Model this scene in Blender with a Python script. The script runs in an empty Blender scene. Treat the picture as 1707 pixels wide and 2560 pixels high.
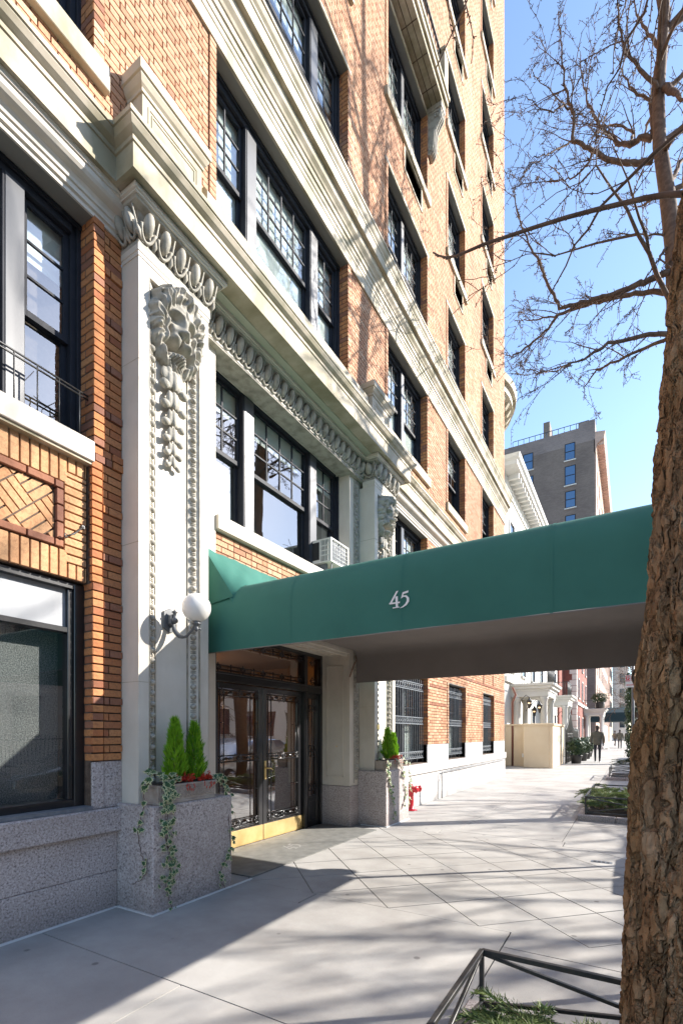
import bpy, bmesh, math, random
from mathutils import Vector, Matrix, noise
R = random.Random(11)
rad = math.radians
sc = bpy.context.scene
COL = sc.collection

# ---------------------------------------------------------------- camera
CX, CZ, FPX, THETA = 3.84, 1.5, 1226.0, rad(30.5)
cam_data = bpy.data.cameras.new('camera')
cam_data.sensor_fit = 'HORIZONTAL'
cam_data.sensor_width = 36.0
cam_data.lens = 36.0 * FPX / 1707.0
cam_data.shift_y = (1836.0 - 1280.0) / 1707.0
cam_data.clip_start, cam_data.clip_end = 0.05, 2000.0
cam = bpy.data.objects.new('camera', cam_data)
COL.objects.link(cam)
cam.location = (CX, 0, CZ)
cam.rotation_euler = (rad(90), 0, THETA)
sc.camera = cam

# ---------------------------------------------------------------- light
SUN_AZ, SUN_EL = rad(39.5), rad(30.0)          # azimuth measured from +X towards +Y
wd = bpy.data.worlds.new('World')
sc.world = wd
wd.use_nodes = True
wn = wd.node_tree
for n in list(wn.nodes):
    wn.nodes.remove(n)
sky = wn.nodes.new('ShaderNodeTexSky')
sky.sky_type = 'NISHITA'
sky.sun_disc = False
sky.sun_elevation = SUN_EL
sky.sun_rotation = rad(90) - SUN_AZ
sky.altitude = 100.0
sky.air_density = 1.0
sky.dust_density = 0.4
sky.ozone_density = 2.0
bg = wn.nodes.new('ShaderNodeBackground')
bg.inputs['Strength'].default_value = 0.14
wo = wn.nodes.new('ShaderNodeOutputWorld')
wn.links.new(sky.outputs[0], bg.inputs['Color'])
wn.links.new(bg.outputs[0], wo.inputs['Surface'])
sd = bpy.data.lights.new('sun', 'SUN')
sd.energy = 4.6
sd.angle = rad(0.53)
sd.color = (1.0, 0.94, 0.86)
sun = bpy.data.objects.new('sun', sd)
COL.objects.link(sun)
sdir = Vector((math.cos(SUN_EL) * math.cos(SUN_AZ), math.cos(SUN_EL) * math.sin(SUN_AZ), math.sin(SUN_EL)))
sun.rotation_euler = sdir.to_track_quat('Z', 'Y').to_euler()
sun.location = (30, 25, 25)
sc.view_settings.view_transform = 'Standard'
sc.view_settings.look = 'None'
sc.view_settings.gamma = 1.0
sc.view_settings.use_curve_mapping = False
sc.view_settings.exposure = 1.42
sc.render.engine = 'CYCLES'
sc.cycles.max_bounces = 8
sc.cycles.diffuse_bounces = 4
sc.cycles.transparent_max_bounces = 16

# ---------------------------------------------------------------- pixel helpers (full photo pixels -> points)
_s, _c = math.sin(THETA), math.cos(THETA)
def _ray(u, v):
    r = (u - 853.5) / FPX
    return (r * _c - _s, r * _s + _c, (1836.0 - v) / FPX)
def at_x(u, v, x):
    d = _ray(u, v); t = (x - CX) / d[0]
    return Vector((x, d[1] * t, CZ + d[2] * t))
def at_y(u, v, y):
    d = _ray(u, v); t = y / d[1]
    return Vector((CX + d[0] * t, y, CZ + d[2] * t))
def at_z(u, v, z=0.0):
    d = _ray(u, v); t = (z - CZ) / d[2]
    return Vector((CX + d[0] * t, d[1] * t, z))

# ---------------------------------------------------------------- materials
def _nt(name):
    m = bpy.data.materials.new(name)
    m.use_nodes = True
    nt = m.node_tree
    b = nt.nodes['Principled BSDF']
    return m, nt, b
def _noise(nt, scale, detail=5.0, rough=0.55, stretch=None, space='Object', dist=0.0):
    tc = nt.nodes.new('ShaderNodeTexCoord')
    n = nt.nodes.new('ShaderNodeTexNoise')
    n.inputs['Scale'].default_value = scale
    n.inputs['Detail'].default_value = detail
    n.inputs['Roughness'].default_value = rough
    n.inputs['Distortion'].default_value = dist
    if stretch:
        mp = nt.nodes.new('ShaderNodeMapping')
        mp.inputs['Scale'].default_value = stretch
        nt.links.new(tc.outputs[space], mp.inputs['Vector'])
        nt.links.new(mp.outputs[0], n.inputs['Vector'])
    else:
        nt.links.new(tc.outputs[space], n.inputs['Vector'])
    return n
def _ramp(nt, src, stops):
    r = nt.nodes.new('ShaderNodeValToRGB')
    e = r.color_ramp.elements
    while len(e) < len(stops):
        e.new(0.5)
    for el, (p, c) in zip(e, stops):
        el.position = p
        el.color = (c[0], c[1], c[2], 1.0) if len(c) == 3 else c
    nt.links.new(src, r.inputs[0])
    return r
def _mix(nt, fac, a, b, mode='MIX'):
    m = nt.nodes.new('ShaderNodeMix')
    m.data_type = 'RGBA'
    m.blend_type = mode
    for sock, val in ((m.inputs[0], fac), (m.inputs[6], a), (m.inputs[7], b)):
        if hasattr(val, 'links'):
            nt.links.new(val, sock)
        elif isinstance(val, (int, float)):
            sock.default_value = val
        else:
            sock.default_value = (val[0], val[1], val[2], 1.0)
    return m.outputs[2]
def _bump(nt, b, src, strength, dist=0.01, chain=None):
    bp = nt.nodes.new('ShaderNodeBump')
    bp.inputs['Strength'].default_value = strength
    bp.inputs['Distance'].default_value = dist
    nt.links.new(src, bp.inputs['Height'])
    if chain:
        nt.links.new(chain.outputs[0], bp.inputs['Normal'])
    nt.links.new(bp.outputs[0], b.inputs['Normal'])
    return bp
def mat(name, c, rough=0.6, metal=0.0, c2=None, vs=6.0, lo=0.35, hi=0.7, bump=0.0, bs=60.0, bd=0.005,
        spec=0.5, stretch=None, c3=None, v3=2.0, lo3=0.5, hi3=0.75, coat=0.0, st3=None, amount3=1.0):
    m, nt, b = _nt(name)
    b.inputs['Roughness'].default_value = rough
    b.inputs['Metallic'].default_value = metal
    b.inputs['Specular IOR Level'].default_value = spec
    if coat:
        b.inputs['Coat Weight'].default_value = coat
        b.inputs['Coat Roughness'].default_value = 0.08
    b.inputs['Base Color'].default_value = (c[0], c[1], c[2], 1)
    if c2:
        n = _noise(nt, vs, stretch=stretch)
        col = _ramp(nt, n.outputs[0], [(lo, c), (hi, c2)]).outputs[0]
        if c3:
            n3 = _noise(nt, v3, stretch=st3, detail=8)
            f = _ramp(nt, n3.outputs[0], [(lo3, (0, 0, 0)), (hi3, (amount3,) * 3)]).outputs[0]
            col = _mix(nt, f, col, c3)
        nt.links.new(col, b.inputs['Base Color'])
    if bump:
        nb = _noise(nt, bs, detail=6, stretch=stretch)
        _bump(nt, b, nb.outputs[0], bump, bd)
    return m

def granite(name, base, dark, light):
    m, nt, b = _nt(name)
    n1 = _noise(nt, 62, detail=5, rough=0.8)
    col = _ramp(nt, n1.outputs[0], [(0.40, dark), (0.46, base), (0.53, base), (0.61, light)]).outputs[0]
    n2 = _noise(nt, 1.6, detail=8)
    f = _ramp(nt, n2.outputs[0], [(0.4, (0, 0, 0)), (0.75, (0.55, 0.55, 0.55))]).outputs[0]
    col = _mix(nt, f, col, (base[0] * 0.55, base[1] * 0.52, base[2] * 0.5))
    # grime rising from the pavement
    tc = nt.nodes.new('ShaderNodeTexCoord'); sp = nt.nodes.new('ShaderNodeSeparateXYZ')
    nt.links.new(tc.outputs['Object'], sp.inputs[0])
    ad = nt.nodes.new('ShaderNodeMath'); ad.operation = 'MULTIPLY_ADD'
    nt.links.new(n2.outputs[0], ad.inputs[0]); ad.inputs[1].default_value = 0.6
    nt.links.new(sp.outputs[2], ad.inputs[2])
    f2 = _ramp(nt, ad.outputs[0], [(0.28, (0.45,) * 3), (0.55, (0, 0, 0))]).outputs[0]
    col = _mix(nt, f2, col, (0.09, 0.08, 0.075))
    nt.links.new(col, b.inputs['Base Color'])
    b.inputs['Roughness'].default_value = 0.62
    _bump(nt, b, n1.outputs[0], 0.25, 0.003)
    return m

def brick_mat(name, stops):
    m, nt, b = _nt(name)
    at = nt.nodes.new('ShaderNodeAttribute'); at.attribute_name = 'rnd'
    oi = nt.nodes.new('ShaderNodeObjectInfo')
    ad = nt.nodes.new('ShaderNodeMath'); ad.operation = 'ADD'
    nt.links.new(at.outputs['Fac'], ad.inputs[0]); nt.links.new(oi.outputs['Random'], ad.inputs[1])
    fr = nt.nodes.new('ShaderNodeMath'); fr.operation = 'FRACT'
    nt.links.new(ad.outputs[0], fr.inputs[0])
    col = _ramp(nt, fr.outputs[0], stops).outputs[0]
    n = _noise(nt, 45, detail=7)
    f = _ramp(nt, n.outputs[0], [(0.45, (0, 0, 0)), (0.75, (0.6, 0.6, 0.6))]).outputs[0]
    col = _mix(nt, f, col, (0.2, 0.085, 0.045))
    n2 = _noise(nt, 260, detail=2)
    f2 = _ramp(nt, n2.outputs[0], [(0.62, (0, 0, 0)), (0.7, (0.55, 0.55, 0.55))]).outputs[0]
    col = _mix(nt, f2, col, (0.1, 0.05, 0.03))
    n4 = _noise(nt, 0.55, detail=7, stretch=(1, 1, 0.6))
    f4 = _ramp(nt, n4.outputs[0], [(0.42, (0, 0, 0)), (0.72, (0.42,) * 3)]).outputs[0]
    col = _mix(nt, f4, col, (0.23, 0.115, 0.07))
    f5 = _ramp(nt, n4.outputs[0], [(0.28, (0.35,) * 3), (0.42, (0, 0, 0))]).outputs[0]
    col = _mix(nt, f5, col, (0.62, 0.43, 0.31))
    nt.links.new(col, b.inputs['Base Color'])
    b.inputs['Roughness'].default_value = 0.85
    b.inputs['Specular IOR Level'].default_value = 0.25
    _bump(nt, b, n.outputs[0], 0.5, 0.006)
    return m

def glass_mat(name, tint=(0.82, 0.88, 0.86), refl=0.26):
    m, nt, b = _nt(name)
    nt.nodes.remove(b)
    out = nt.nodes['Material Output']
    tr = nt.nodes.new('ShaderNodeBsdfTransparent'); tr.inputs[0].default_value = (*tint, 1)
    gl = nt.nodes.new('ShaderNodeBsdfGlossy'); gl.inputs['Roughness'].default_value = 0.012
    gl.inputs[0].default_value = (0.95, 0.97, 1.0, 1)
    nz = _noise(nt, 1.3, detail=1)
    bp = nt.nodes.new('ShaderNodeBump'); bp.inputs['Strength'].default_value = 0.05; bp.inputs['Distance'].default_value = 0.05
    nt.links.new(nz.outputs[0], bp.inputs['Height'])
    nt.links.new(bp.outputs[0], gl.inputs['Normal'])
    lw = nt.nodes.new('ShaderNodeLayerWeight'); lw.inputs['Blend'].default_value = 0.5
    fr = nt.nodes.new('ShaderNodeMath'); fr.operation = 'POWER'; fr.inputs[1].default_value = 4.0
    nt.links.new(lw.outputs['Facing'], fr.inputs[0])
    mp = nt.nodes.new('ShaderNodeMapRange')
    mp.inputs['To Min'].default_value = refl; mp.inputs['To Max'].default_value = 1.0
    nt.links.new(fr.outputs[0], mp.inputs[0])
    mx = nt.nodes.new('ShaderNodeMixShader')
    nt.links.new(mp.outputs[0], mx.inputs[0]); nt.links.new(tr.outputs[0], mx.inputs[1]); nt.links.new(gl.outputs[0], mx.inputs[2])
    nt.links.new(mx.outputs[0], out.inputs['Surface'])
    return m

def leaf_mat(name, c, c2, rough=0.5, edge=None, sheen=0.25):
    m, nt, b = _nt(name)
    at = nt.nodes.new('ShaderNodeAttribute'); at.attribute_name = 'rnd'
    oi = nt.nodes.new('ShaderNodeObjectInfo')
    ad = nt.nodes.new('ShaderNodeMath'); ad.operation = 'ADD'
    nt.links.new(at.outputs['Fac'], ad.inputs[0]); nt.links.new(oi.outputs['Random'], ad.inputs[1])
    fr = nt.nodes.new('ShaderNodeMath'); fr.operation = 'FRACT'
    nt.links.new(ad.outputs[0], fr.inputs[0])
    col = _ramp(nt, fr.outputs[0], [(0.0, c), (1.0, c2)]).outputs[0]
    if edge:
        ae = nt.nodes.new('ShaderNodeAttribute'); ae.attribute_name = 'edge'
        nz = _noise(nt, 60, detail=3)
        a2 = nt.nodes.new('ShaderNodeMath'); a2.operation = 'MULTIPLY_ADD'
        nt.links.new(nz.outputs[0], a2.inputs[0]); a2.inputs[1].default_value = 0.5
        nt.links.new(ae.outputs['Fac'], a2.inputs[2])
        f = _ramp(nt, a2.outputs[0], [(0.86, (0, 0, 0)), (1.02, (1, 1, 1))]).outputs[0]
        col = _mix(nt, f, col, edge)
    nt.links.new(col, b.inputs['Base Color'])
    b.inputs['Roughness'].default_value = rough
    b.inputs['Specular IOR Level'].default_value = 0.4
    tl = nt.nodes.new('ShaderNodeBsdfTranslucent')
    nt.links.new(col, tl.inputs[0])
    mx = nt.nodes.new('ShaderNodeMixShader'); mx.inputs[0].default_value = sheen
    out = nt.nodes['Material Output']
    nt.links.new(b.outputs[0], mx.inputs[1]); nt.links.new(tl.outputs[0], mx.inputs[2])
    nt.links.new(mx.outputs[0], out.inputs['Surface'])
    return m

MT = {}
MT['brick'] = brick_mat('orange_brick', [(0.0, (0.50, 0.19, 0.068)), (0.3, (0.57, 0.25, 0.095)), (0.55, (0.46, 0.165, 0.062)), (0.8, (0.60, 0.285, 0.12)), (0.93, (0.38, 0.13, 0.055)), (1.0, (0.28, 0.11, 0.06))])
MT['brick_dark'] = brick_mat('brown_brick', [(0.0, (0.26, 0.11, 0.065)), (0.5, (0.33, 0.15, 0.09)), (1.0, (0.22, 0.10, 0.07))])
MT['brick_yellow'] = brick_mat('yellow_brick', [(0.0, (0.55, 0.30, 0.145)), (0.5, (0.60, 0.35, 0.18)), (1.0, (0.50, 0.255, 0.12))])
MT['brick_sunlit'] = brick_mat('sunlit_brick', [(0.0, (0.53, 0.285, 0.165)), (0.25, (0.60, 0.355, 0.22)), (0.5, (0.47, 0.235, 0.13)), (0.75, (0.65, 0.42, 0.275)), (0.92, (0.50, 0.27, 0.155)), (1.0, (0.36, 0.18, 0.11))])  # same brick with strong sun put into its colour, paled as if overexposed
MT['mortar'] = mat('mortar', (0.075, 0.048, 0.034), 0.9, c2=(0.15, 0.105, 0.075), vs=20)
MT['soffit'] = mat('green_bounce_soffit', (0.40, 0.41, 0.31), 0.75, c2=(0.45, 0.455, 0.36), vs=2)  # green light reflected off the canopy is put into this colour
MT['stone'] = mat('limestone', (0.45, 0.385, 0.285), 0.75, c2=(0.55, 0.48, 0.375), vs=3.0, bump=0.25, bs=120, bd=0.003,
                  c3=(0.20, 0.18, 0.095), v3=1.5, lo3=0.42, hi3=0.64, st3=(1, 1.6, 0.9), amount3=0.72)
MT['stone_clean'] = mat('painted_stone', (0.575, 0.525, 0.445), 0.7, c2=(0.635, 0.585, 0.505), vs=4.0, bump=0.15, bs=150, bd=0.002,
                        c3=(0.40, 0.36, 0.30), v3=2.6, lo3=0.54, hi3=0.8, st3=(1, 1.4, 0.35), amount3=0.6)
MT['carved'] = mat('carved_stone', (0.40, 0.37, 0.31), 0.75, c2=(0.20, 0.185, 0.15), vs=9, lo=0.42, hi=0.72, bump=0.3, bs=180, bd=0.003)
MT['granite'] = granite('pink_granite', (0.45, 0.39, 0.37), (0.09, 0.08, 0.085), (0.66, 0.63, 0.62))
MT['granite_pale'] = granite('pale_granite', (0.55, 0.53, 0.51), (0.25, 0.24, 0.24), (0.68, 0.66, 0.64))
MT['concrete'] = mat('concrete', (0.325, 0.31, 0.29), 0.85, c2=(0.40, 0.385, 0.362), vs=2.2, bump=0.3, bs=220, bd=0.002,
                     c3=(0.22, 0.20, 0.185), v3=0.9, lo3=0.5, hi3=0.85, amount3=0.55)
def concrete_mat():
    m, nt, b = _nt('pavement_concrete')
    n1 = _noise(nt, 2.0, detail=8)
    col = _ramp(nt, n1.outputs[0], [(0.3, (0.315, 0.30, 0.28)), (0.7, (0.415, 0.40, 0.375))]).outputs[0]
    oi = nt.nodes.new('ShaderNodeAttribute'); oi.attribute_name = 'rnd'
    n2 = _noise(nt, 0.8, detail=9, rough=0.65)
    f = _ramp(nt, n2.outputs[0], [(0.45, (0, 0, 0)), (0.72, (0.62,) * 3)]).outputs[0]
    col = _mix(nt, f, col, (0.20, 0.18, 0.16))
    vo = nt.nodes.new('ShaderNodeTexVoronoi'); vo.inputs['Scale'].default_value = 3.2; vo.inputs['Randomness'].default_value = 1.0
    tc = nt.nodes.new('ShaderNodeTexCoord'); nt.links.new(tc.outputs['Object'], vo.inputs['Vector'])
    f = _ramp(nt, vo.outputs['Distance'], [(0.05, (0.75,) * 3), (0.085, (0, 0, 0))]).outputs[0]
    col = _mix(nt, f, col, (0.13, 0.12, 0.115))
    n3 = _noise(nt, 160, detail=3, rough=0.7)
    f = _ramp(nt, n3.outputs[0], [(0.56, (0, 0, 0)), (0.68, (0.4,) * 3)]).outputs[0]
    col = _mix(nt, f, col, (0.17, 0.16, 0.15))
    nt.links.new(col, b.inputs['Base Color'])
    b.inputs['Roughness'].default_value = 0.88
    _bump(nt, b, n3.outputs[0], 0.35, 0.002)
    return m
MT['concrete'] = concrete_mat()
MT['joint'] = mat('joint', (0.10, 0.095, 0.09), 0.95)
MT['caulk'] = mat('caulk', (0.6, 0.6, 0.6), 0.7)
MT['asphalt'] = mat('asphalt', (0.045, 0.045, 0.048), 0.9, c2=(0.07, 0.07, 0.07), vs=30, bump=0.5, bs=200)
MT['black'] = mat('black_paint', (0.012, 0.012, 0.014), 0.28, coat=0.6, bump=0.08, bs=40)
MT['frame'] = mat('dark_window_frame', (0.018, 0.020, 0.026), 0.6, c2=(0.026, 0.028, 0.036), vs=9, spec=0.2)
MT['mullion'] = mat('dark_glossy_panning', (0.045, 0.048, 0.056), 0.34, c2=(0.06, 0.064, 0.072), vs=5)
MT['iron'] = mat('dark_iron', (0.02, 0.021, 0.023), 0.45, c2=(0.045, 0.04, 0.035), vs=30)
MT['grille'] = mat('grey_painted_iron', (0.11, 0.125, 0.145), 0.5, c2=(0.17, 0.185, 0.2), vs=20)
MT['glass'] = glass_mat('window_glass')
MT['glass_dark'] = glass_mat('dark_glass', (0.6, 0.58, 0.54), 0.36)
MT['room'] = mat('room_wall', (0.2, 0.19, 0.17), 0.9)
MT['blind'] = mat('white_blind', (0.68, 0.69, 0.68), 0.8, c2=(0.74, 0.75, 0.74), vs=3)
MT['film'] = mat('window_screen', (0.05, 0.055, 0.053), 0.8, c2=(0.21, 0.22, 0.212), vs=110, lo=0.40, hi=0.66)
MT['shop_glass'] = glass_mat('shop_window_glass', (0.8, 0.82, 0.82), 0.12)
MT['panel_white'] = mat('white_panel', (0.25, 0.26, 0.275), 0.55, c2=(0.30, 0.31, 0.325), vs=3)
MT['brass'] = mat('polished_brass', (0.88, 0.70, 0.36), 0.44, metal=1.0, c2=(0.78, 0.56, 0.24), vs=5, bump=0.08, bs=25)
MT['canvas'] = mat('green_canvas', (0.032, 0.135, 0.104), 0.75, c2=(0.042, 0.165, 0.13), vs=1.4, bump=0.25, bs=420, bd=0.002, spec=0.3)
MT['canvas_in'] = mat('brown_grey_canvas', (0.215, 0.19, 0.175), 0.85, c2=(0.245, 0.218, 0.2), vs=2.0, bump=0.2, bs=300, bd=0.002)
MT['white_paint'] = mat('white_paint', (0.78, 0.77, 0.75), 0.6)
MT['lamp_iron'] = mat('grey_lamp_iron', (0.085, 0.09, 0.095), 0.42, c2=(0.14, 0.145, 0.15), vs=25)
MT['opal'] = mat('opal_glass', (0.82, 0.79, 0.73), 0.22, spec=0.5)
MT['mat'] = mat('rubber_mat', (0.13, 0.13, 0.12), 0.8, c2=(0.19, 0.188, 0.175), vs=8, bump=0.4, bs=300, bd=0.003)
MT['mat_text'] = mat('mat_lettering', (0.27, 0.265, 0.25), 0.8)
MT['terracotta'] = mat('weathered_stone_box', (0.30, 0.25, 0.21), 0.85, c2=(0.42, 0.37, 0.32), vs=14, bump=0.5, bs=70)
MT['soil'] = mat('soil', (0.035, 0.025, 0.018), 0.95, c2=(0.07, 0.05, 0.035), vs=40, bump=0.8, bs=60, bd=0.02)
MT['ivy'] = leaf_mat('variegated_ivy', (0.03, 0.085, 0.03), (0.055, 0.12, 0.045), 0.4, edge=(0.62, 0.62, 0.36), sheen=0.12)
MT['vine'] = mat('ivy_stem', (0.09, 0.05, 0.035), 0.8)
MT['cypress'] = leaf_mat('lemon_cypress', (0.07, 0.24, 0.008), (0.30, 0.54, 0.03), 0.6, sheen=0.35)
MT['pine'] = leaf_mat('evergreen_needles', (0.035, 0.09, 0.02), (0.22, 0.27, 0.085), 0.55, sheen=0.25)
MT['dark_leaf'] = leaf_mat('dark_evergreen', (0.015, 0.035, 0.014), (0.045, 0.075, 0.028), 0.5, sheen=0.15)
MT['dry'] = leaf_mat('dry_twigs', (0.25, 0.17, 0.08), (0.38, 0.28, 0.14), 0.8, sheen=0.1)
MT['berry'] = leaf_mat('red_berries', (0.42, 0.008, 0.006), (0.62, 0.05, 0.012), 0.35, sheen=0.1)
MT['red'] = mat('red_enamel', (0.62, 0.02, 0.03), 0.3, coat=0.4, c2=(0.5, 0.015, 0.025), vs=12)
MT['twig'] = mat('ginkgo_bark', (0.085, 0.05, 0.034), 0.85, c2=(0.17, 0.11, 0.075), vs=14, bump=0.6, bs=50)
MT['ac_white'] = mat('cream_plastic', (0.68, 0.66, 0.6), 0.5)
MT['dark'] = mat('dark_opening', (0.02, 0.02, 0.02), 0.8)
MT['aluminium'] = mat('aluminium_fins', (0.45, 0.46, 0.47), 0.35, metal=0.8)

# ---------------------------------------------------------------- mesh builder
def wloc(o):
    v = Vector((0, 0, 0))
    while o is not None:
        v += o.location
        o = o.parent
    return v
class MB:
    def __init__(s):
        s.v = []; s.f = []; s.r = []; s.sm = []
    def add(s, vs, fs, rnd=None, smooth=False):
        k = len(s.v)
        s.v.extend(vs)
        for f in fs:
            s.f.append(tuple(i + k for i in f))
            s.r.append(0.0 if rnd is None else rnd)
            s.sm.append(smooth)
    def box(s, x0, x1, y0, y1, z0, z1, rnd=None, open_back=False):
        vs = [(x0, y0, z0), (x1, y0, z0), (x1, y1, z0), (x0, y1, z0), (x0, y0, z1), (x1, y0, z1), (x1, y1, z1), (x0, y1, z1)]
        fs = [(0, 3, 2, 1), (4, 5, 6, 7), (0, 1, 5, 4), (1, 2, 6, 5), (2, 3, 7, 6)]
        if not open_back:
            fs.append((3, 0, 4, 7))
        s.add(vs, fs, rnd)
    def hexa(s, p, rnd=None):       # 8 corners, bottom ring then top ring
        s.add([tuple(q) for q in p], [(0, 3, 2, 1), (4, 5, 6, 7), (0, 1, 5, 4), (1, 2, 6, 5), (2, 3, 7, 6), (3, 0, 4, 7)], rnd)
    def prism(s, poly, fn, lo, hi, rnd=None):   # poly in 2D; fn(a,b,t) -> xyz
        n = len(poly)
        vs = [fn(a, b, lo) for a, b in poly] + [fn(a, b, hi) for a, b in poly]
        fs = [tuple(range(n - 1, -1, -1)), tuple(range(n, 2 * n))]
        fs += [(i, (i + 1) % n, n + (i + 1) % n, n + i) for i in range(n)]
        s.add(vs, fs, rnd)
    def tube(s, pts, rads, n=8, cap=True, rnd=None):
        pts = [Vector(p) for p in pts]
        if isinstance(rads, (int, float)):
            rads = [rads] * len(pts)
        vs = []; fs = []
        up = Vector((0, 0, 1))
        prev = None
        for i, p in enumerate(pts):
            a = pts[max(i - 1, 0)]; b = pts[min(i + 1, len(pts) - 1)]
            t = (b - a)
            if t.length < 1e-9:
                t = Vector((0, 0, 1))
            t.normalize()
            if prev is None:
                ref = up if abs(t.z) < 0.9 else Vector((1, 0, 0))
                e1 = t.cross(ref).normalized()
            else:
                e1 = (prev - t * prev.dot(t))
                if e1.length < 1e-6:
                    e1 = t.cross(up if abs(t.z) < 0.9 else Vector((1, 0, 0)))
                e1.normalize()
            prev = e1
            e2 = t.cross(e1)
            for k in range(n):
                a_ = 2 * math.pi * k / n
                vs.append(tuple(p + (e1 * math.cos(a_) + e2 * math.sin(a_)) * rads[i]))
        for i in range(len(pts) - 1):
            for k in range(n):
                fs.append((i * n + k, i * n + (k + 1) % n, (i + 1) * n + (k + 1) % n, (i + 1) * n + k))
        if cap:
            fs.append(tuple(range(n - 1, -1, -1)))
            m = (len(pts) - 1) * n
            fs.append(tuple(range(m, m + n)))
        s.add(vs, fs, rnd, True)
    def ell(s, c, r, n=12, m=8, mx=None, rnd=None):
        vs = []; fs = []
        mx = mx or Matrix.Identity(3)
        c = Vector(c)
        for j in range(m + 1):
            ph = math.pi * j / m
            for i in range(n):
                a = 2 * math.pi * i / n
                q = Vector((r[0] * math.sin(ph) * math.cos(a), r[1] * math.sin(ph) * math.sin(a), r[2] * math.cos(ph)))
                vs.append(tuple(c + mx @ q))
        for j in range(m):
            for i in range(n):
                fs.append((j * n + i, (j + 1) * n + i, (j + 1) * n + (i + 1) % n, j * n + (i + 1) % n))
        s.add(vs, fs, rnd, True)
    def lathe(s, c, prof, n=20, axis=(0, 0, 1), rnd=None):
        c = Vector(c); ax = Vector(axis).normalized()
        e1 = ax.orthogonal().normalized(); e2 = ax.cross(e1)
        vs = []; fs = []
        for (r, h) in prof:
            for i in range(n):
                a = 2 * math.pi * i / n
                vs.append(tuple(c + ax * h + (e1 * math.cos(a) + e2 * math.sin(a)) * r))
        for j in range(len(prof) - 1):
            for i in range(n):
                fs.append((j * n + i, j * n + (i + 1) % n, (j + 1) * n + (i + 1) % n, (j + 1) * n + i))
        fs.append(tuple(range(n - 1, -1, -1)))
        m = (len(prof) - 1) * n
        fs.append(tuple(range(m, m + n)))
        s.add(vs, fs, rnd, True)
    def ring(s, c, r, t, axis=(1, 0, 0), n=16, k=6):
        c = Vector(c); ax = Vector(axis).normalized(); e1 = ax.orthogonal().normalized(); e2 = ax.cross(e1)
        vs = []; fs = []
        for i in range(n):
            a = 2 * math.pi * i / n
            d = e1 * math.cos(a) + e2 * math.sin(a)
            for j in range(k):
                b = 2 * math.pi * j / k
                vs.append(tuple(c + d * (r + t * math.cos(b)) + ax * t * math.sin(b)))
        for i in range(n):
            for j in range(k):
                fs.append((i * k + j, ((i + 1) % n) * k + j, ((i + 1) % n) * k + (j + 1) % k, i * k + (j + 1) % k))
        s.add(vs, fs, None, True)
    def sweep(s, path, prof, caps=True):
        # path: plan polyline (x, y); prof: (offset outward = right of travel, z)
        n = len(path)
        dirs = []
        for i in range(n - 1):
            d = Vector((path[i + 1][0] - path[i][0], path[i + 1][1] - path[i][1])).normalized()
            dirs.append(d)
        vs = []; fs = []
        for i, p in enumerate(path):
            if i == 0:
                nv = Vector((dirs[0].y, -dirs[0].x)); sc_ = 1.0
            elif i == n - 1:
                nv = Vector((dirs[-1].y, -dirs[-1].x)); sc_ = 1.0
            else:
                n1 = Vector((dirs[i - 1].y, -dirs[i - 1].x)); n2 = Vector((dirs[i].y, -dirs[i].x))
                nv = (n1 + n2).normalized(); sc_ = 1.0 / max(0.2, nv.dot(n1))
            for (d, z) in prof:
                vs.append((p[0] + nv.x * d * sc_, p[1] + nv.y * d * sc_, z))
        m = len(prof)
        for i in range(n - 1):
            for j in range(m - 1):
                fs.append((i * m + j, (i + 1) * m + j, (i + 1) * m + j + 1, i * m + j + 1))
        if caps:
            fs.append(tuple(range(m)))
            fs.append(tuple(range((n - 1) * m + m - 1, (n - 1) * m - 1, -1)))
        s.add(vs, fs)
    def build(s, name, m, parent=None, smooth=False, bevel=0.0, auto=None):
        me = bpy.data.meshes.new(name)
        L = wloc(parent) if parent is not None else Vector((0, 0, 0))
        vs = s.v if L.length < 1e-9 else [(a - L.x, b - L.y, c - L.z) for a, b, c in s.v]
        me.from_pydata(vs, [], s.f)
        if any(s.r):
            at = me.attributes.new('rnd', 'FLOAT', 'FACE')
            at.data.foreach_set('value', s.r)
        sm = [smooth or q for q in s.sm]
        if any(sm):
            me.polygons.foreach_set('use_smooth', sm)
        me.materials.append(MT[m] if isinstance(m, str) else m)
        me.update()
        o = bpy.data.objects.new(name, me)
        COL.objects.link(o)
        if parent is not None:
            o.parent = parent
        if bevel:
            b = o.modifiers.new('bevel', 'BEVEL')
            b.width = bevel; b.segments = 1; b.limit_method = 'ANGLE'; b.angle_limit = rad(40)
        return o
def thing(name, label, cat, loc=(0, 0, 0), group=None):
    o = bpy.data.objects.new(name, None)
    COL.objects.link(o)
    o.location = loc
    o.empty_display_size = 0.2
    o['label'] = label; o['category'] = cat
    if group:
        o['group'] = group
    bpy.context.view_layer.update()
    return o
def tag(o, label, cat, group=None):
    o['label'] = label; o['category'] = cat
    if group:
        o['group'] = group
    return o
def struct(o):
    o['kind'] = 'structure'
    return o
def stuff(o):
    o['kind'] = 'stuff'
    return o
def obj_of(mesh, name, parent, loc=(0, 0, 0), mx=None):
    o = bpy.data.objects.new(name, mesh)
    COL.objects.link(o)
    if parent is not None:
        o.parent = parent
        loc = Vector(loc) - wloc(parent)
    if mx is not None:
        o.matrix_local = Matrix.Translation(loc) @ mx.to_4x4()
    else:
        o.location = loc
    return o
def copy_tree(o, parent=None):
    c = o.copy()
    COL.objects.link(c)
    c.parent = parent
    for ch in list(o.children):
        copy_tree(ch, c)
    return c
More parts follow.
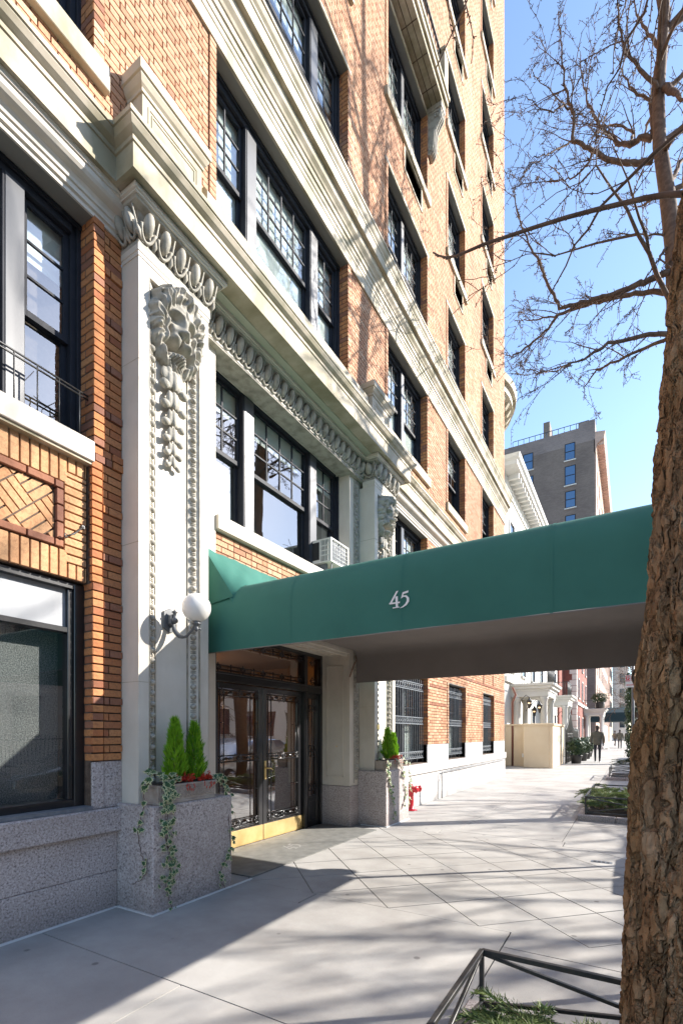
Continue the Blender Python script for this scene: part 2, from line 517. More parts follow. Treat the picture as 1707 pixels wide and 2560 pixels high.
# ================================================================ ground
ground = struct(MB().build('ground', 'asphalt')) if False else None
g = MB(); g.add([(-600, -400, -0.16), (600, -400, -0.16), (600, 1200, -0.16), (-600, 1200, -0.16)], [(0, 1, 2, 3)])
struct(g.build('ground', 'asphalt'))
rd = MB(); rd.add([(5.05, -60, -0.13), (13.9, -60, -0.13), (13.9, 400, -0.13), (5.05, 400, -0.13)], [(0, 1, 2, 3)])
struct(rd.build('road', 'asphalt'))
sw = MB(); sw.box(-3.0, 4.86, -14, 260, -0.2, -0.012)
sidewalk = struct(sw.build('sidewalk', 'joint'))
kb = MB()
for i in range(40):
    kb.box(4.862, 5.05, -14 + i * 3.0 + 0.004, -14 + (i + 1) * 3.0 - 0.004, -0.2, 0.004)
struct(kb.build('kerb', 'granite_pale', bevel=0.012))
fw = MB(); fw.box(13.9, 18.6, -20, 260, -0.2, 0.0)
struct(fw.build('far_pavement', 'concrete'))

def clip_poly(poly, ax, lim, keep_less):
    out = []
    n = len(poly)
    for i in range(n):
        a, b = poly[i], poly[(i + 1) % n]
        ia = (a[ax] <= lim) if keep_less else (a[ax] >= lim)
        ib = (b[ax] <= lim) if keep_less else (b[ax] >= lim)
        if ia:
            out.append(a)
        if ia != ib:
            t = (lim - a[ax]) / (b[ax] - a[ax])
            out.append((a[0] + (b[0] - a[0]) * t, a[1] + (b[1] - a[1]) * t))
    return out
def inset(poly, g_):
    cx = sum(p[0] for p in poly) / len(poly); cy = sum(p[1] for p in poly) / len(poly)
    res = []
    for x, y in poly:
        d = math.hypot(x - cx, y - cy)
        k = max(0.3, (d - g_ * 1.35) / d) if d > 1e-6 else 1
        res.append((cx + (x - cx) * k, cy + (y - cy) * k))
    return res
def area(poly):
    return abs(sum(poly[i][0] * poly[(i + 1) % len(poly)][1] - poly[(i + 1) % len(poly)][0] * poly[i][1] for i in range(len(poly)))) / 2
def slab(poly, g_=0.0055, top=0.0):
    if len(poly) < 3 or area(poly) < 0.004:
        return
    m = MB()
    dz = R.uniform(-0.0012, 0.0012)
    m.prism(inset(poly, g_), lambda a, b, t: (a, b, t), -0.03, top + dz)
    m.build('slab', 'concrete', sidewalk)
X0, X1 = -0.62, 4.858
def rect(x0, x1, y0, y1):
    return [(x0, y0), (x1, y0), (x1, y1), (x0, y1)]
# plain slabs in front, towards the camera and beyond the patterned court
for y0, y1 in ((-4.0, -0.95), (-0.95, 0.55), (0.55, 2.04), (2.04, 3.555)):
    xs = [X0, 1.53, 3.06, X1] if y1 < 2.1 else [X0, 3.06, X1]
    for a, b in zip(xs, xs[1:]):
        slab(rect(a, b, y0, y1))
for y0, y1 in ((3.555, 3.845), (7.12, 7.40)):
    for a, b in zip([X0, 1.3, 3.06, X1], [1.3, 3.06, X1]):
        slab(rect(a, b, y0, y1))
S = 0.777
k0 = -1.411 + 3.84
for i in range(-12, 14):
    for j in range(-12, 14):
        cx = k0 + (i + j) * S / 2; cy = 3.845 + (i - j) * S / 2
        p = [(cx, cy - S / 2), (cx + S / 2, cy), (cx, cy + S / 2), (cx - S / 2, cy)]
        p = [(x, y) for x, y in p]
        if cx < X0 - S or cx > X1 + S or cy < 3.4 or cy > 7.6:
            continue
        for ax, lim, less in ((0, X0, False), (0, X1, True), (1, 3.845, False), (1, 7.12, True)):
            p = clip_poly(p, ax, lim, less)
            if not p:
                break
        slab(p)
yy = 7.40
while yy < 60:
    st = 1.55 if yy < 30 else 6.0
    for a, b in zip([X0, 1.52, 3.02, X1], [1.52, 3.02, X1]):
        if yy > 18 and a < -0.5:
            a = -2.9
        slab(rect(a, b, yy, yy + st))
    yy += st
far_walk = MB(); far_walk.box(-3, 4.85, 61, 255, -0.03, 0.0)
far_walk.build('slab', 'concrete', sidewalk)
vc = MB(); vc.box(3.44, 3.66, 6.44, 6.53, -0.03, 0.004); vc.build('valve_cover', 'grille', sidewalk)
for i in range(4):
    v2 = MB(); v2.box(3.465 + i * 0.045, 3.495 + i * 0.045, 6.455, 6.515, 0.0, 0.007); v2.build('slot', 'iron', sidewalk.children[-1] if False else sidewalk)

# ================================================================ apartment building
BLD = thing('apartment_building', 'tall orange brick apartment building with limestone trim and lion pilasters beside the entrance', 'building')
YA, YB, ZT = -3.0, 17.85, 31.5
FL = [(3.917, 5.79), (7.12, 8.91), (10.17, 11.97), (13.28, 15.05), (16.38, 18.03), (19.4, 21.0), (22.42, 23.95), (25.4, 27.0), (28.3, 29.9)]
COLS = {'L': (0.64, 2.459), 'T': (3.85, 6.70), 'R1': (8.18, 10.19), 'R2': (11.6, 13.03), 'R3': (14.78, 16.2)}
OPEN = []      # (y0, y1, z0, z1, kind, floor)
for k, (y0, y1) in COLS.items():
    for i, (z0, z1) in enumerate(FL):
        if k == 'T' and i == 0:
            continue
        OPEN.append((y0, y1, z0, z1, k, i + 1))
OPEN.append((0.55, 2.45, 0.9, 2.748, 'L', 0))
OPEN.append((8.34, 10.23, 0.88, 2.75, 'R1', 0))
OPEN.append((11.66, 13.1, 0.88, 2.75, 'R2', 0))
OPEN.append((14.88, 16.3, 0.88, 2.75, 'R3', 0))
ENT = (2.73, 8.07, 0.0, 6.06)      # entrance composition replaces the brick here
VENT = []                          # air sleeves under upper sills
for k in ('R1', 'R2', 'R3'):
    y0, y1 = COLS[k]
    for i in range(3, len(FL)):
        VENT.append((y0 + 0.42 * (y1 - y0) - 0.05, y1 - 0.18 * (y1 - y0), FL[i][0] - 0.62, FL[i][0] - 0.20))
BANDS = [(5.80, 6.42), (8.91, 10.02)]      # horizontal stone bands
GR_TOP = 1.273

# mortar backing wall, split around every opening
PANELR = (0.5, 2.441, 2.748, 3.75)
rects = [o[:4] for o in OPEN] + [ENT] + VENT + [PANELR]
ys = sorted({YA, YB, *[r[0] for r in rects], *[r[1] for r in rects]})
zs = sorted({0.0, ZT, *[r[2] for r in rects], *[r[3] for r in rects]})
bk = MB()
for a, b in zip(ys, ys[1:]):
    run = None
    for c, d in zip(zs, zs[1:]):
        my, mz = (a + b) / 2, (c + d) / 2
        solid = not any(r[0] < my < r[1] and r[2] < mz < r[3] for r in rects)
        if solid:
            run = (run[0], d) if run else (c, d)
        if (not solid or d == zs[-1]) and run:
            bk.box(-0.32, -0.016, a, b, run[0], run[1])
            run = None
bk.box(-0.4, -0.32, YA, 2.73, 0, ZT); bk.box(-14, -0.4, YA, YA + 0.3, 0, ZT)
bk.box(-14, -0.33, YB - 0.3, YB - 0.002, 0, ZT)
bk.box(-14, -0.33, YA, YB, ZT - 0.2, ZT)
wall = bk.build('backing_wall', 'mortar', BLD)

# ---- bricks
BR = []        # (x0,x1,y0,y1,z0,z1,mat,yaw45)
H, JT = 0.0677, 0.0125
def free(y, z, pad=0.0):
    for r in rects:
        if r[0] - pad < y < r[1] + pad and r[2] < z < r[3]:
            return False
    for b in BANDS:
        if b[0] < z < b[1]:
            return False
    return True
def intervals(z, ya, yb):
    """solid stretches of wall along y at height z"""
    for b in BANDS:
        if b[0] - 0.02 < z < b[1] + 0.02:
            return []
    cuts = sorted([(r[0], r[1]) for r in rects if r[2] - 0.01 < z < r[3] + 0.01])
    out = []; p = ya
    for c, d in cuts:
        if c > p:
            out.append((p, c))
        p = max(p, d)
    if p < yb:
        out.append((p, yb))
    return out
PANEL = (0.66, 2.441, 2.748, 3.75)
STRIP = 0.10
def lay(y0, y1, z, x_face, m, odd, proud=0.0):
    """one Flemish-bond course from y0 to y1"""
    y = y0
    st, hd = 0.203, 0.098
    seq = odd
    first = True
    while y < y1 - 0.012:
        L = st if seq % 2 == 0 else hd
        if first and odd % 2 == 1:
            L = 0.0525; seq = 0
        first = False
        e = min(y + L, y1)
        if y1 - e < 0.05:
            e = y1
        j = R.uniform(-0.0015, 0.0022)
        BR.append((x_face - 0.05, x_face + proud + j, y + JT / 2, e - JT / 2, z + JT / 2, z + H - JT / 2, m))
        y = e; seq += 1
nz_ = int((ZT - GR_TOP) / H)
for c in range(nz_):
    z = GR_TOP + c * H
    zc = z + H / 2
    up = z > 5.8
    for (a, b) in intervals(zc, YA, YB):
        if b - a < 0.03:
            continue
        # decorated spandrel between ground floor and mezzanine, left bay, is laid separately
        if a < 0.52 and 2.74 < zc < 3.76:
            continue
        if b < 0.3 and z < 5.8:
            continue
        m = 'brick_sunlit' if (up or a > 8.0) else 'brick'  # sunlight painted in: paled copy above and right, orange for the shaded left bay
        proud = 0.012 if (not up and c % 6 == 1) else 0.0
        mm = 'brick_dark' if (proud and R.random() < 0.6) else m
        left_open = any(abs(r[1] - a) < 1e-4 for r in rects)
        right_open = any(abs(r[0] - b) < 1e-4 for r in rects)
        ya, yb = a, b
        if (left_open or abs(a - 2.441) < 1e-3) and b - a > 0.25:      # framing strip beside an opening, slightly proud
            e = a + STRIP
            BR.append((-0.04, 0.016 + R.uniform(-0.001, 0.002), a, e - JT * 0.6, z + JT / 2, z + H - JT / 2, m if R.random() < 0.88 else 'brick_dark'))
            ya = e
        if right_open and b - a > 0.45:
            e = b - STRIP
            BR.append((-0.04, 0.016 + R.uniform(-0.001, 0.002), e + JT * 0.6, b, z + JT / 2, z + H - JT / 2, m))
            yb = e
        lay(ya, yb, z, 0.0, mm, c % 2 if zc < 16 else (c % 2), proud)
    # reveals facing the camera (far jamb of every opening)
    for o in OPEN:
        if o[2] < zc < o[3] and o[5] >= 0:
            y1 = o[1]
            if c % 2:
                segs = [(-0.30, -0.205), (-0.205, 0.0)]
            else:
                segs = [(-0.30, -0.10), (-0.10, 0.0)]
            for a, b in segs:
                BR.append((a + JT / 2, b - (JT / 2 if b < -0.01 else -0.012), y1 - 0.004 - R.uniform(0, 0.002), y1 + 0.05, z + JT / 2, z + H - JT / 2, 'brick' if R.random() < 0.85 else 'brick_dark'))
# decorated spandrel of the left bay
PX = -0.045
def pb(y0, y1, z0, z1, m, x=PX, d=0.0):
    BR.append((x - 0.05, x + d + R.uniform(-0.001, 0.002), y0 + JT / 2, y1 - JT / 2, z0 + JT / 2, z1 - JT / 2, m))
fy1, fz0, fz1 = 2.238, 2.978, 3.506
n = 0
y = 0.70
while y < 2.43:
    e = min(y + 0.0715, 2.436)
    if e > fy1 + 0.12:
        pass
    pb(y, e, fz1 + 0.002 if y < fy1 - 0.01 else fz1 + 0.10, 3.745, 'brick_yellow')
    pb(y, e, 2.75, fz0 - 0.002 if y < fy1 - 0.01 else fz0 - 0.10, 'brick_yellow')
    y = e
z = fz0 - 0.10
k = 0
while z < fz1 + 0.09:
    e = min(z + 0.0685, fz1 + 0.10)
    pb(fy1 + 0.004, 2.436, z, e, 'brick_yellow')
    z = e; k += 1
for z0 in (fz0, fz1 - 0.064):
    y = fy1
    L = 0.075
    while y > 0.75:
        pb(y - L, y, z0, z0 + 0.064, 'brick_dark', d=0.016)
        y -= L; L = 0.205 if L < 0.1 else (0.205 if R.random() < 0.7 else 0.1)
z = fz0 + 0.064
while z < fz1 - 0.07:
    e = min(z + 0.135, fz1 - 0.064)
    pb(fy1 - 0.064, fy1, z, e, 'brick_dark', d=0.016)
    z = e
# backing of the spandrel
sp = MB(); sp.box(-0.20, PX - 0.028, 0.5, 2.441, 2.755, 3.742)
sp.build('spandrel_back', 'mortar', BLD)

# diagonal basket-weave infill: real bricks clipped to the frame
diag = []
iy0, iy1, iz0, iz1 = 0.75, fy1 - 0.066, fz0 + 0.066, fz1 - 0.066
u_ = 0.0685
ca, sa = math.cos(rad(45)), math.sin(rad(45))
for bi in range(-16, 17):
    for bj in range(-16, 17):
        for q in range(3):
            if (bi + bj) % 2 == 0:
                x0, x1 = bi * 3 * u_, (bi + 1) * 3 * u_
                w0, w1 = bj * 3 * u_ + q * u_, bj * 3 * u_ + (q + 1) * u_
            else:
                x0, x1 = bi * 3 * u_ + q * u_, bi * 3 * u_ + (q + 1) * u_
                w0, w1 = bj * 3 * u_, (bj + 1) * 3 * u_
            x0 += JT / 2; x1 -= JT / 2; w0 += JT / 2; w1 -= JT / 2
            p = [(2.02 + (a * ca - b * sa), 3.26 + (a * sa + b * ca)) for a, b in ((x0, w0), (x1, w0), (x1, w1), (x0, w1))]
            for ax, lim, less in ((0, iy0, False), (0, iy1, True), (1, iz0, False), (1, iz1, True)):
                p = clip_poly(p, ax, lim, less)
                if not p:
                    break
            if p and len(p) > 2 and area(p) > 0.0006:
                diag.append(p)
# entrance brick panel above the door
EX = -0.085
c = 0
z = 3.05
while z < 3.735:
    y = 3.93
    seq = c % 2
    while y < 6.86:
        L = 0.203 if seq % 2 == 0 else 0.098
        e = min(y + L, 6.87)
        BR.append((EX - 0.05, EX + R.uniform(-0.001, 0.002), y + JT / 2, e - JT / 2, z + JT / 2, min(z + H, 3.738) - JT / 2, 'brick_sunlit'))
        y = e; seq += 1
    z += H; c += 1
eb = MB(); eb.box(-0.3, EX - 0.012, 3.90, 6.90, 2.9, 3.738); eb.build('panel_back', 'mortar', BLD)

# the ~270 bricks that show largest become parts of their own; the rest is one mesh per colour
def vis_key(b):
    cy = (b[2] + b[3]) / 2; cz = (b[4] + b[5]) / 2
    f = _s * 3.84 + _c * cy
    u = 853.5 + FPX * ((-3.84) * _c + cy * _s) / f
    v = 1836 - FPX * (cz - CZ) / f
    ok = -20 < u < 1707 and 0 < v < 2560 and f > 0.5
    big = (cy < 2.75 and cz < 5.8)
    return (0 if ok and big else 1, f)
BR.sort(key=vis_key)
cache = {}
def brick_mesh(sx, sy, sz, m):
    key = (round(sx, 3), round(sy, 3), round(sz, 3), m)
    if key in cache:
        return cache[key]
    bm = bmesh.new()
    bmesh.ops.create_cube(bm, size=1.0)
    for v in bm.verts:
        v.co = Vector((v.co.x * sx, v.co.y * sy, v.co.z * sz))
    bmesh.ops.bevel(bm, geom=[e for e in bm.edges], offset=0.003, segments=1, affect='EDGES')
    me = bpy.data.meshes.new('brick')
    bm.to_mesh(me); bm.free()
    me.materials.append(MT[m])
    cache[key] = me
    return me
NB = 185
for b in BR[:NB]:
    me = brick_mesh(round(b[1] - b[0], 3), b[3] - b[2], b[5] - b[4], b[6])
    obj_of(me, 'brick', BLD, ((b[0] + b[1]) / 2, (b[2] + b[3]) / 2, (b[4] + b[5]) / 2))
k = 0
for p in diag:
    m = MB(); m.prism(p, lambda a, b, t: (t, a, b), PX - 0.05, PX - 0.012 + R.uniform(-0.001, 0.002))
    if max(q[0] for q in p) > 1.70 and k < 112:
        m.build('brick', 'brick_yellow', BLD); k += 1
rest = {}
for b in BR[NB:]:
    rest.setdefault(b[6], MB()).box(b[0], b[1], b[2], b[3], b[4], b[5], rnd=R.uniform(0.001, 0.999), open_back=True)
for mname, m in rest.items():
    stuff(m.build('brickwork', mname, BLD))
dd = MB()
for p in diag:
    if max(q[0] for q in p) <= 1.70:
        dd.prism(p, lambda a, b, t: (t, a, b), PX - 0.05, PX - 0.012, rnd=R.random())
if dd.f:
    stuff(dd.build('brickwork', 'brick_yellow', BLD))

# ---- granite base
def stone_box(name, m, *a, bev=0.006, parent=None):
    q = MB(); q.box(*a)
    return q.build(name, m, parent or BLD, bevel=bev)
for (a, b) in ((-3.0, 0.15), (0.154, 2.684)):
    stone_box('granite_block', 'granite', -0.3, 0.0, a, b, 0.0, 0.322)
    stone_box('granite_block', 'granite', -0.3, 0.0, a, b, 0.326, 0.66)
stone_box('granite_sill', 'granite', -0.3, 0.05, -3.0, 2.708, 0.664, 0.872, bev=0.012)
stone_box('granite_block', 'granite', -0.25, 0.006, 2.452, 2.556, 0.874, 1.268)
stone_box('granite_block', 'granite', -0.25, -0.004, 2.56, 2.733, 0.874, 1.268)
for i, (a, b) in enumerate(((8.12, 10.6), (10.604, 13.4), (13.404, 15.6), (15.604, 17.85))):
    stone_box('granite_block', 'granite_pale', -0.3, 0.03, a, b, 0.0, 0.66)
    stone_box('granite_sill', 'granite_pale', -0.3, 0.07, a, b, 0.664, 0.868, bev=0.012)
for (a, b) in ((8.12, 8.34), (10.23, 11.66), (13.1, 14.88), (16.3, 17.85)):
    stone_box('granite_block', 'granite_pale', -0.28, 0.006, a, b, 0.871, 1.268)
# pale sealant line where wall meets pavement
q = MB(); q.box(0.0, 0.016, -3, 2.68, -0.005, 0.012); q.box(0.0, 0.462, 2.669, 2.685, -0.005, 0.012); q.box(0.46, 0.476, 2.669, 3.9, -0.005, 0.012)
q.box(0.0, 0.462, 7.134, 7.15, -0.005, 0.012); q.box(0.46, 0.476, 7.134, 8.1, -0.005, 0.012)
q.build('sealant_line', 'caulk', BLD)
# pedestals
for ya in (2.685, 7.15):
    stone_box('pedestal', 'granite', -0.06, 0.46, ya, ya + 0.93, 0.0, 0.9, bev=0.01)

# ---- main cornice over the mezzanine
corn_path = [(0.0, YA), (0.0, 2.73), (0.22, 2.73), (0.22, 8.07), (0.0, 8.07), (0.0, YB + 0.2)]
CP = [(-0.3, 6.055), (0.165, 6.055), (0.165, 6.045), (0.20, 6.045), (0.20, 6.245), (0.212, 6.25), (0.212, 6.285), (0.222, 6.292), (0.25, 6.315), (0.272, 6.352), (0.272, 6.362), (0.284, 6.366), (0.284, 6.405), (0.06, 6.455), (-0.3, 6.47)]
q = MB(); q.sweep(corn_path, CP); q.build('cornice', 'stone', BLD)
# soffit closing the deep entrance overhang
stone_box('soffit', 'soffit', -0.30, 0.22, 2.735, 8.065, 6.046, 6.10, bev=0)
BED = [(-0.3, 5.79), (0.015, 5.79), (0.015, 5.825), (0.035, 5.83), (0.035, 5.872), (0.05, 5.876), (0.055, 5.90), (0.07, 5.92), (0.098, 5.932), (0.12, 5.945), (0.137, 5.966), (0.142, 5.99), (0.142, 6.004), (0.155, 6.008), (0.155, 6.03), (0.165, 6.035), (0.165, 6.054), (-0.3, 6.054)]
q = MB(); q.sweep([(0.0, YA), (0.0, 2.728)], BED); q.build('bed_moulding', 'stone_clean', BLD)
q = MB(); q.sweep([(0.0, 8.072), (0.0, YB)], BED); q.build('bed_moulding', 'stone_clean', BLD)
# pale repointed joints across the cornice
for yj in (1.15, 4.6, 6.2, 9.8, 12.0):
    xo = 0.22 if 2.73 < yj < 8.07 else 0.0
    q = MB(); q.box(xo + 0.19, xo + 0.2025, yj, yj + 0.006, 6.047, 6.243); q.build('joint', 'caulk', BLD)
# blocking course (2nd-floor sills of the entrance bays) and plinths over the pilasters
q = MB(); q.sweep([(0.0, 3.58), (0.0, 7.10)], [(-0.3, 6.44), (0.16, 6.44), (0.16, 7.0), (0.12, 7.06), (-0.3, 7.12)]); q.build('blocking_course', 'stone', BLD)
for ya in (2.79, 7.20):
    yb = ya + 0.69
    q = MB(); q.box(-0.02, 0.19, ya, yb, 6.40, 7.10)
    pl = q.build('plinth_block', 'stone', BLD, bevel=0.004)
    q = MB(); q.sweep([(0.0, ya), (0.19, ya), (0.19, yb), (0.0, yb)], [(-0.02, 7.08), (0.012, 7.08), (0.012, 7.11), (0.03, 7.13), (0.05, 7.17), (0.05, 7.185), (0.065, 7.19), (0.065, 7.28), (-0.02, 7.29)])
    q.build('plinth_cap', 'stone', pl)
    q = MB()
    for (i0, i1, t) in ((0.06, 0.075, 0.006), (0.095, 0.105, 0.006)):
        q.box(0.19, 0.196, ya + i0, yb - i0, 7.02 - i0 + 0.04, 7.02 - i0 + 0.04 + (i1 - i0))
        q.box(0.19, 0.196, ya + i0, ya + i1, 6.5, 7.02 - i0 + 0.04); q.box(0.19, 0.196, yb - i1, yb - i0, 6.5, 7.02 - i0 + 0.04)
    q.build('panel_moulding', 'stone', pl)
# ---- belt course under the third floor
BELT = [(-0.3, 8.91), (0.03, 8.91), (0.03, 9.06), (0.04, 9.07), (0.04, 9.13), (0.052, 9.14), (0.052, 9.21), (0.07, 9.22), (0.07, 9.29), (0.085, 9.30), (0.10, 9.33), (0.135, 9.37), (0.15, 9.43), (0.15, 9.455), (0.21, 9.46), (0.21, 9.62), (0.222, 9.63), (0.225, 9.66), (0.25, 9.69), (0.265, 9.74), (0.265, 9.755), (0.28, 9.76), (0.28, 9.80), (0.10, 9.87), (0.10, 10.0), (-0.3, 10.01)]
q = MB(); q.sweep([(0.0, YA), (0.0, YB + 0.05)], BELT); q.build('belt_course', 'stone', BLD)
for yj in (1.6, 5.25, 8.6, 11.2, 13.9):
    q = MB(); q.box(0.205, 0.2125, yj, yj + 0.008, 9.462, 9.618); q.build('joint', 'caulk', BLD)
# top of the building
q = MB(); q.sweep([(0.0, YA), (0.0, YB + 0.3)], [(-0.3, ZT - 0.4), (0.1, ZT - 0.4), (0.5, ZT), (0.5, ZT + 0.3), (-0.3, ZT + 0.3)]); q.build('roof_cornice', 'stone', BLD)

# ---- sills, lintel soffits
for (y0, y1, z0, z1, k, fl) in OPEN:
    if fl == 0:
        continue
    if fl == 1 and k == 'L':
        stone_box('window_sill', 'stone_clean', -0.3, 0.0125 + 0.02, y0 - 0.1, y1 - 0.002, z0 - 0.167, z0, bev=0.005)
        q = MB(); q.box(-0.25, 0.012, y0 - 0.1, y1 - 0.004, z0 - 0.19, z0 - 0.169); q.build('sill_bed', 'stone', BLD)
        continue
    if fl == 2 and k == 'T':
        continue
    h = 0.2 if fl == 2 else 0.17
    stone_box('window_sill', 'stone', -0.3, 0.06, y0 - 0.12, y1 + 0.12, z0 - h, z0, bev=0.006)
    if fl >= 3:
        stone_box('lintel', 'stone', -0.28, 0.02, y0 - 0.1, y1 + 0.1, z1, z1 + 0.07, bev=0.004)
    if fl >= 4 and k in ('R1', 'R2', 'R3'):
        pass
for (y0, y1, z0, z1) in VENT:
    q = MB()
    q.box(-0.25, 0.02, y0 - 0.04, y0, z0 - 0.04, z1 + 0.04); q.box(-0.25, 0.02, y1, y1 + 0.04, z0 - 0.04, z1 + 0.04)
    q.box(-0.25, 0.02, y0, y1, z0 - 0.04, z0); q.box(-0.25, 0.02, y0, y1, z1, z1 + 0.04)
    vo = q.build('air_sleeve', 'stone', BLD)
    q = MB(); q.box(-0.3, -0.2, y0, y1, z0, z1)
    for i in range(8):
        zz = z0 + (i + 0.5) * (z1 - z0) / 8
        q.hexa([(-0.2, y0, zz - 0.02), (-0.13, y0, zz - 0.035), (-0.13, y1, zz - 0.035), (-0.2, y1, zz - 0.02), (-0.2, y0, zz - 0.012), (-0.13, y0, zz - 0.027), (-0.13, y1, zz - 0.027), (-0.2, y1, zz - 0.012)])
    q.build('louvre', 'dark', vo)

# ---- windows
def lite(win, x, y0, y1, z0, z1, cols, rows, meet, lower_cols=1, opened=0.0, fw=0.045, gm='glass', sash_m='frame'):
    """double-hung sash pair between y0..y1, z0..z1; returns nothing"""
    q = MB()
    zt0 = meet
    xu, xl = x, x - 0.035
    def sash(xx, a, b, c, d):
        q.box(xx - 0.03, xx, a, a + fw, c, d); q.box(xx - 0.03, xx, b - fw, b, c, d)
        q.box(xx - 0.028, xx + 0.002, a + fw, b - fw, c, c + fw * 1.1); q.box(xx - 0.028, xx + 0.002, a + fw, b - fw, d - fw, d)
    sash(xu, y0, y1, zt0, z1)
    lz0 = z0 + opened
    sash(xl, y0, y1, lz0, zt0 + 0.045 + opened)
    ga, gb = y0 + fw, y1 - fw
    gz0, gz1 = zt0 + fw * 1.1, z1 - fw
    mt = 0.018
    for i in range(1, cols):
        yy = ga + (gb - ga) * i / cols
        q.box(xu - 0.022, xu - 0.003, yy - mt / 2, yy + mt / 2, gz0, gz1)
    for j in range(1, rows):
        zz = gz0 + (gz1 - gz0) * j / rows
        q.box(xu - 0.0225, xu - 0.0035, ga, gb, zz - mt / 2, zz + mt / 2)
    q.build('sash', sash_m, win)
    for i in range(cols):
        for j in range(rows):
            a = ga + (gb - ga) * i / cols; b = ga + (gb - ga) * (i + 1) / cols
            c = gz0 + (gz1 - gz0) * j / rows; d = gz0 + (gz1 - gz0) * (j + 1) / rows
            t = R.uniform(-0.0008, 0.0008); t2 = R.uniform(-0.0008, 0.0008)
            g_ = MB(); g_.add([(xu - 0.014 + t, a, c), (xu - 0.014 - t, b, c), (xu - 0.014 + t2, b, d), (xu - 0.014 - t2, a, d)], [(0, 1, 2, 3)])
            g_.build('pane', gm, win)
    c, d = lz0 + fw * 1.1, zt0 + 0.045 + opened - fw
    t = R.uniform(-0.001, 0.001)
    g_ = MB(); g_.add([(xl - 0.014 + t, ga, c), (xl - 0.014 - t, gb, c), (xl - 0.014 + t, gb, d), (xl - 0.014 - t, ga, d)], [(0, 1, 2, 3)])
    g_.build('pane', gm, win)

def window(y0, y1, z0, z1, x, parts, meet=None, blind=None, rails=False, opened=0.0, rows=3):
    """parts: list of ('lite', width share, columns) / ('mull', metres)"""
    meet = meet or (z0 + (z1 - z0) * 0.46)
    f = 0.075
    q = MB()
    q.box(x - 0.12, x + 0.03, y0, y0 + f, z0, z1); q.box(x - 0.12, x + 0.03, y1 - f, y1, z0, z1)
    q.box(x - 0.12, x + 0.05, y0 + f, y1 - f, z1 - 0.10, z1); q.box(x - 0.12, x + 0.035, y0 + f, y1 - f, z0, z0 + 0.05)
    q.box(x + 0.03, x + 0.06, y1 - 0.035, y1, z0, z1); q.box(x + 0.05, x + 0.075, y0, y1, z1 - 0.04, z1 - 0.001)
    win = q.build('window', 'frame', BLD, bevel=0.003)
    # head of the opening
    q = MB(); q.box(x + 0.076, -0.002, y0, y1, z1 - 0.001, z1 + 0.02); q.build('head_soffit', 'room', win)
    tot = sum(p[1] for p in parts if p[0] == 'lite')
    fixed = sum(p[1] for p in parts if p[0] == 'mull')
    span = (y1 - f) - (y0 + f) - fixed
    y = y0 + f
    for p in parts:
        if p[0] == 'mull':
            q = MB(); q.box(x - 0.12, x + 0.06, y, y + p[1], z0 + 0.05, z1 - 0.1)
            mu = q.build('mullion_post', 'frame', win, bevel=0.004)
            q = MB(); q.box(x + 0.06, x + 0.066, y + p[1] * 0.12, y + p[1] * 0.97, z0 + 0.055, z1 - 0.101); q.build('mullion_cover', 'mullion', win, bevel=0.003)
            y += p[1]
        else:
            w = span * p[1] / tot
            lite(win, x, y, y + w, z0 + 0.05, z1 - 0.10, p[2], rows, meet, opened=opened)
            y += w
    # room behind
    q = MB()
    xb = x - 0.9
    q.add([(x - 0.13, y0, z0), (x - 0.13, y1, z0), (x - 0.13, y1, z1), (x - 0.13, y0, z1), (xb, y0 - 0.3, z0 - 0.2), (xb, y1 + 0.3, z0 - 0.2), (xb, y1 + 0.3, z1 + 0.2), (xb, y0 - 0.3, z1 + 0.2)],
          [(0, 4, 5, 1), (1, 5, 6, 2), (2, 6, 7, 3), (3, 7, 4, 0), (4, 7, 6, 5)])
    q.build('room', 'room', win)
    if blind:
        for (a, b, c, d) in blind:
            q = MB(); q.box(x - 0.078, x - 0.072, y0 + f + (y1 - y0 - 2 * f) * a, y0 + f + (y1 - y0 - 2 * f) * b, z0 + 0.06 + (z1 - z0 - 0.15) * c, z0 + 0.06 + (z1 - z0 - 0.15) * d)
            q.build('blind', 'blind', win)
    if rails:
        q = MB()
        xr = -0.055
        for zz in (z0 + 0.40, z0 + 0.445 if not isinstance(rails, tuple) else z0 + rails[0]):
            q.tube([(xr, y0 + 0.01, zz), (xr, y1 - 0.01, zz)], 0.0075, 6)
        nb = max(3, int((y1 - y0) / 0.16))
        for i in range(nb):
            yy = y0 + (i + 0.5) * (y1 - y0) / nb
            q.tube([(xr, yy, z0 - 0.003), (xr, yy, z0 + 0.40)], 0.006, 6)
        q.build('guard_rail', 'iron', win)
    return win
TRI = [('lite', 0.55, 2), ('mull', 0.20), ('lite', 1.15, 4), ('mull', 0.20), ('lite', 0.55, 2)]
DBL = [('lite', 1.0, 3), ('mull', 0.14), ('lite', 1.0, 3)]
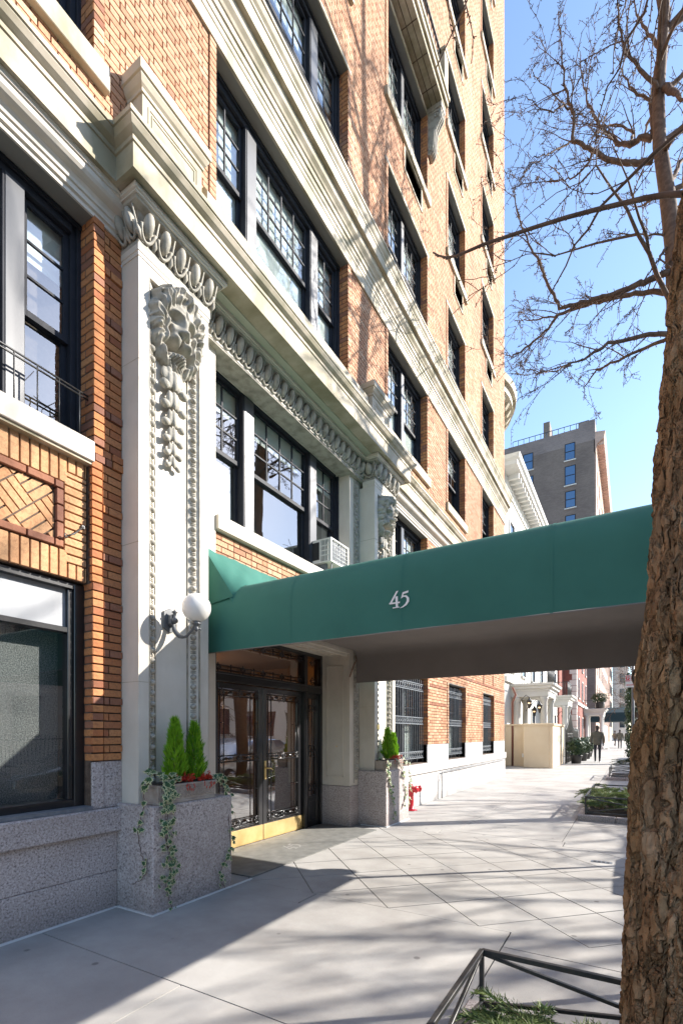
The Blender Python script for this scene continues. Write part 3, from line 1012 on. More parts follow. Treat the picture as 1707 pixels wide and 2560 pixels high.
for (y0, y1, z0, z1, k, fl) in OPEN:
    if fl == 0:
        continue
    if k == 'T':
        bl = [(0, 1, 0.0, 1.0)] if fl in (2, 4) else ([(0, 1, 0.5, 1)] if fl == 3 else None)
        window(y0, y1, z0, z1, -0.20, TRI, blind=bl, rails=(fl == 3), opened=0.18 if fl == 3 else 0)
    elif k == 'L':
        window(y0, y1, z0, z1, -0.22, [('lite', 1, 3), ('mull', 0.16), ('lite', 0.33, 1)] if fl == 1 else DBL, meet=4.77 if fl == 1 else None, rails=(0.37,) if fl == 1 else False, blind=[(0, 1, 0.75, 1.0)] if fl == 1 else [(0.5, 1, 0.6, 1)])
    elif k == 'R1':
        window(y0, y1, z0, z1, -0.20, DBL, rails=(fl == 3), opened=0.12 if fl == 3 else 0, blind=[(0, 1, 0.0, 1)] if fl == 2 else [(0, 1, 0.5, 1)])
    else:
        window(y0, y1, z0, z1, -0.20, [('lite', 1, 3)], rails=(fl == 3 and k == 'R2'), blind=[(0, 1, 0.3 + 0.2 * (fl % 3), 1)])
# ---- ground floor, left: wide black shop window
q = MB()
q.box(-0.26, -0.10, 2.362, 2.448, 0.905, 2.74); q.box(-0.26, -0.10, 0.5, 2.362, 0.905, 0.965); q.box(-0.26, -0.10, 0.5, 2.362, 2.69, 2.74)
q.box(-0.27, -0.12, 2.318, 2.362, 0.965, 2.69); q.box(-0.27, -0.12, 0.5, 2.318, 2.33, 2.375)
gw = q.build('window', 'black', BLD, bevel=0.004)
q = MB(); q.box(-0.26, 0.02, 0.5, 2.448, 0.874, 0.904); q.build('sill_plate', 'grille', gw)
q = MB(); q.box(-0.2, -0.155, 0.52, 2.318, 2.376, 2.69); q.build('white_panel', 'panel_white', gw)
q = MB(); q.add([(-0.16, 0.52, 0.965), (-0.16, 2.318, 0.965), (-0.16, 2.318, 2.33), (-0.16, 0.52, 2.33)], [(0, 1, 2, 3)]); q.build('pane', 'shop_glass', gw)
q = MB(); q.box(-0.30, -0.29, 0.5, 2.36, 0.9, 2.74); q.build('window_screen', 'film', gw)
# small wall bracket left of the pier
q = MB()
a = at_x(660 / 4, 1060 + 1112 / 4, PX + 0.05); b = at_x(740 / 4, 1060 + 1100 / 4, PX + 0.03); d = at_x(835 / 4, 1060 + 1030 / 4, PX + 0.02)
q.ring(a, 0.012, 0.004, (1, 0, 0)); q.tube([a + Vector((0, 0.012, 0)), b, d], 0.007, 6); q.box(PX, PX + 0.02, d.y - 0.012, d.y + 0.012, d.z - 0.012, d.z + 0.012)
q.build('wall_bracket', 'iron', BLD)

# ---- ground floor, right: barred windows
for (y0, y1, z0, z1, k, fl) in OPEN:
    if fl != 0 or k == 'L':
        continue
    w = window(y0, y1, z0, z1, -0.24, [('lite', 1, 3)] if k != 'R1' else DBL, rows=3, blind=[(0, 1, 0, 0.55)])
    q = MB()
    xg = -0.09
    n = int(round((y1 - y0) / 0.118))
    b0, t1 = z0 + 0.06, z1 - 0.12
    for i in range(n + 1):
        yy = y0 + 0.05 + i * (y1 - y0 - 0.1) / n
        q.tube([(xg, yy, b0 - 0.05 if i % 3 == 1 else b0 + 0.02), (xg, yy, t1 + 0.03), (xg, yy, t1 + 0.06)], [0.0085, 0.0085, 0.001], 6)
    for zz in (b0 + 0.05, b0 + 0.19, t1 - 0.05, t1 - 0.2, (b0 + t1) / 2 - 0.07, (b0 + t1) / 2 + 0.07):
        q.box(xg - 0.016, xg + 0.016, y0 + 0.01, y1 - 0.01, zz - 0.008, zz + 0.008)
    for i in range(n):
        yy = y0 + 0.05 + (i + 0.5) * (y1 - y0 - 0.1) / n
        for zz in (b0 + 0.12, t1 - 0.125):
            q.ring((xg, yy, zz), 0.05, 0.008, (1, 0, 0), 12, 5)
        for dz in (-0.035, 0.035):
            q.ring((xg, yy, (b0 + t1) / 2 + dz), 0.03, 0.007, (1, 0, 0), 10, 5)
    for zz in (b0 + 0.05, b0 + 0.19, t1 - 0.05, t1 - 0.2):
        q.tube([(xg, y1 - 0.03, zz), (xg, y1 + 0.03, zz)], 0.009, 6)
    q.build('window_grille', 'grille', w)
# recessed brick panels over those windows read as framed spandrels
for (y0, y1) in ((8.34, 10.23), (11.66, 13.1), (14.88, 16.3)):
    q = MB()
    q.box(0.0, 0.018, y0 + 0.1, y1 - 0.1, 2.98, 3.045); q.box(0.0, 0.018, y0 + 0.1, y1 - 0.1, 3.45, 3.51)
    q.box(0.0, 0.018, y0 + 0.1, y0 + 0.165, 3.045, 3.45); q.box(0.0, 0.018, y1 - 0.165, y1 - 0.1, 3.045, 3.45)
    q.build('spandrel_frame', 'brick_dark', BLD)

# ---- pilasters
def egg_strip(q, p0, p1, nrm, out, n, size):
    """row of carved eggs with leaf tongues from p0 to p1; nrm = across, out = outward"""
    p0, p1 = Vector(p0), Vector(p1)
    ax = (p1 - p0).normalized(); nrm = Vector(nrm).normalized(); out = Vector(out).normalized()
    mx = Matrix((ax, nrm, out)).transposed()
    st = (p1 - p0).length / n
    for i in range(n):
        c = p0 + ax * st * (i + 0.5)
        q.ell(c + out * size * 0.12, (st * 0.30, size * 0.42, size * 0.42), 8, 6, mx)
        for s_ in (-1, 1):
            q.ell(c + ax * st * 0.42 * s_ + out * size * 0.02, (st * 0.10, size * 0.50, size * 0.22), 6, 4, mx)
def pilaster(ya):
    yb = ya + 0.805
    q = MB()
    xr = 0.155
    q.box(-0.06, xr, ya, yb, 0.901, 5.60)                         # core to the recessed panel
    q.box(xr, 0.22, ya, ya + 0.105, 0.901, 5.60); q.box(xr, 0.22, yb - 0.105, yb, 0.901, 5.60)
    q.box(xr, 0.22, ya + 0.105, yb - 0.105, 5.50, 5.60); q.box(xr, 0.22, ya + 0.105, yb - 0.105, 0.901, 1.02)
    # sloping moulding beds
    for s_, y0 in ((1, ya + 0.105), (-1, yb - 0.105)):
        q.hexa([(xr - 0.001, y0, 1.02), (0.215, y0, 1.02), (xr - 0.001, y0 + s_ * 0.115, 1.02), (xr - 0.001, y0 + s_ * 0.114, 1.02),
                (xr - 0.001, y0, 5.5), (0.215, y0, 5.5), (xr - 0.001, y0 + s_ * 0.115, 5.5), (xr - 0.001, y0 + s_ * 0.114, 5.5)])
    p = q.build('pilaster', 'stone_clean', BLD)
    q = MB()
    for s_, y0 in ((1, ya + 0.105), (-1, yb - 0.105)):
        out = Vector((0.115, s_ * 0.06, 0)).normalized()
        acr = Vector((-0.06, s_ * 0.115, 0)).normalized()
        mid = Vector(((xr + 0.215) / 2, y0 + s_ * 0.0575, 0)) - out * 0.008
        egg_strip(q, mid + Vector((0, 0, 1.05)), mid + Vector((0, 0, 5.45)), acr, out, 46, 0.075)
        for f in (0.06, 0.94):
            m2 = Vector((0.215 + (xr - 0.215) * f, y0 + s_ * 0.115 * f, 0)) + out * 0.004
            q.tube([m2 + Vector((0, 0, 1.02)), m2 + Vector((0, 0, 5.5))], 0.008, 6)
    q.build('egg_moulding', 'carved', p)
    # joints in the shaft
    for zz in (1.95, 3.15, 4.72):
        q = MB(); q.box(-0.05, 0.2212, ya - 0.0012, ya + 0.10, zz, zz + 0.004); q.build('joint', 'stone', p)
    # neck and cap mouldings
    q = MB(); q.sweep([(0.0, ya), (0.22, ya), (0.22, yb), (0.0, yb)], [(-0.05, 5.60), (0.006, 5.60), (0.006, 5.635), (0.012, 5.64), (0.012, 5.69), (-0.05, 5.69)]); q.build('neck_moulding', 'stone_clean', p)
    # ---- lion head: carved relief described by its depth over the panel
    q = MB()
    yc, zc, xb = (ya + yb) / 2, 5.19, xr
    NY_, NZ_ = 190, 230
    hy, hz = 0.325, 0.39
    g2 = lambda y, z, y0, z0, sy, sz: math.exp(-((y - y0) / sy) ** 2 - ((z - z0) / sz) ** 2)
    def depth(y, z):
        rho = math.hypot(y / 0.315, (z - 0.01) / 0.38)
        th = math.atan2(y, z)
        ay_ = abs(y); sg = 1 if y > 0 else -1
        edge_ = 0.98 + 0.035 * math.cos(th * 15 + 1.0) + 0.02 * math.cos(th * 27)
        m = (edge_ - rho) / 0.13
        if m <= 0:
            return -0.03
        side = min(1.0, m) ** 0.5
        h = (0.115 + 0.26 * z) * side
        face = math.hypot(y / 0.20, (z + 0.045) / 0.265)
        hair = max(0.0, min(1.0, (face - 0.86) / 0.14))
        flow = th * 15.0 + sg * (1.4 * math.sin(rho * 8.0 + 0.9 * sg * th) + 0.8 * math.sin(th * 5.0))
        lock = 1 - abs(math.sin(flow * 0.5)) * 1.5
        strand = math.sin(flow * 2.0 + 1.4 * math.sin(rho * 14))
        h += hair * (-0.024 * lock + 0.009 * strand + 0.010 * math.sin(rho * 19.0 - th * 3 * sg + 1.3 * math.sin(flow * 0.5))) * side
        h += 0.045 * hair * g2(face, 0, 1.14, 0, 0.22, 1.0)
        # face: flat mask with strong carved features
        h += 0.045 * max(0.0, 1 - face ** 3)
        h += 0.022 * g2(y, z, 0, 0.15, 0.13, 0.05)
        h += 0.040 * g2(ay_, z, 0.085, 0.095, 0.06, 0.022) - 0.02 * g2(y, z, 0, 0.12, 0.014, 0.05)
        h -= 0.075 * g2(ay_, z, 0.092, 0.045, 0.042, 0.026)
        h += 0.045 * g2(ay_, z, 0.090, 0.040, 0.022, 0.014)
        h += 0.055 * g2(y, z, 0, 0.03, 0.044, 0.085)
        h += 0.070 * g2(y, z, 0, -0.050, 0.072, 0.030)
        h -= 0.045 * g2(ay_, z, 0.036, -0.078, 0.018, 0.012)
        h += 0.060 * g2(ay_, z, 0.075, -0.112, 0.060, 0.036)
        h -= 0.045 * g2(y, z, 0, -0.115, 0.010, 0.030)
        h += 0.055 * g2(ay_, z, 0.155, -0.15, 0.022, 0.08)
        h -= 0.055 * g2(ay_, z, 0.125, -0.055, 0.018, 0.06)
        h -= 0.15 * g2(y, z, 0, -0.178, 0.11, 0.022)
        h -= 0.09 * g2(ay_, z, 0.115, -0.185, 0.026, 0.035)
        h += 0.085 * g2(y, z, 0, -0.245, 0.085, 0.038)
        h += 0.014 * g2(y, z, 0, -0.27, 0.09, 0.06) * math.sin(y * 230 + 3 * math.sin(z * 60))
        h += 0.035 * g2(ay_, z, 0.15, 0.0, 0.03, 0.04)
        h += 0.05 * g2(ay_, z, 0.23, 0.19, 0.035, 0.045) - 0.06 * g2(ay_, z, 0.235, 0.182, 0.016, 0.024)
        h += 0.02 * g2(y, z, 0, 0.27, 0.16, 0.07) * math.sin(y * 85 + 2 * math.sin(z * 40))
        return max(-0.03, h)
    vs_ = []; fs_ = []
    for i in range(NZ_ + 1):
        z = -hz + 2 * hz * i / NZ_
        for j in range(NY_ + 1):
            y = -hy + 2 * hy * j / NY_
            vs_.append((xb + depth(y, z), yc + y, zc + z))
    for i in range(NZ_):
        for j in range(NY_):
            a_ = i * (NY_ + 1) + j
            q4 = (a_, a_ + 1, a_ + NY_ + 2, a_ + NY_ + 1)
            if max(vs_[k_][0] for k_ in q4) > xb - 0.025:
                fs_.append(q4)
    q.add(vs_, fs_)
    lion = q.build('lion_head', 'carved', p, smooth=True)
    # mouth and eye hollows as dark carved recesses
    # ---- husk garland
    q = MB()
    z = zc - 0.34
    x = 0.175
    for s_ in (-1, 1):
        q.ell((x + 0.02, yc - 0.02 + s_ * 0.085, z - 0.06), (0.025, 0.045, 0.06), 10, 8)
        q.ell((x + 0.03, yc - 0.02 + s_ * 0.05, z - 0.02), (0.03, 0.03, 0.035), 10, 8)
    for i in range(6):
        sc_ = 1.38 * (1.0 - 0.085 * i)
        L = 0.13 * sc_
        for s_ in (-1, 0, 1):
            q.ell((x + 0.022 * sc_ + (0.018 if s_ == 0 else 0), yc - 0.02 + s_ * 0.032 * sc_, z - L * 0.55), (0.026 * sc_, 0.027 * sc_, L * 0.5), 10, 8)
        for s_ in (-1, 1):
            q.ell((x + 0.03 * sc_, yc - 0.02 + s_ * 0.078 * sc_, z - L * 0.98), (0.03 * sc_, 0.036 * sc_, 0.03 * sc_), 10, 8)
            q.tube([(x + 0.02, yc - 0.02 + s_ * 0.03 * sc_, z - L * 0.6), (x + 0.035, yc - 0.02 + s_ * 0.055 * sc_, z - L * 0.85), (x + 0.02, yc - 0.02 + s_ * 0.06 * sc_, z - L * 1.0)], [0.008, 0.012 * sc_, 0.014 * sc_], 6)
        z -= L * 1.05
    gl = q.build('husk_garland', 'carved', p, smooth=True)
    rm = gl.modifiers.new('remesh', 'REMESH'); rm.mode = 'VOXEL'; rm.voxel_size = 0.008; rm.use_smooth_shade = True
    return p
P1 = pilaster(2.73)
P2 = pilaster(7.22)
q = MB(); q.box(0.2205, 0.226, 7.30, 7.39, 1.58, 1.66) ; q.box(0.2255, 0.2265, 7.315, 7.375, 1.60, 1.64); q.build('plaque', 'brass', P2)

# ---- entrance entablature with egg and dart
ent_path = [(0.0, 2.73), (0.22, 2.73), (0.22, 3.535), (0.0, 3.535), (0.0, 7.22), (0.22, 7.22), (0.22, 8.025), (0.0, 8.025)]
q = MB(); q.sweep(ent_path, [(-0.25, 5.985), (0.115, 5.985), (0.115, 6.0), (0.13, 6.005), (0.13, 6.044), (-0.25, 6.044)]); q.build('abacus', 'stone_clean', BLD)
q = MB(); q.sweep(ent_path, [(-0.25, 5.69), (0.012, 5.69), (0.012, 5.72), (0.004, 5.74), (0.004, 5.90), (0.03, 5.945), (0.09, 5.965), (0.10, 5.985), (-0.25, 5.985)]); q.build('echinus', 'carved', BLD)
def eggdart(q, a, b, out):
    a = Vector(a); b = Vector(b); out = Vector(out)
    L = (b - a).length
    n = max(1, round(L / 0.165))
    st = L / n
    ax = (b - a).normalized()
    tilt = (out * -0.38 - Vector((0, 0, 1))).normalized()       # down and in along the leaning face
    nr = (out - Vector((0, 0, 0.38))).normalized()
    mx = Matrix((ax, tilt, nr)).transposed()
    for i in range(n):
        c = a + ax * st * (i + 0.5) + out * 0.042 + Vector((0, 0, 5.855))
        q.ell(c + nr * 0.012 - tilt * 0.012, (st * 0.27, 0.095, 0.05), 14, 10, mx)
        pts = []
        for k in range(13):
            t = -1.35 + 2.7 * k / 12 + math.pi / 2
            pts.append(c + ax * math.cos(t) * st * 0.41 + tilt * (math.sin(t) * 0.135 - 0.02) + nr * 0.022)
        q.tube(pts, 0.0135, 6)
        d0 = c + ax * st * 0.5
        q.tube([d0 - tilt * 0.10 + nr * 0.012, d0 + tilt * 0.03 + nr * 0.012, d0 + tilt * 0.085 + nr * 0.016, d0 + tilt * 0.15 + nr * 0.004], [0.006, 0.010, 0.026, 0.002], 6)
for (a, b, o_) in (((0.0, 2.73, 0), (0.25, 2.73, 0), (0, -1, 0)), ((0.22, 2.70, 0), (0.22, 3.565, 0), (1, 0, 0)), ((0.0, 3.60, 0), (0.0, 7.16, 0), (1, 0, 0)), ((0.02, 7.22, 0), (0.25, 7.22, 0), (0, -1, 0)), ((0.22, 7.19, 0), (0.22, 8.055, 0), (1, 0, 0))):
    q = MB()
    eggdart(q, a, b, o_)
    q.build('egg_and_dart', 'carved', BLD)
# architrave under it, between the pilasters
q = MB(); q.box(-0.30, 0.0, 3.54, 7.215, 5.79, 5.95); q.box(-0.3, 0.012, 3.54, 7.215, 5.70, 5.7885); q.build('architrave', 'stone_clean', BLD)

# ---- entrance surround: stone strips, panelled jambs, soffit
for (ya, yb, near) in ((3.537, 3.915, True), (6.88, 7.222, False)):
    q = MB(); q.box(-0.60, -0.06, ya, yb, 0.66, 5.70); s_o = q.build('door_surround', 'stone_clean', BLD)
    q = MB(); q.box(-0.60, -0.045, ya - 0.0, yb + (0.012 if near else 0), 0.0, 0.655)
    if not near:
        q = MB(); q.box(-0.60, -0.045, ya - 0.012, yb, 0.0, 0.655)
    q.build('granite_jamb', 'granite', s_o, bevel=0.006)
    # ornament band on the face
    q = MB()
    y0, y1 = (3.60, 3.80) if near else (7.0, 7.19)
    q.box(-0.06, -0.048, y0, y0 + 0.02, 0.7, 5.68); q.box(-0.06, -0.048, y1 - 0.02, y1, 0.7, 5.68)
    zz = 0.78
    rr = random.Random(3)
    while zz < 5.6:
        yc = (y0 + y1) / 2
        q.ell((-0.055, yc, zz), (0.02, 0.055, 0.035), 8, 6)
        q.ell((-0.055, yc - 0.035, zz + 0.06), (0.016, 0.03, 0.04), 8, 6); q.ell((-0.055, yc + 0.035, zz + 0.06), (0.016, 0.03, 0.04), 8, 6)
        zz += 0.13
    q.build('ornament_band', 'carved', s_o)
    # panel moulding on the jamb face
    q = MB()
    yf = yb if near else ya
    s_ = 1 if near else -1
    for (x0, x1, z0, z1) in ((-0.50, -0.485, 0.80, 2.62), (-0.20, -0.185, 0.80, 2.62), (-0.50, -0.185, 0.80, 0.815), (-0.50, -0.185, 2.605, 2.62)):
        q.box(x0, x1, min(yf, yf + s_ * 0.012), max(yf, yf + s_ * 0.012), z0, z1)
    q.build('jamb_panel', 'stone_clean', s_o)
q = MB()
q.box(-0.62, -0.06, 3.915, 6.88, 2.80, 2.95); q.box(-0.40, -0.36, 3.915, 6.88, 2.775, 2.80); q.box(-0.30, -0.27, 3.915, 6.88, 2.785, 2.80); q.box(-0.16, -0.10, 3.915, 6.88, 2.76, 2.80)
q.build('door_soffit', 'stone_clean', BLD)
stone_box('window_sill', 'stone_clean', -0.34, -0.02, 3.92, 6.875, 3.745, 3.905, bev=0.005)
for (ya, yb) in ((3.917, 3.95), (6.85, 6.879)):
    pass
EW = window(3.917, 6.878, 3.905, 5.78, -0.32, TRI, meet=4.80, blind=[(0, 1, 0.8, 1.0), (0, 0.18, 0.0, 0.45)])
q = MB(); q.box(-0.55, 0.0, 3.92, 6.875, 5.7895, 5.80); q.build('head_soffit', 'room', EW)
# lobby box behind the doors
q = MB()
q.box(-4.0, -3.95, 2.5, 9.0, 0, 3.2); q.box(-4.0, -0.70, 2.5, 2.55, 0, 3.2); q.box(-4.0, -0.70, 9.0, 9.05, 0, 3.2); q.box(-4.0, -0.66, 2.5, 9.0, 3.0, 3.05)
q.build('lobby', mat('lobby_plaster', (0.42, 0.31, 0.2), 0.8), BLD)
q = MB(); q.box(-4.0, -0.64, 2.5, 9.0, -0.02, 0.004); q.build('lobby_floor', 'granite', BLD)
q = MB(); q.box(-1.25, -0.95, 6.05, 6.5, 0.0, 1.05); q.build('lobby_desk', mat('desk_wood', (0.22, 0.07, 0.035), 0.4), BLD, bevel=0.01)
# lit sconces seen in the lobby through the glass
em, ent_, eb_ = _nt('sconce_glow'); eb_.inputs['Emission Color'].default_value = (1.0, 0.5, 0.2, 1); eb_.inputs['Emission Strength'].default_value = 110.0
for yy in (6.12, 6.55):
    q = MB(); q.ell((-3.6, yy, 2.32), (0.03, 0.03, 0.045), 8, 6); q.build('lobby_bulb', em, BLD)

# ---- entrance doors
q = MB()
xd = -0.60
q.box(xd - 0.12, xd + 0.02, 3.915, 3.965, 0, 2.80); q.box(xd - 0.12, xd + 0.02, 6.83, 6.88, 0, 2.80)
q.box(xd - 0.12, xd + 0.02, 3.965, 6.83, 2.74, 2.80)
q.box(xd - 0.12, xd + 0.025, 3.965, 6.83, 2.18, 2.27)
q.box(xd - 0.10, xd + 0.05, 3.965, 6.83, 2.262, 2.285); q.box(xd - 0.10, xd + 0.045, 3.965, 6.83, 2.165, 2.183)
for yy in (4.36, 6.36):
    q.box(xd - 0.12, xd + 0.022, yy, yy + 0.09, 0, 2.18); q.box(xd - 0.11, xd + 0.022, yy, yy + 0.09, 2.27, 2.74)
    q.box(xd + 0.022, xd + 0.035, yy + 0.02, yy + 0.07, 0.0, 2.16)
DF = q.build('door_frame', 'black', BLD, bevel=0.004)
q = MB(); q.add([(xd - 0.05, 4.45, 2.285), (xd - 0.05, 6.36, 2.285), (xd - 0.05, 6.36, 2.74), (xd - 0.05, 4.45, 2.74)], [(0, 1, 2, 3)]); q.build('pane', 'glass_dark', DF)
q = MB()
xi = xd - 0.02
def rosette(q, x, y, z, r=0.035):
    q.ring((x, y, z), r, 0.007, (1, 0, 0), 14, 5); q.ring((x, y, z), r * 0.45, 0.006, (1, 0, 0), 10, 5)
    for a in (0, 90, 180, 270):
        q.ell((x, y + math.cos(rad(a)) * r * 1.35, z + math.sin(rad(a)) * r * 1.35), (0.008, 0.012, 0.012), 6, 5)
for zz in (2.325, 2.375, 2.66, 2.70):
    q.tube([(xi, 4.45, zz), (xi, 6.36, zz)], 0.008, 6)
for yy in (4.52, 4.98, 5.40, 5.83, 6.28):
    rosette(q, xi, yy, 2.35); rosette(q, xi, yy, 2.68)
for yy in (4.75, 5.2, 5.62, 6.05):
    q.tube([(xi, yy, 2.30), (xi, yy, 2.40)], 0.009, 6); q.tube([(xi, yy, 2.64), (xi, yy, 2.73)], 0.009, 6)
for yy in (4.0, 4.33, 6.48, 6.80):
    q.tube([(xi, yy, 2.29), (xi, yy, 2.73)], 0.009, 6)
for yy in (4.165, 6.64):
    rosette(q, xi, yy, 2.36, 0.05); rosette(q, xi, yy, 2.66, 0.05)
q.build('transom_ironwork', 'black', DF)
def leaf_door(y0, y1, hinge):
    q = MB()
    st = 0.085
    q.box(xd - 0.09, xd - 0.03, y0, y0 + st, 0.01, 2.16); q.box(xd - 0.09, xd - 0.03, y1 - st, y1, 0.01, 2.16)
    q.box(xd - 0.088, xd - 0.032, y0 + st, y1 - st, 2.09, 2.16); q.box(xd - 0.088, xd - 0.032, y0 + st, y1 - st, 0.01, 0.24)
    d_ = q.build('door', 'black', BLD, bevel=0.004)
    q = MB(); q.box(xd - 0.032, xd - 0.022, y0 + 0.004, y1 - 0.004, 0.012, 0.225); q.build('kick_plate', 'brass', d_)
    q = MB(); q.add([(xd - 0.07, y0 + st, 0.24), (xd - 0.07, y1 - st, 0.24), (xd - 0.07, y1 - st, 2.09), (xd - 0.07, y0 + st, 2.09)], [(0, 1, 2, 3)]); q.build('pane', 'glass_dark', d_)
    q = MB()
    xg = xd - 0.03
    a, b = y0 + st, y1 - st
    for yy in (a + 0.02, a + 0.09, b - 0.09, b - 0.02):
        q.tube([(xg, yy, 0.25), (xg, yy, 2.08)], 0.008, 6)
    for zz in (0.27, 0.36, 1.14, 1.22, 2.0, 2.07):
        q.tube([(xg, a, zz), (xg, b, zz)], 0.008, 6)
    for zz in (0.315, 1.18, 2.035):
        for yy in (a + 0.055, (a + b) / 2, b - 0.055):
            rosette(q, xg + 0.004, yy, zz, 0.036)
        for yy in ((a * 3 + b) / 4 + 0.02, (a + 3 * b) / 4 - 0.02):
            q.ell((xg, yy, zz), (0.012, 0.05, 0.02), 8, 6)
    for zz in (0.75, 1.65):
        for yy in (a + 0.055, b - 0.055):
            q.tube([(xg, yy - 0.035, zz), (xg, yy + 0.035, zz)], 0.007, 6)
    q.build('door_ironwork', 'black', d_)
    return d_
D1 = leaf_door(4.452, 5.402, 1)
D2 = leaf_door(5.410, 6.358, -1)
q = MB(); q.box(xd - 0.03, xd - 0.018, 5.43, 5.465, 0.86, 1.12); q.tube([(xd - 0.018, 5.447, 1.02), (xd + 0.03, 5.447, 1.02), (xd + 0.035, 5.50, 1.015), (xd + 0.03, 5.55, 0.99)], [0.01, 0.01, 0.009, 0.007], 8)
q.build('door_handle', 'brass', D2)
for (y0, y1) in ((3.968, 4.358), (6.452, 6.828)):
    q = MB()
    q.box(xd - 0.10, xd - 0.02, y0, y0 + 0.05, 0, 2.17); q.box(xd - 0.10, xd - 0.02, y1 - 0.05, y1, 0, 2.17); q.box(xd - 0.10, xd - 0.025, y0 + 0.05, y1 - 0.05, 0, 0.5); q.box(xd - 0.10, xd - 0.025, y0 + 0.05, y1 - 0.05, 2.08, 2.17)
    q.box(xd - 0.024, xd - 0.012, y0 + 0.09, y1 - 0.09, 0.1, 0.13); q.box(xd - 0.024, xd - 0.012, y0 + 0.09, y1 - 0.09, 0.41, 0.44); q.box(xd - 0.024, xd - 0.012, y0 + 0.07, y0 + 0.09, 0.1, 0.44); q.box(xd - 0.024, xd - 0.012, y1 - 0.09, y1 - 0.07, 0.1, 0.44)
    s_o = q.build('side_light', 'black', BLD, bevel=0.003)
    q = MB(); q.add([(xd - 0.07, y0 + 0.05, 0.5), (xd - 0.07, y1 - 0.05, 0.5), (xd - 0.07, y1 - 0.05, 2.08), (xd - 0.07, y0 + 0.05, 2.08)], [(0, 1, 2, 3)]); q.build('pane', 'glass_dark', s_o)
    q = MB(); xg = xd - 0.03; yc = (y0 + y1) / 2
    for yy in (y0 + 0.085, yc, y1 - 0.085):
        q.tube([(xg, yy, 0.5), (xg, yy, 2.08)], 0.009, 6)
    for zz, sg in ((0.62, 1), (1.18, 1), (1.28, -1), (1.93, -1)):
        for s_ in (-1, 1):
            q.ring((xg, yc + s_ * 0.05, zz), 0.04, 0.009, (1, 0, 0), 12, 5); q.ring((xg, yc + s_ * 0.085, zz + sg * 0.045), 0.022, 0.008, (1, 0, 0), 10, 5)
    q.build('side_light_ironwork', 'black', s_o)
q = MB(); q.lathe((-0.3, 6.87, 1.30), [(0.012, -0.002), (0.012, 0.01), (0.006, 0.02)], 10, (0, -1, 0)); q.build('door_bell', 'brass', BLD)

# ---- balcony at the fifth floor with scrolled brackets
q = MB(); q.box(-0.02, 0.34, 3.3, 10.46, 15.20, 15.30); q.box(-0.02, 0.39, 3.25, 10.5, 15.30, 15.42); q.box(-0.02, 0.42, 3.22, 10.53, 15.44, 15.52)
bal = q.build('balcony', 'stone', BLD, bevel=0.008)
for yj in [3.3 + 0.55 * i for i in range(1, 14)]:
    q = MB(); q.box(0.0, 0.33, yj, yj + 0.012, 15.192, 15.1995); q.build('soffit_joint', 'mortar', bal)
q = MB(); q.box(0.10, 0.112, 3.3, 10.44, 15.191, 15.1992); q.box(0.22, 0.23, 3.3, 10.44, 15.191, 15.1992); q.build('soffit_joint', 'mortar', bal)
for yy in (3.5, 10.33):
    q = MB(); q.box(0.20, 0.40, yy - 0.12, yy + 0.12, 15.525, 16.25); q.box(0.18, 0.42, yy - 0.14, yy + 0.14, 16.25, 16.33); q.build('balcony_post', 'stone', bal, bevel=0.01)
    q = MB()
    prof = [(0.0, 14.22), (0.06, 14.2), (0.12, 14.26), (0.145, 14.4), (0.15, 14.55), (0.17, 14.7), (0.23, 14.82), (0.29, 14.9), (0.32, 15.0), (0.31, 15.1), (0.0, 15.1)]
    q.prism(prof, lambda a, b, t: (a, t, b), yy - 0.10, yy + 0.10)
    q.box(0.0, 0.33, yy - 0.125, yy + 0.125, 15.1, 15.197)
    for dy in (-0.102, 0.102):
        q.ring((0.22, yy + dy, 14.99), 0.06, 0.015, (0, 1, 0), 14, 6); q.ring((0.085, yy + dy, 14.31), 0.04, 0.013, (0, 1, 0), 14, 6); q.ell((0.22, yy + dy, 14.99), (0.025, 0.015, 0.025), 8, 6)
    for dy in (-0.06, 0.0, 0.06):
        q.tube([(a + 0.006, yy + dy, b) for a, b in prof[1:9]], 0.018, 6)
    q.build('scroll_bracket', 'carved', bal)
q = MB()
for i in range(58):
    yy = 3.7 + i * 0.112
    q.tube([(0.31, yy, 15.52), (0.31, yy, 16.2)], 0.009, 5)
q.box(0.29, 0.33, 3.65, 10.2, 16.2, 16.23); q.box(0.295, 0.325, 3.65, 10.2, 15.6, 15.62)
q.build('balcony_railing', 'iron', bal)
# wall pipe at the base
q = MB(); q.tube([(0.10, 10.9, 0.30), (0.10, 10.9, 0.62), (0.10, 11.0, 0.635), (0.10, 17.5, 0.635)], 0.012, 6); q.tube([(0.05, 10.75, 0.02), (0.055, 10.8, 0.4), (0.09, 10.88, 0.6)], 0.006, 5); q.tube([(0.10, 10.9, 0.02), (0.10, 10.9, 0.3)], 0.014, 6)
q.build('conduit', 'grille', BLD)
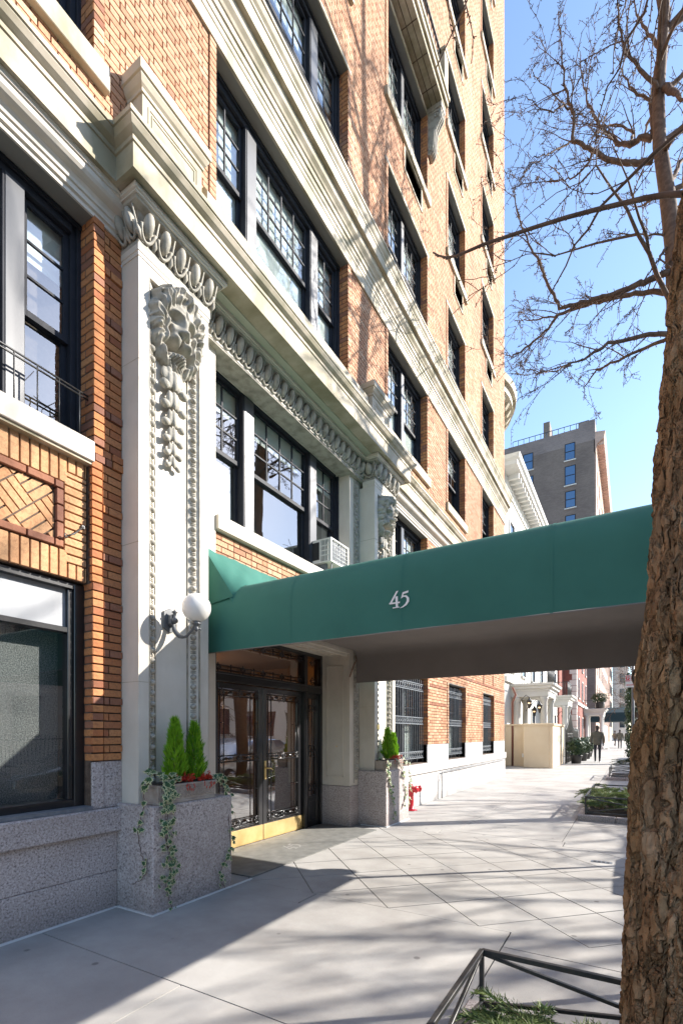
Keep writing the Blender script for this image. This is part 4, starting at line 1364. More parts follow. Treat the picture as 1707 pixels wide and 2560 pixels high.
# ================================================================ canopy
CAN = thing('entrance_canopy', 'long green canvas entrance canopy marked 45 reaching from the doors to the kerb', 'canopy', (2.2, 5.4, 0))
cy0, cy1, czb, cx0, cx1 = 3.72, 7.08, 2.35, -0.045, 4.53
half = [(cy0, czb), (cy0 + 0.002, 2.58), (cy0 + 0.004, 2.76), (cy0 + 0.012, 2.83), (cy0 + 0.032, 2.90), (cy0 + 0.07, 2.965), (cy0 + 0.12, 3.015), (cy0 + 0.19, 3.053), (cy0 + 0.28, 3.075), (cy0 + 0.6, 3.10), (5.4, 3.15)]
prof = half + [(10.8 - y, z) for y, z in reversed(half[:-1])]
def shell(prof_, m, name, xs, wob=0.0, flip=False):
    q = MB()
    vs = []
    for x in xs:
        for (y, z) in prof_:
            w = wob * noise.noise(Vector((x * 1.1, y * 1.3, z * 2.0)))
            vs.append((x, y + w, z + w * 0.4))
    n = len(prof_)
    fs = []
    for i in range(len(xs) - 1):
        for j in range(n - 1):
            f = (i * n + j, i * n + j + 1, (i + 1) * n + j + 1, (i + 1) * n + j)
            fs.append(f if flip else f[::-1])
    q.add(vs, fs)
    return q.build(name, m, CAN, smooth=True)
XS = [cx0 + (cx1 - cx0) * i / 60 for i in range(61)]
shell(prof, 'canvas', 'canvas_cover', XS, 0.009)
for xs_ in (1.08, 2.2, 3.35):
    shell([(y - 0.0028 if y < 5.4 else y + 0.0028, z + (0.0028 if z > 2.9 else 0)) for y, z in prof], 'canvas', 'seam', [xs_, xs_ + 0.022], 0.009)
ins = [(y + (0.016 if y < 5.4 else -0.016 if y > 5.4 else 0), z if z < 2.4 else min(z - 0.012, 2.93)) for y, z in prof]
ins = [p for p in ins if p[1] < 2.86]
lin = [ins[0]] + [p for p in ins if p[0] < 5.4][1:] + [(cy0 + 0.06, 2.86), (5.4, 2.862), (10.8 - cy0 - 0.06, 2.86)] + [p for p in ins if p[0] > 5.4]
shell(lin, 'canvas_in', 'canvas_lining', [cx0 + 0.005, 1.5, 3.0, cx1 - 0.004], 0.0, True)
q = MB(); q.tube([(cx0, cy0 + 0.004, czb), (cx1, cy0 + 0.004, czb)], 0.006, 6); q.tube([(cx0, cy1 - 0.004, czb), (cx1, cy1 - 0.004, czb)], 0.006, 6); q.build('hem', 'canvas_in', CAN)
q = MB()
pf = [(y, z) for y, z in prof]
q.add([(cx1, y, z) for y, z in pf], [tuple(range(len(pf)))])
q.build('front_valance', 'canvas', CAN)
# flap fixed to the wall above the doors
q = MB()
vs = []; fs = []
ny, nx = 90, 10
for i in range(ny + 1):
    y = 3.73 + (7.07 - 3.73) * i / ny
    yy_ = y if y < 5.4 else 10.8 - y
    k_ = max(j for j in range(len(half) - 1) if half[j][0] <= yy_)
    roof = half[k_][1] + (half[k_ + 1][1] - half[k_][1]) * min(1.0, max(0.0, (yy_ - half[k_][0]) / (half[k_ + 1][0] - half[k_][0]))) + 0.004
    for j in range(nx + 1):
        t = j / nx
        x = -0.05 + 0.42 * t
        z = 3.485 + (roof - 3.485) * (t ** 0.85)
        w = 0.012 * noise.noise(Vector((y * 7 + t * 3, t * 2, 3)))
        vs.append((x + w, y, z + w))
for i in range(ny):
    for j in range(nx):
        a = i * (nx + 1) + j
        fs.append((a, a + nx + 1, a + nx + 2, a + 1))
q.add(vs, fs)
q.add([(-0.05, 3.728, 3.485), (-0.05, 3.728, 2.85), (0.37, 3.728, 2.90)], [(0, 1, 2)])
q.add([(-0.05, 7.072, 3.485), (-0.05, 7.072, 2.85), (0.37, 7.072, 2.90)], [(0, 1, 2)])
q.build('wall_flap', 'canvas', CAN, smooth=True)
q = MB()
for y in (cy0 + 0.06, cy1 - 0.06):
    q.tube([(cx1 - 0.06, y, 0.0), (cx1 - 0.06, y, 2.9)], 0.028, 12); q.lathe((cx1 - 0.06, y, 0.0), [(0.09, 0.0), (0.09, 0.015), (0.04, 0.05), (0.03, 0.08)], 16)
q.build('support_post', 'brass', CAN)
q = MB(); q.tube([(-0.02, 7.0, 2.78), (0.02, 6.96, 2.70), (0.0, 6.9, 2.60), (-0.06, 6.88, 2.42)], 0.011, 6); q.box(-0.055, 0.0, 3.66, 3.72, 2.28, 2.42)
q.build('fixing_bracket', mat('rusty_steel', (0.17, 0.09, 0.06), 0.8, c2=(0.28, 0.2, 0.15), vs=30), CAN)
def ribbon(pts, ws):
    L = []; Rr = []
    for i, p in enumerate(pts):
        a = Vector(pts[max(i - 1, 0)]); b = Vector(pts[min(i + 1, len(pts) - 1)])
        d = (b - a).normalized(); n_ = Vector((-d.y, d.x))
        L.append(tuple(Vector(p) + n_ * ws[i] / 2)); Rr.append(tuple(Vector(p) - n_ * ws[i] / 2))
    return L, Rr
def glyph_quads():
    polys = []
    polys += [[(842, 1672), (862, 1668), (795, 1796), (772, 1800)], [(770, 1792), (878, 1776), (876, 1792), (772, 1807)], [(830, 1728), (856, 1722), (859, 1832), (837, 1835)], [(806, 1836), (870, 1826), (871, 1836), (806, 1846)]]
    polys += [[(903, 1684), (964, 1664), (960, 1686), (905, 1703)], [(902, 1690), (916, 1698), (903, 1738), (888, 1746)]]
    pts = [(889, 1742), (912, 1722), (940, 1722), (957, 1742), (957, 1772), (938, 1804), (908, 1828), (878, 1842)]
    ws = [6, 14, 20, 25, 25, 19, 12, 4]
    L, Rr = ribbon(pts, ws)
    for i in range(len(pts) - 1):
        polys.append([L[i], L[i + 1], Rr[i + 1], Rr[i]])
    return polys
q = MB()
for k, pg in enumerate(glyph_quads()):
    yy = cy0 - 0.0085 - 0.0004 * (k % 3)
    q.add([tuple(at_y(780 + a / 4, 1060 + b / 4, yy)) for a, b in pg], [(0, 1, 2, 3)])
q.build('number_45', 'white_paint', CAN)

# ================================================================ door mat
DM = thing('door_mat', 'grey rubber door mat with faint 45 in front of the glazed doors', 'mat', (-0.1, 5.4, 0))
q = MB(); q.box(-0.585, 0.44, 3.93, 6.86, 0.0015, 0.012); q.build('mat_body', 'mat', DM, bevel=0.003)
q = MB()
for k, pg in enumerate(glyph_quads()):
    q.add([(-0.02 + (b - 1755) * 0.0014, 5.25 + (a - 868) * 0.0014, 0.0135 + 0.0004 * (k % 3)) for a, b in pg], [(3, 2, 1, 0)])
q.build('mat_lettering', 'mat_text', DM)

# ================================================================ wall lamp
WL = thing('wall_lamp', 'globe wall lamp on a curved grey iron bracket beside the canopy', 'lamp', (0.155, 3.11, 2.55))
q = MB()
hexp = [(0.0, 0.115), (0.075, 0.075), (0.075, -0.075), (0.0, -0.115), (-0.075, -0.075), (-0.075, 0.075)]
q.prism(hexp, lambda a, b, t: (t, 3.105 + a, 2.55 + b), 0.156, 0.178)
q.prism([(a * 0.5, b * 0.5) for a, b in hexp], lambda a, b, t: (t, 3.105 + a, 2.55 + b), 0.178, 0.225)
q.build('back_plate', 'lamp_iron', WL, bevel=0.004)
q = MB()
gx, gy, gz = 0.487, 3.13, 2.635
arm = []
for i in range(15):
    t = i / 14
    a = math.pi * (1.02 + 0.98 * t)
    arm.append((0.345 + 0.135 * math.cos(a), 3.105 + 0.025 * t, 2.53 + 0.145 * math.sin(a) * (1.0 if t < 0.6 else 0.9)))
q.tube([(0.20, 3.105, 2.55)] + [(0.21, 3.105, 2.545)] + arm, [0.02, 0.018] + [0.013 + 0.010 * math.sin(min(1, i / 7) * math.pi) for i in range(15)], 10)
q.lathe((0.235, 3.105, 2.55), [(0.012, -0.03), (0.03, -0.02), (0.032, 0.0), (0.018, 0.02), (0.016, 0.06), (0.03, 0.07), (0.012, 0.085), (0.002, 0.10)], 14)
q.lathe((gx, gy, gz - 0.215), [(0.004, 0.0), (0.02, 0.015), (0.022, 0.03), (0.012, 0.045), (0.022, 0.06), (0.042, 0.066), (0.042, 0.074), (0.03, 0.085), (0.045, 0.10), (0.052, 0.108), (0.052, 0.122), (0.045, 0.13)], 20)
q.tube([(gx, gy, gz - 0.2), (gx + 0.02, gy + 0.02, gz - 0.185), (gx + 0.028, gy + 0.03, gz - 0.2)], [0.012, 0.012, 0.006], 6)
q.build('bracket_arm', 'lamp_iron', WL)
q = MB(); q.ell((gx, gy, gz), (0.128, 0.128, 0.128), 36, 24); q.build('globe', 'opal', WL)

# ================================================================ flower boxes, shrubs and ivy on the pedestals
def planter(ya, label):
    L0 = 0.67
    P = thing('planter_box', label, 'planter', (0.335, ya + L0 / 2, 0.9), 'stone flower boxes on the pedestals')
    q = MB()
    x0, x1, z0, z1 = 0.232, 0.448, 0.901, 1.068
    q.hexa([(x0 + 0.012, ya + 0.012, z0), (x1 - 0.014, ya + 0.012, z0), (x1 - 0.014, ya + L0 - 0.012, z0), (x0 + 0.012, ya + L0 - 0.012, z0), (x0, ya, z1 - 0.02), (x1, ya, z1 - 0.02), (x1, ya + L0, z1 - 0.02), (x0, ya + L0, z1 - 0.02)])
    q.box(x0 - 0.004, x1 + 0.006, ya - 0.006, ya + L0 + 0.006, z1 - 0.0195, z1); q.box(x0 + 0.01, x1 - 0.006, ya + 0.006, ya + L0 - 0.006, z0 + 0.0005, z0 + 0.02); q.box(x0 + 0.02, x1 - 0.008, ya + 0.009, ya + L0 - 0.009, z0 + 0.026, z0 + 0.033)
    b = q.build('box', 'terracotta', P, bevel=0.004)
    q = MB()
    for i in range(-4, 24):
        for s_ in (-1, 1):
            pts = []
            for j in range(7):
                zz = z0 + 0.045 + (z1 - 0.03 - z0 - 0.045) * j / 6
                y = ya + i * 0.042 + s_ * (zz - z0 - 0.09) * 0.9
                f = (zz - z0) / (z1 - 0.02 - z0)
                if ya + 0.02 < y < ya + L0 - 0.02:
                    pts.append((x1 - 0.014 + 0.014 * f + 0.001, y, zz))
            if len(pts) > 1:
                q.tube(pts, 0.0045, 5)
    q.build('lattice', 'terracotta', b)
    q = MB(); q.box(x0 + 0.01, x1 - 0.008, ya + 0.012, ya + L0 - 0.012, z1 - 0.001, z1 + 0.006); q.build('soil', 'soil', P)
    return P
planter(2.745, 'weathered lattice flower box on the near granite pedestal under the globe lamp')
planter(7.20, 'weathered lattice flower box on the far granite pedestal next to the barred windows')

def cypress(x, y, z0, h, r, seed, label, group):
    rr = random.Random(seed)
    T = thing('dwarf_cypress', label, 'shrub', (x, y, z0), group)
    q = MB(); q.tube([(x, y, z0 - 0.02), (x, y, z0 + h * 0.8)], [0.012, 0.003], 6); q.build('trunk', 'twig', T)
    q = MB()
    N = int(3000)
    for i in range(N):
        t = rr.random() ** 1.15
        zz = z0 + 0.02 + t * h * 0.97
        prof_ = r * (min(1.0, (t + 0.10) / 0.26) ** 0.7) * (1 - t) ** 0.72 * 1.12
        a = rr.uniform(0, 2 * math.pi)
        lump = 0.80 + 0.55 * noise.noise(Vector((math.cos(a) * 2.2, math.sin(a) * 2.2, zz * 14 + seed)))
        d = prof_ * lump * (0.40 + 0.58 * rr.random() ** 0.4)
        p = Vector((x + math.cos(a) * d, y + math.sin(a) * d, zz))
        out = Vector((math.cos(a) * rr.uniform(0.25, 0.95), math.sin(a) * rr.uniform(0.25, 0.95), rr.uniform(0.7, 1.5))).normalized()
        L = rr.uniform(0.03, 0.075)
        side = out.cross(Vector((rr.uniform(-1, 1), rr.uniform(-1, 1), rr.uniform(-1, 1)))).normalized() * L * 0.075
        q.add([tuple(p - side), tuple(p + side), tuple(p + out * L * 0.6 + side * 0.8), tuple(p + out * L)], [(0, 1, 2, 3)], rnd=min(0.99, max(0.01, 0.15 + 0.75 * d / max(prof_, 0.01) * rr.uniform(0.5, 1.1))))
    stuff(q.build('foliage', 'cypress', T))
    return T
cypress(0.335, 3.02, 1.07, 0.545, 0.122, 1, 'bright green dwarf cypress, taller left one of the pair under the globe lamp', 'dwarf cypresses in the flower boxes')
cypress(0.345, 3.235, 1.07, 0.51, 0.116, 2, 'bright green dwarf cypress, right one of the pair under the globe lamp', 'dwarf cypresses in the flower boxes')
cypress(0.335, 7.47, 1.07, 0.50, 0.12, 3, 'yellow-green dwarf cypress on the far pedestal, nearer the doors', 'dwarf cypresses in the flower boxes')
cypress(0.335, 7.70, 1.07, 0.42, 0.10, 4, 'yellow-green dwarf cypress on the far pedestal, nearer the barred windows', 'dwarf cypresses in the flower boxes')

def berries(y0, y1, seed, label):
    rr = random.Random(seed)
    T = thing('red_berry_sprig', label, 'plant', (0.42, (y0 + y1) / 2, 1.07), 'red berry sprigs in the flower boxes')
    q = MB(); q2 = MB()
    for i in range(15):
        y = rr.uniform(y0, y1); x = rr.uniform(0.37, 0.43)
        d = Vector((rr.uniform(0.1, 0.7), rr.uniform(-0.7, 0.7), rr.uniform(0.3, 1.2))).normalized()
        L = rr.uniform(0.05, 0.10)
        b = Vector((x, y, 1.065))
        q2.tube([b, b + d * L * 0.5, b + d * L], 0.0025, 4)
        for k in range(14):
            p = b + d * L * rr.uniform(0.3, 1.05) + Vector((rr.uniform(-1, 1), rr.uniform(-1, 1), rr.uniform(-1, 1))) * 0.012
            e = Vector((rr.uniform(0, 1), rr.uniform(-1, 1), rr.uniform(-1.2, 0.6))).normalized()
            mx = e.to_track_quat('Z', 'Y').to_matrix()
            q.ell(p, (0.0042, 0.0042, rr.uniform(0.008, 0.017)), 5, 4, mx, rnd=rr.uniform(0.01, 0.99))
    for k in range(10):
        p = Vector((0.463, rr.uniform(y0, y1), rr.uniform(1.0, 1.06)))
        q.ell(p, (0.004, 0.005, 0.014), 5, 4, None, rnd=rr.random())
    q2.build('stems', 'dry', T)
    q.build('berries', 'berry', T)
berries(2.98, 3.14, 1, 'red berry sprigs between the near pair of dwarf cypresses, left clump')
berries(3.24, 3.38, 2, 'red berry sprigs at the right end of the near flower box')
berries(7.45, 7.85, 3, 'red berry sprigs spilling from the far flower box')

# ivy leaf mesh (five lobes, folded, with a pale margin)
def ivy_mesh(seed):
    rr = random.Random(seed)
    ang = [-90, -52, -20, 12, 32, 62, 90, 118, 148, 168, 200, 232]
    rd_ = [0.55, 0.42, 0.92, 0.56, 0.86, 0.54, 1.12, 0.54, 0.86, 0.56, 0.92, 0.42]
    outer = []
    for a, r_ in zip(ang, rd_):
        r_ *= rr.uniform(0.9, 1.1)
        x, y = math.cos(rad(a)) * r_, math.sin(rad(a)) * r_
        outer.append((x, y, -0.16 * abs(x) - 0.10 * max(0, y) ** 2 + rr.uniform(-0.04, 0.04)))
    inner = [(x * 0.66, y * 0.66, z * 0.5 + 0.05) for x, y, z in outer]
    vs = [(0, -0.05, 0.10)] + inner + outer
    fs = []; n = 12
    for i in range(n):
        j = (i + 1) % n
        fs.append((0, 1 + i, 1 + j)); fs.append((1 + i, 13 + i, 13 + j, 1 + j))
    me = bpy.data.meshes.new('leaf')
    me.from_pydata(vs, [], fs)
    at = me.attributes.new('edge', 'FLOAT', 'POINT')
    at.data.foreach_set('value', [0.0] + [0.5] * 12 + [0.92] * 12)
    me.polygons.foreach_set('use_smooth', [True] * len(fs))
    me.materials.append(MT['ivy'])
    return me
IVYM = [ivy_mesh(i) for i in range(5)]
def ivy(name, label, strands, seed, size, group='variegated ivy on the pedestals'):
    """strands: (list of points, outward vector, leaves, spread, size range)"""
    rr = random.Random(seed)
    base = strands[0][0][0]
    T = thing('ivy_plant', label, 'ivy', base, group)
    q = MB()
    for (pts, out, nl, spread, (s0, s1), wt) in strands:
        out = Vector(out).normalized()
        P = [Vector(p) for p in pts]
        # wiggle
        fine = []
        for a, b in zip(P, P[1:]):
            for k in range(5):
                w = Vector((rr.uniform(-1, 1), rr.uniform(-1, 1), rr.uniform(-1, 1))) * 0.006
                fine.append(a.lerp(b, k / 5) + w)
        fine.append(P[-1])
        q.tube(fine, [0.0035 - 0.0015 * i / len(fine) for i in range(len(fine))], 5)
        if spread > 0.03:
            for s_ in (-1, 1):
                off = out.cross(Vector((0, 0, 1))) * s_ * spread * 0.45
                q.tube([p + off * (0.4 + 0.6 * math.sin(i * 0.5 + s_)) for i, p in enumerate(fine)], 0.0022, 4)
        for i in range(nl):
            t = (rr.random() ** wt)
            k = min(int(t * (len(fine) - 1)), len(fine) - 2)
            p = fine[k].lerp(fine[k + 1], rr.random())
            sd_ = out.cross(Vector((0, 0, 1))).normalized()
            p = p + sd_ * rr.gauss(0, spread) + out * rr.uniform(0.004, 0.03) + Vector((0, 0, rr.gauss(0, spread * 0.5)))
            nrm = (out * 1.1 + sd_ * rr.uniform(-0.7, 0.7) + Vector((0, 0, rr.uniform(0.0, 0.9)))).normalized()
            down = (Vector((0, 0, -1)) + sd_ * rr.uniform(-0.9, 0.9))
            yv = (down - nrm * down.dot(nrm)).normalized()
            xv = yv.cross(nrm)
            s_ = rr.uniform(s0, s1) * (1.15 - 0.45 * t)
            mx = Matrix((xv * s_, yv * s_, nrm * s_)).transposed()
            obj_of(rr.choice(IVYM), 'leaf', T, p, mx)
    q.build('stems', 'vine', T)
    return T
cr = lambda a, b: (330 + a * 0.2169, 1780 + b * 0.2169)
fx = 0.475
main = [at_x(*cr(a, b), fx) for a, b in ((430, 800), (425, 950), (410, 1100), (400, 1300), (390, 1480), (440, 1600), (455, 1750), (430, 1900), (400, 2050))]
main2 = [at_x(*cr(a, b), fx) for a, b in ((400, 2050), (420, 2150), (450, 2230), (480, 2290))]
lf = [at_y(*cr(a, b), 2.668) for a, b in ((230, 760), (160, 850), (130, 950), (140, 1090), (90, 1290), (70, 1400), (100, 1620), (140, 1780), (165, 1860), (100, 1940), (0, 1990))]
rt = [at_x(*cr(a, b), 0.40 if i < 4 else 0.47) for i, (a, b) in enumerate(((960, 760), (1040, 720), (1080, 900), (1110, 1050), (1120, 1200), (1125, 1400), (1140, 1600), (1060, 1750), (1010, 1880), (1040, 1990), (1110, 2070)))]
top = [at_x(*cr(a, b), 0.44) for a, b in ((200, 700), (300, 740), (420, 740), (500, 850))]
ivy('ivy_plant', 'variegated ivy hanging from the near flower box down the granite pedestal', [
    (main, (1, 0, 0), 112, 0.042, (0.026, 0.046), 1.3), (main2, (1, 0, 0), 7, 0.016, (0.018, 0.026), 1.0), (top, (0.6, -0.4, 0.8), 18, 0.03, (0.036, 0.052), 1.0),
    (lf, (0.2, -1, 0), 19, 0.016, (0.030, 0.044), 1.5), (rt, (0.9, 0.0, 0), 44, 0.028, (0.028, 0.045), 1.35)], 4, 1)
c2 = lambda a, b: (860 + a / 4, 1580 + b / 4)
s1 = [at_x(*c2(a, b), 0.475) for a, b in ((420, 1290), (440, 1400), (460, 1520), (480, 1650), (500, 1760), (490, 1860))]
s2 = [at_x(*c2(a, b), 0.475) for a, b in ((520, 1280), (590, 1400), (600, 1520), (620, 1640), (570, 1780))]
s3 = [at_x(*c2(a, b), 0.30) for a, b in ((330, 1290), (430, 1240), (560, 1230), (640, 1330), (660, 1480), (650, 1620), (630, 1740))]
ivy('ivy_plant', 'variegated ivy trailing from the far flower box beside the red standpipe', [
    (s1, (1, 0, 0), 48, 0.032, (0.034, 0.052), 0.9), (s2, (1, 0, 0), 30, 0.032, (0.032, 0.05), 0.9), (s3, (1, 0.2, 0.3), 50, 0.05, (0.036, 0.055), 1.0)], 9, 1)

# ================================================================ red standpipe
SP = thing('fire_standpipe', 'red fire department standpipe standing against the pale base wall', 'standpipe', (0.11, 9.02, 0))
q = MB(); q.lathe((0.11, 9.02, 0), [(0.13, 0.0), (0.13, 0.012), (0.085, 0.02), (0.06, 0.035), (0.058, 0.33), (0.066, 0.345), (0.066, 0.37), (0.06, 0.38), (0.064, 0.47), (0.05, 0.505), (0.02, 0.525)], 20); q.build('riser', 'red', SP)
for s_ in (-1, 1):
    d = Vector((0.82, s_ * 0.57, 0)).normalized()
    q = MB()
    q.lathe(Vector((0.11, 9.02, 0.425)), [(0.045, 0.02), (0.045, 0.09), (0.058, 0.095), (0.058, 0.125), (0.046, 0.13), (0.046, 0.15), (0.062, 0.155), (0.062, 0.20), (0.052, 0.205), (0.02, 0.225)], 16, d)
    for k in range(3):
        a = 2 * math.pi * k / 3
        e1 = d.orthogonal().normalized(); e2 = d.cross(e1)
        c = Vector((0.11, 9.02, 0.425)) + d * 0.178 + (e1 * math.cos(a) + e2 * math.sin(a)) * 0.066
        q.ell(c, (0.012, 0.012, 0.018), 6, 5)
    q.build('hose_inlet', 'red', SP)
q = MB(); q.tube([(0.2, 9.0, 0.37), (0.22, 9.02, 0.29), (0.26, 9.06, 0.27), (0.27, 9.1, 0.36)], 0.004, 5); q.build('chain', 'ac_white', SP)

# ================================================================ window air conditioner
AC = thing('air_conditioner', 'cream window air conditioner jutting from the window above the canopy', 'air conditioner', (0.05, 6.4, 3.9))
ax0, ax1, ay0, ay1, az0, az1 = -0.31, 0.07, 6.10, 6.62, 4.04, 4.39
q = MB()
q.box(ax0, ax1, ay0, ay1, az1 - 0.018, az1); q.box(ax0, ax1, ay0, ay1, az0, az0 + 0.018); q.box(ax0, ax1 - 0.002, ay1 - 0.012, ay1 - 0.001, az0 + 0.018, az1 - 0.018)
q.box(ax0, ax1 - 0.19, ay0 + 0.001, ay0 + 0.012, az0 + 0.018, az1 - 0.018)
q.box(ax1 - 0.03, ax1 - 0.001, ay0 + 0.001, ay0 + 0.012, az0 + 0.018, az1 - 0.018)
for i in range(7):
    x = ax1 - 0.188 + i * 0.0245
    q.box(x, x + 0.010, ay0 + 0.002, ay0 + 0.012, az0 + 0.018, az1 - 0.018)
for zz in (az0 + 0.10, az0 + 0.17, az0 + 0.24):
    q.box(ax1 - 0.19, ax1 - 0.03, ay0 + 0.0025, ay0 + 0.0115, zz, zz + 0.014)
for (a, b) in ((ay0 + 0.001, ay0 + 0.03), (ay1 - 0.03, ay1 - 0.001)):
    q.box(ax1 - 0.012, ax1 - 0.0005, a, b, az0 + 0.018, az1 - 0.018)
q.build('casing', 'ac_white', AC)
q = MB(); q.box(ax0 + 0.02, ax1 - 0.06, ay0 + 0.02, ay1 - 0.015, az0 + 0.02, az1 - 0.02); q.build('core', 'dark', AC)
q = MB(); q.box(ax0 + 0.05, ax1 - 0.205, ay0 - 0.004, ay0 + 0.0005, az0 + 0.05, az1 - 0.04); q.build('side_vent', 'dark', AC)
q = MB()
for i in range(46):
    y = ay0 + 0.035 + i * (ay1 - ay0 - 0.07) / 45
    q.box(ax1 - 0.05, ax1 - 0.02, y, y + 0.0025, az0 + 0.03, az1 - 0.03)
q.build('condenser_fins', 'aluminium', AC)
q = MB()
for i in range(7):
    y = ay0 + 0.03 + i * (ay1 - ay0 - 0.06) / 6
    q.tube([(ax1 - 0.006, y, az0 + 0.02), (ax1 - 0.006, y, az1 - 0.02)], 0.0035, 4)
for i in range(6):
    zz = az0 + 0.03 + i * (az1 - az0 - 0.06) / 5
    q.tube([(ax1 - 0.003, ay0 + 0.02, zz), (ax1 - 0.003, ay1 - 0.02, zz)], 0.003, 4)
q.build('wire_guard', 'ac_white', AC)
q = MB(); q.box(-0.3, -0.05, 6.16, 6.2, 3.9055, 4.0395); q.box(-0.3, -0.05, 6.5, 6.54, 3.9055, 4.0395); q.tube([(-0.015, 6.18, 3.80), (0.04, 6.18, 4.035)], 0.009, 6); q.tube([(-0.015, 6.52, 3.80), (0.04, 6.52, 4.035)], 0.009, 6)
q.build('support_bracket', 'grille', AC)
# ================================================================ street trees
BARK, nt, b = _nt('furrowed_bark')
n1 = _noise(nt, 9, detail=8, stretch=(1, 1, 0.35), dist=0.6)
n2 = _noise(nt, 2.5, detail=6, stretch=(1, 1, 0.5))
n3 = _noise(nt, 48, detail=8, rough=0.65, stretch=(1, 1, 0.7))
col = _ramp(nt, n1.outputs[0], [(0.3, (0.20, 0.105, 0.048)), (0.5, (0.37, 0.215, 0.11)), (0.72, (0.53, 0.36, 0.22))]).outputs[0]
f = _ramp(nt, n2.outputs[0], [(0.48, (0, 0, 0)), (0.7, (0.55,) * 3)]).outputs[0]
col = _mix(nt, f, col, (0.30, 0.20, 0.085))
f = _ramp(nt, n3.outputs[0], [(0.5, (0, 0, 0)), (0.75, (0.5,) * 3)]).outputs[0]
col = _mix(nt, f, col, (0.10, 0.05, 0.03))
nt.links.new(col, b.inputs['Base Color'])
b.inputs['Roughness'].default_value = 0.9
b.inputs['Specular IOR Level'].default_value = 0.2
bp = _bump(nt, b, n3.outputs[0], 0.9, 0.025)
tc_ = nt.nodes.new('ShaderNodeTexCoord'); mp_ = nt.nodes.new('ShaderNodeMapping'); mp_.inputs['Scale'].default_value = (1, 1, 0.28)
va = nt.nodes.new('ShaderNodeVectorMath'); va.operation = 'MULTIPLY_ADD'; va.inputs[1].default_value = (0.09, 0.09, 0.09)
nw = _noise(nt, 7, detail=5)
nt.links.new(tc_.outputs['Object'], mp_.inputs['Vector']); nt.links.new(nw.outputs['Color'], va.inputs[0]); nt.links.new(mp_.outputs[0], va.inputs[2])
vo_ = nt.nodes.new('ShaderNodeTexVoronoi'); vo_.feature = 'DISTANCE_TO_EDGE'; vo_.inputs['Scale'].default_value = 26.0
nt.links.new(va.outputs[0], vo_.inputs['Vector'])
crk = _ramp(nt, vo_.outputs['Distance'], [(0.0, (0, 0, 0)), (0.16, (1, 1, 1))])
bp2 = _bump(nt, b, crk.outputs[0], 1.0, 0.03, chain=bp)
n6 = _noise(nt, 1.7, detail=7)
f6 = _ramp(nt, n6.outputs[0], [(0.52, (0, 0, 0)), (0.68, (0.5,) * 3)]).outputs[0]
nt.links.new(_mix(nt, f6, col, (0.22, 0.2, 0.15)), b.inputs['Base Color'])
MT['bark'] = BARK

edge = [(2900, 1520, 0.36), (2560, 1546, 0.31), (2300, 1560, 0.295), (2000, 1578, 0.285), (1600, 1604, 0.28), (1252, 1628, 0.275), (1000, 1652, 0.265), (600, 1690, 0.25), (0, 1742, 0.22), (-500, 1780, 0.18), (-1200, 1800, 0.12)]
axis = []
D0 = 2.15
for v, u, r in edge:
    ph = math.atan((u - 853.5) / FPX)
    pc = ph + math.asin(r / D0)
    f_ = D0 * math.cos(pc)
    z = CZ + (1836 - v) / FPX * D0 * math.cos(ph)
    a = pc - THETA
    axis.append((CX + D0 * math.sin(a), D0 * math.cos(a), z, r))
TREE1 = thing('street_tree', 'thick furrowed tree trunk close by at the right, leaning out of frame', 'tree', (axis[1][0], axis[1][1], 0), 'street trees')
def axis_at(z):
    for a, b_ in zip(axis, axis[1:]):
        if z <= b_[2]:
            break
    t = (z - a[2]) / (b_[2] - a[2])
    return [a[i] + (b_[i] - a[i]) * t for i in range(4)]
q = MB()
vs = []; fs = []
NZ, NA = 560, 380
zlo, zhi = -0.05, 3.95
for i in range(NZ + 1):
    z = zlo + (zhi - zlo) * i / NZ
    x, y, _, r = axis_at(z)
    if z < 0.5:
        r += 0.10 * ((0.5 - z) / 0.5) ** 2
    for k in range(NA):
        a = 2 * math.pi * k / NA
        ca_, sa_ = math.cos(a), math.sin(a)
        w = noise.noise(Vector((ca_ * 2.2, sa_ * 2.2, z * 2.6)))
        w2 = noise.noise(Vector((ca_ * 5 + 7, sa_ * 5, z * 5)))
        p = Vector((ca_ * 5.2 + w * 0.8, sa_ * 5.2 + w * 0.8, z * 1.35 + w2 * 0.5))
        n_a = noise.noise(p)
        n_b = noise.noise(p * 2.4 + Vector((3, 1, 0)))
        fine = noise.noise(Vector((ca_ * 34, sa_ * 34, z * 22))) + 0.7 * noise.noise(Vector((ca_ * 62, sa_ * 62, z * 60)))
        mid = noise.noise(Vector((ca_ * 13 + w, sa_ * 13, z * 5 + w2)))
        fur = max(0.0, 1 - abs(n_a) / 0.11)
        fur2 = max(0.0, 1 - abs(n_b) / 0.13)
        h = 0.022 * min(1.0, abs(n_a) * 4.0) - 0.058 * fur ** 0.7 - 0.024 * fur2 ** 0.8 + 0.011 * mid + 0.0065 * fine
        h += 0.025 * noise.noise(Vector((ca_ * 1.1, sa_ * 1.1, z * 1.1 + 4)))
        rr_ = r + h - 0.018
        vs.append((x + ca_ * rr_, y + sa_ * rr_, z))
for i in range(NZ):
    for k in range(NA):
        fs.append((i * NA + k, i * NA + (k + 1) % NA, (i + 1) * NA + (k + 1) % NA, (i + 1) * NA + k))
q.add(vs, fs)
trunk1 = q.build('trunk', 'bark', TREE1, smooth=True)
q = MB()
top_pts = [axis_at(3.9), axis_at(4.6), axis_at(5.6), axis_at(6.8)]
q.tube([p[:3] for p in top_pts], [p[3] * 1.0 for p in top_pts], 14)
def at_d(u, v, d):
    r_ = _ray(u, v)
    return Vector((CX + r_[0] * d, r_[1] * d, CZ + r_[2] * d))
z3 = lambda a, b_: (900 + a * 0.5147, b_ * 0.5147)
rr = random.Random(21)
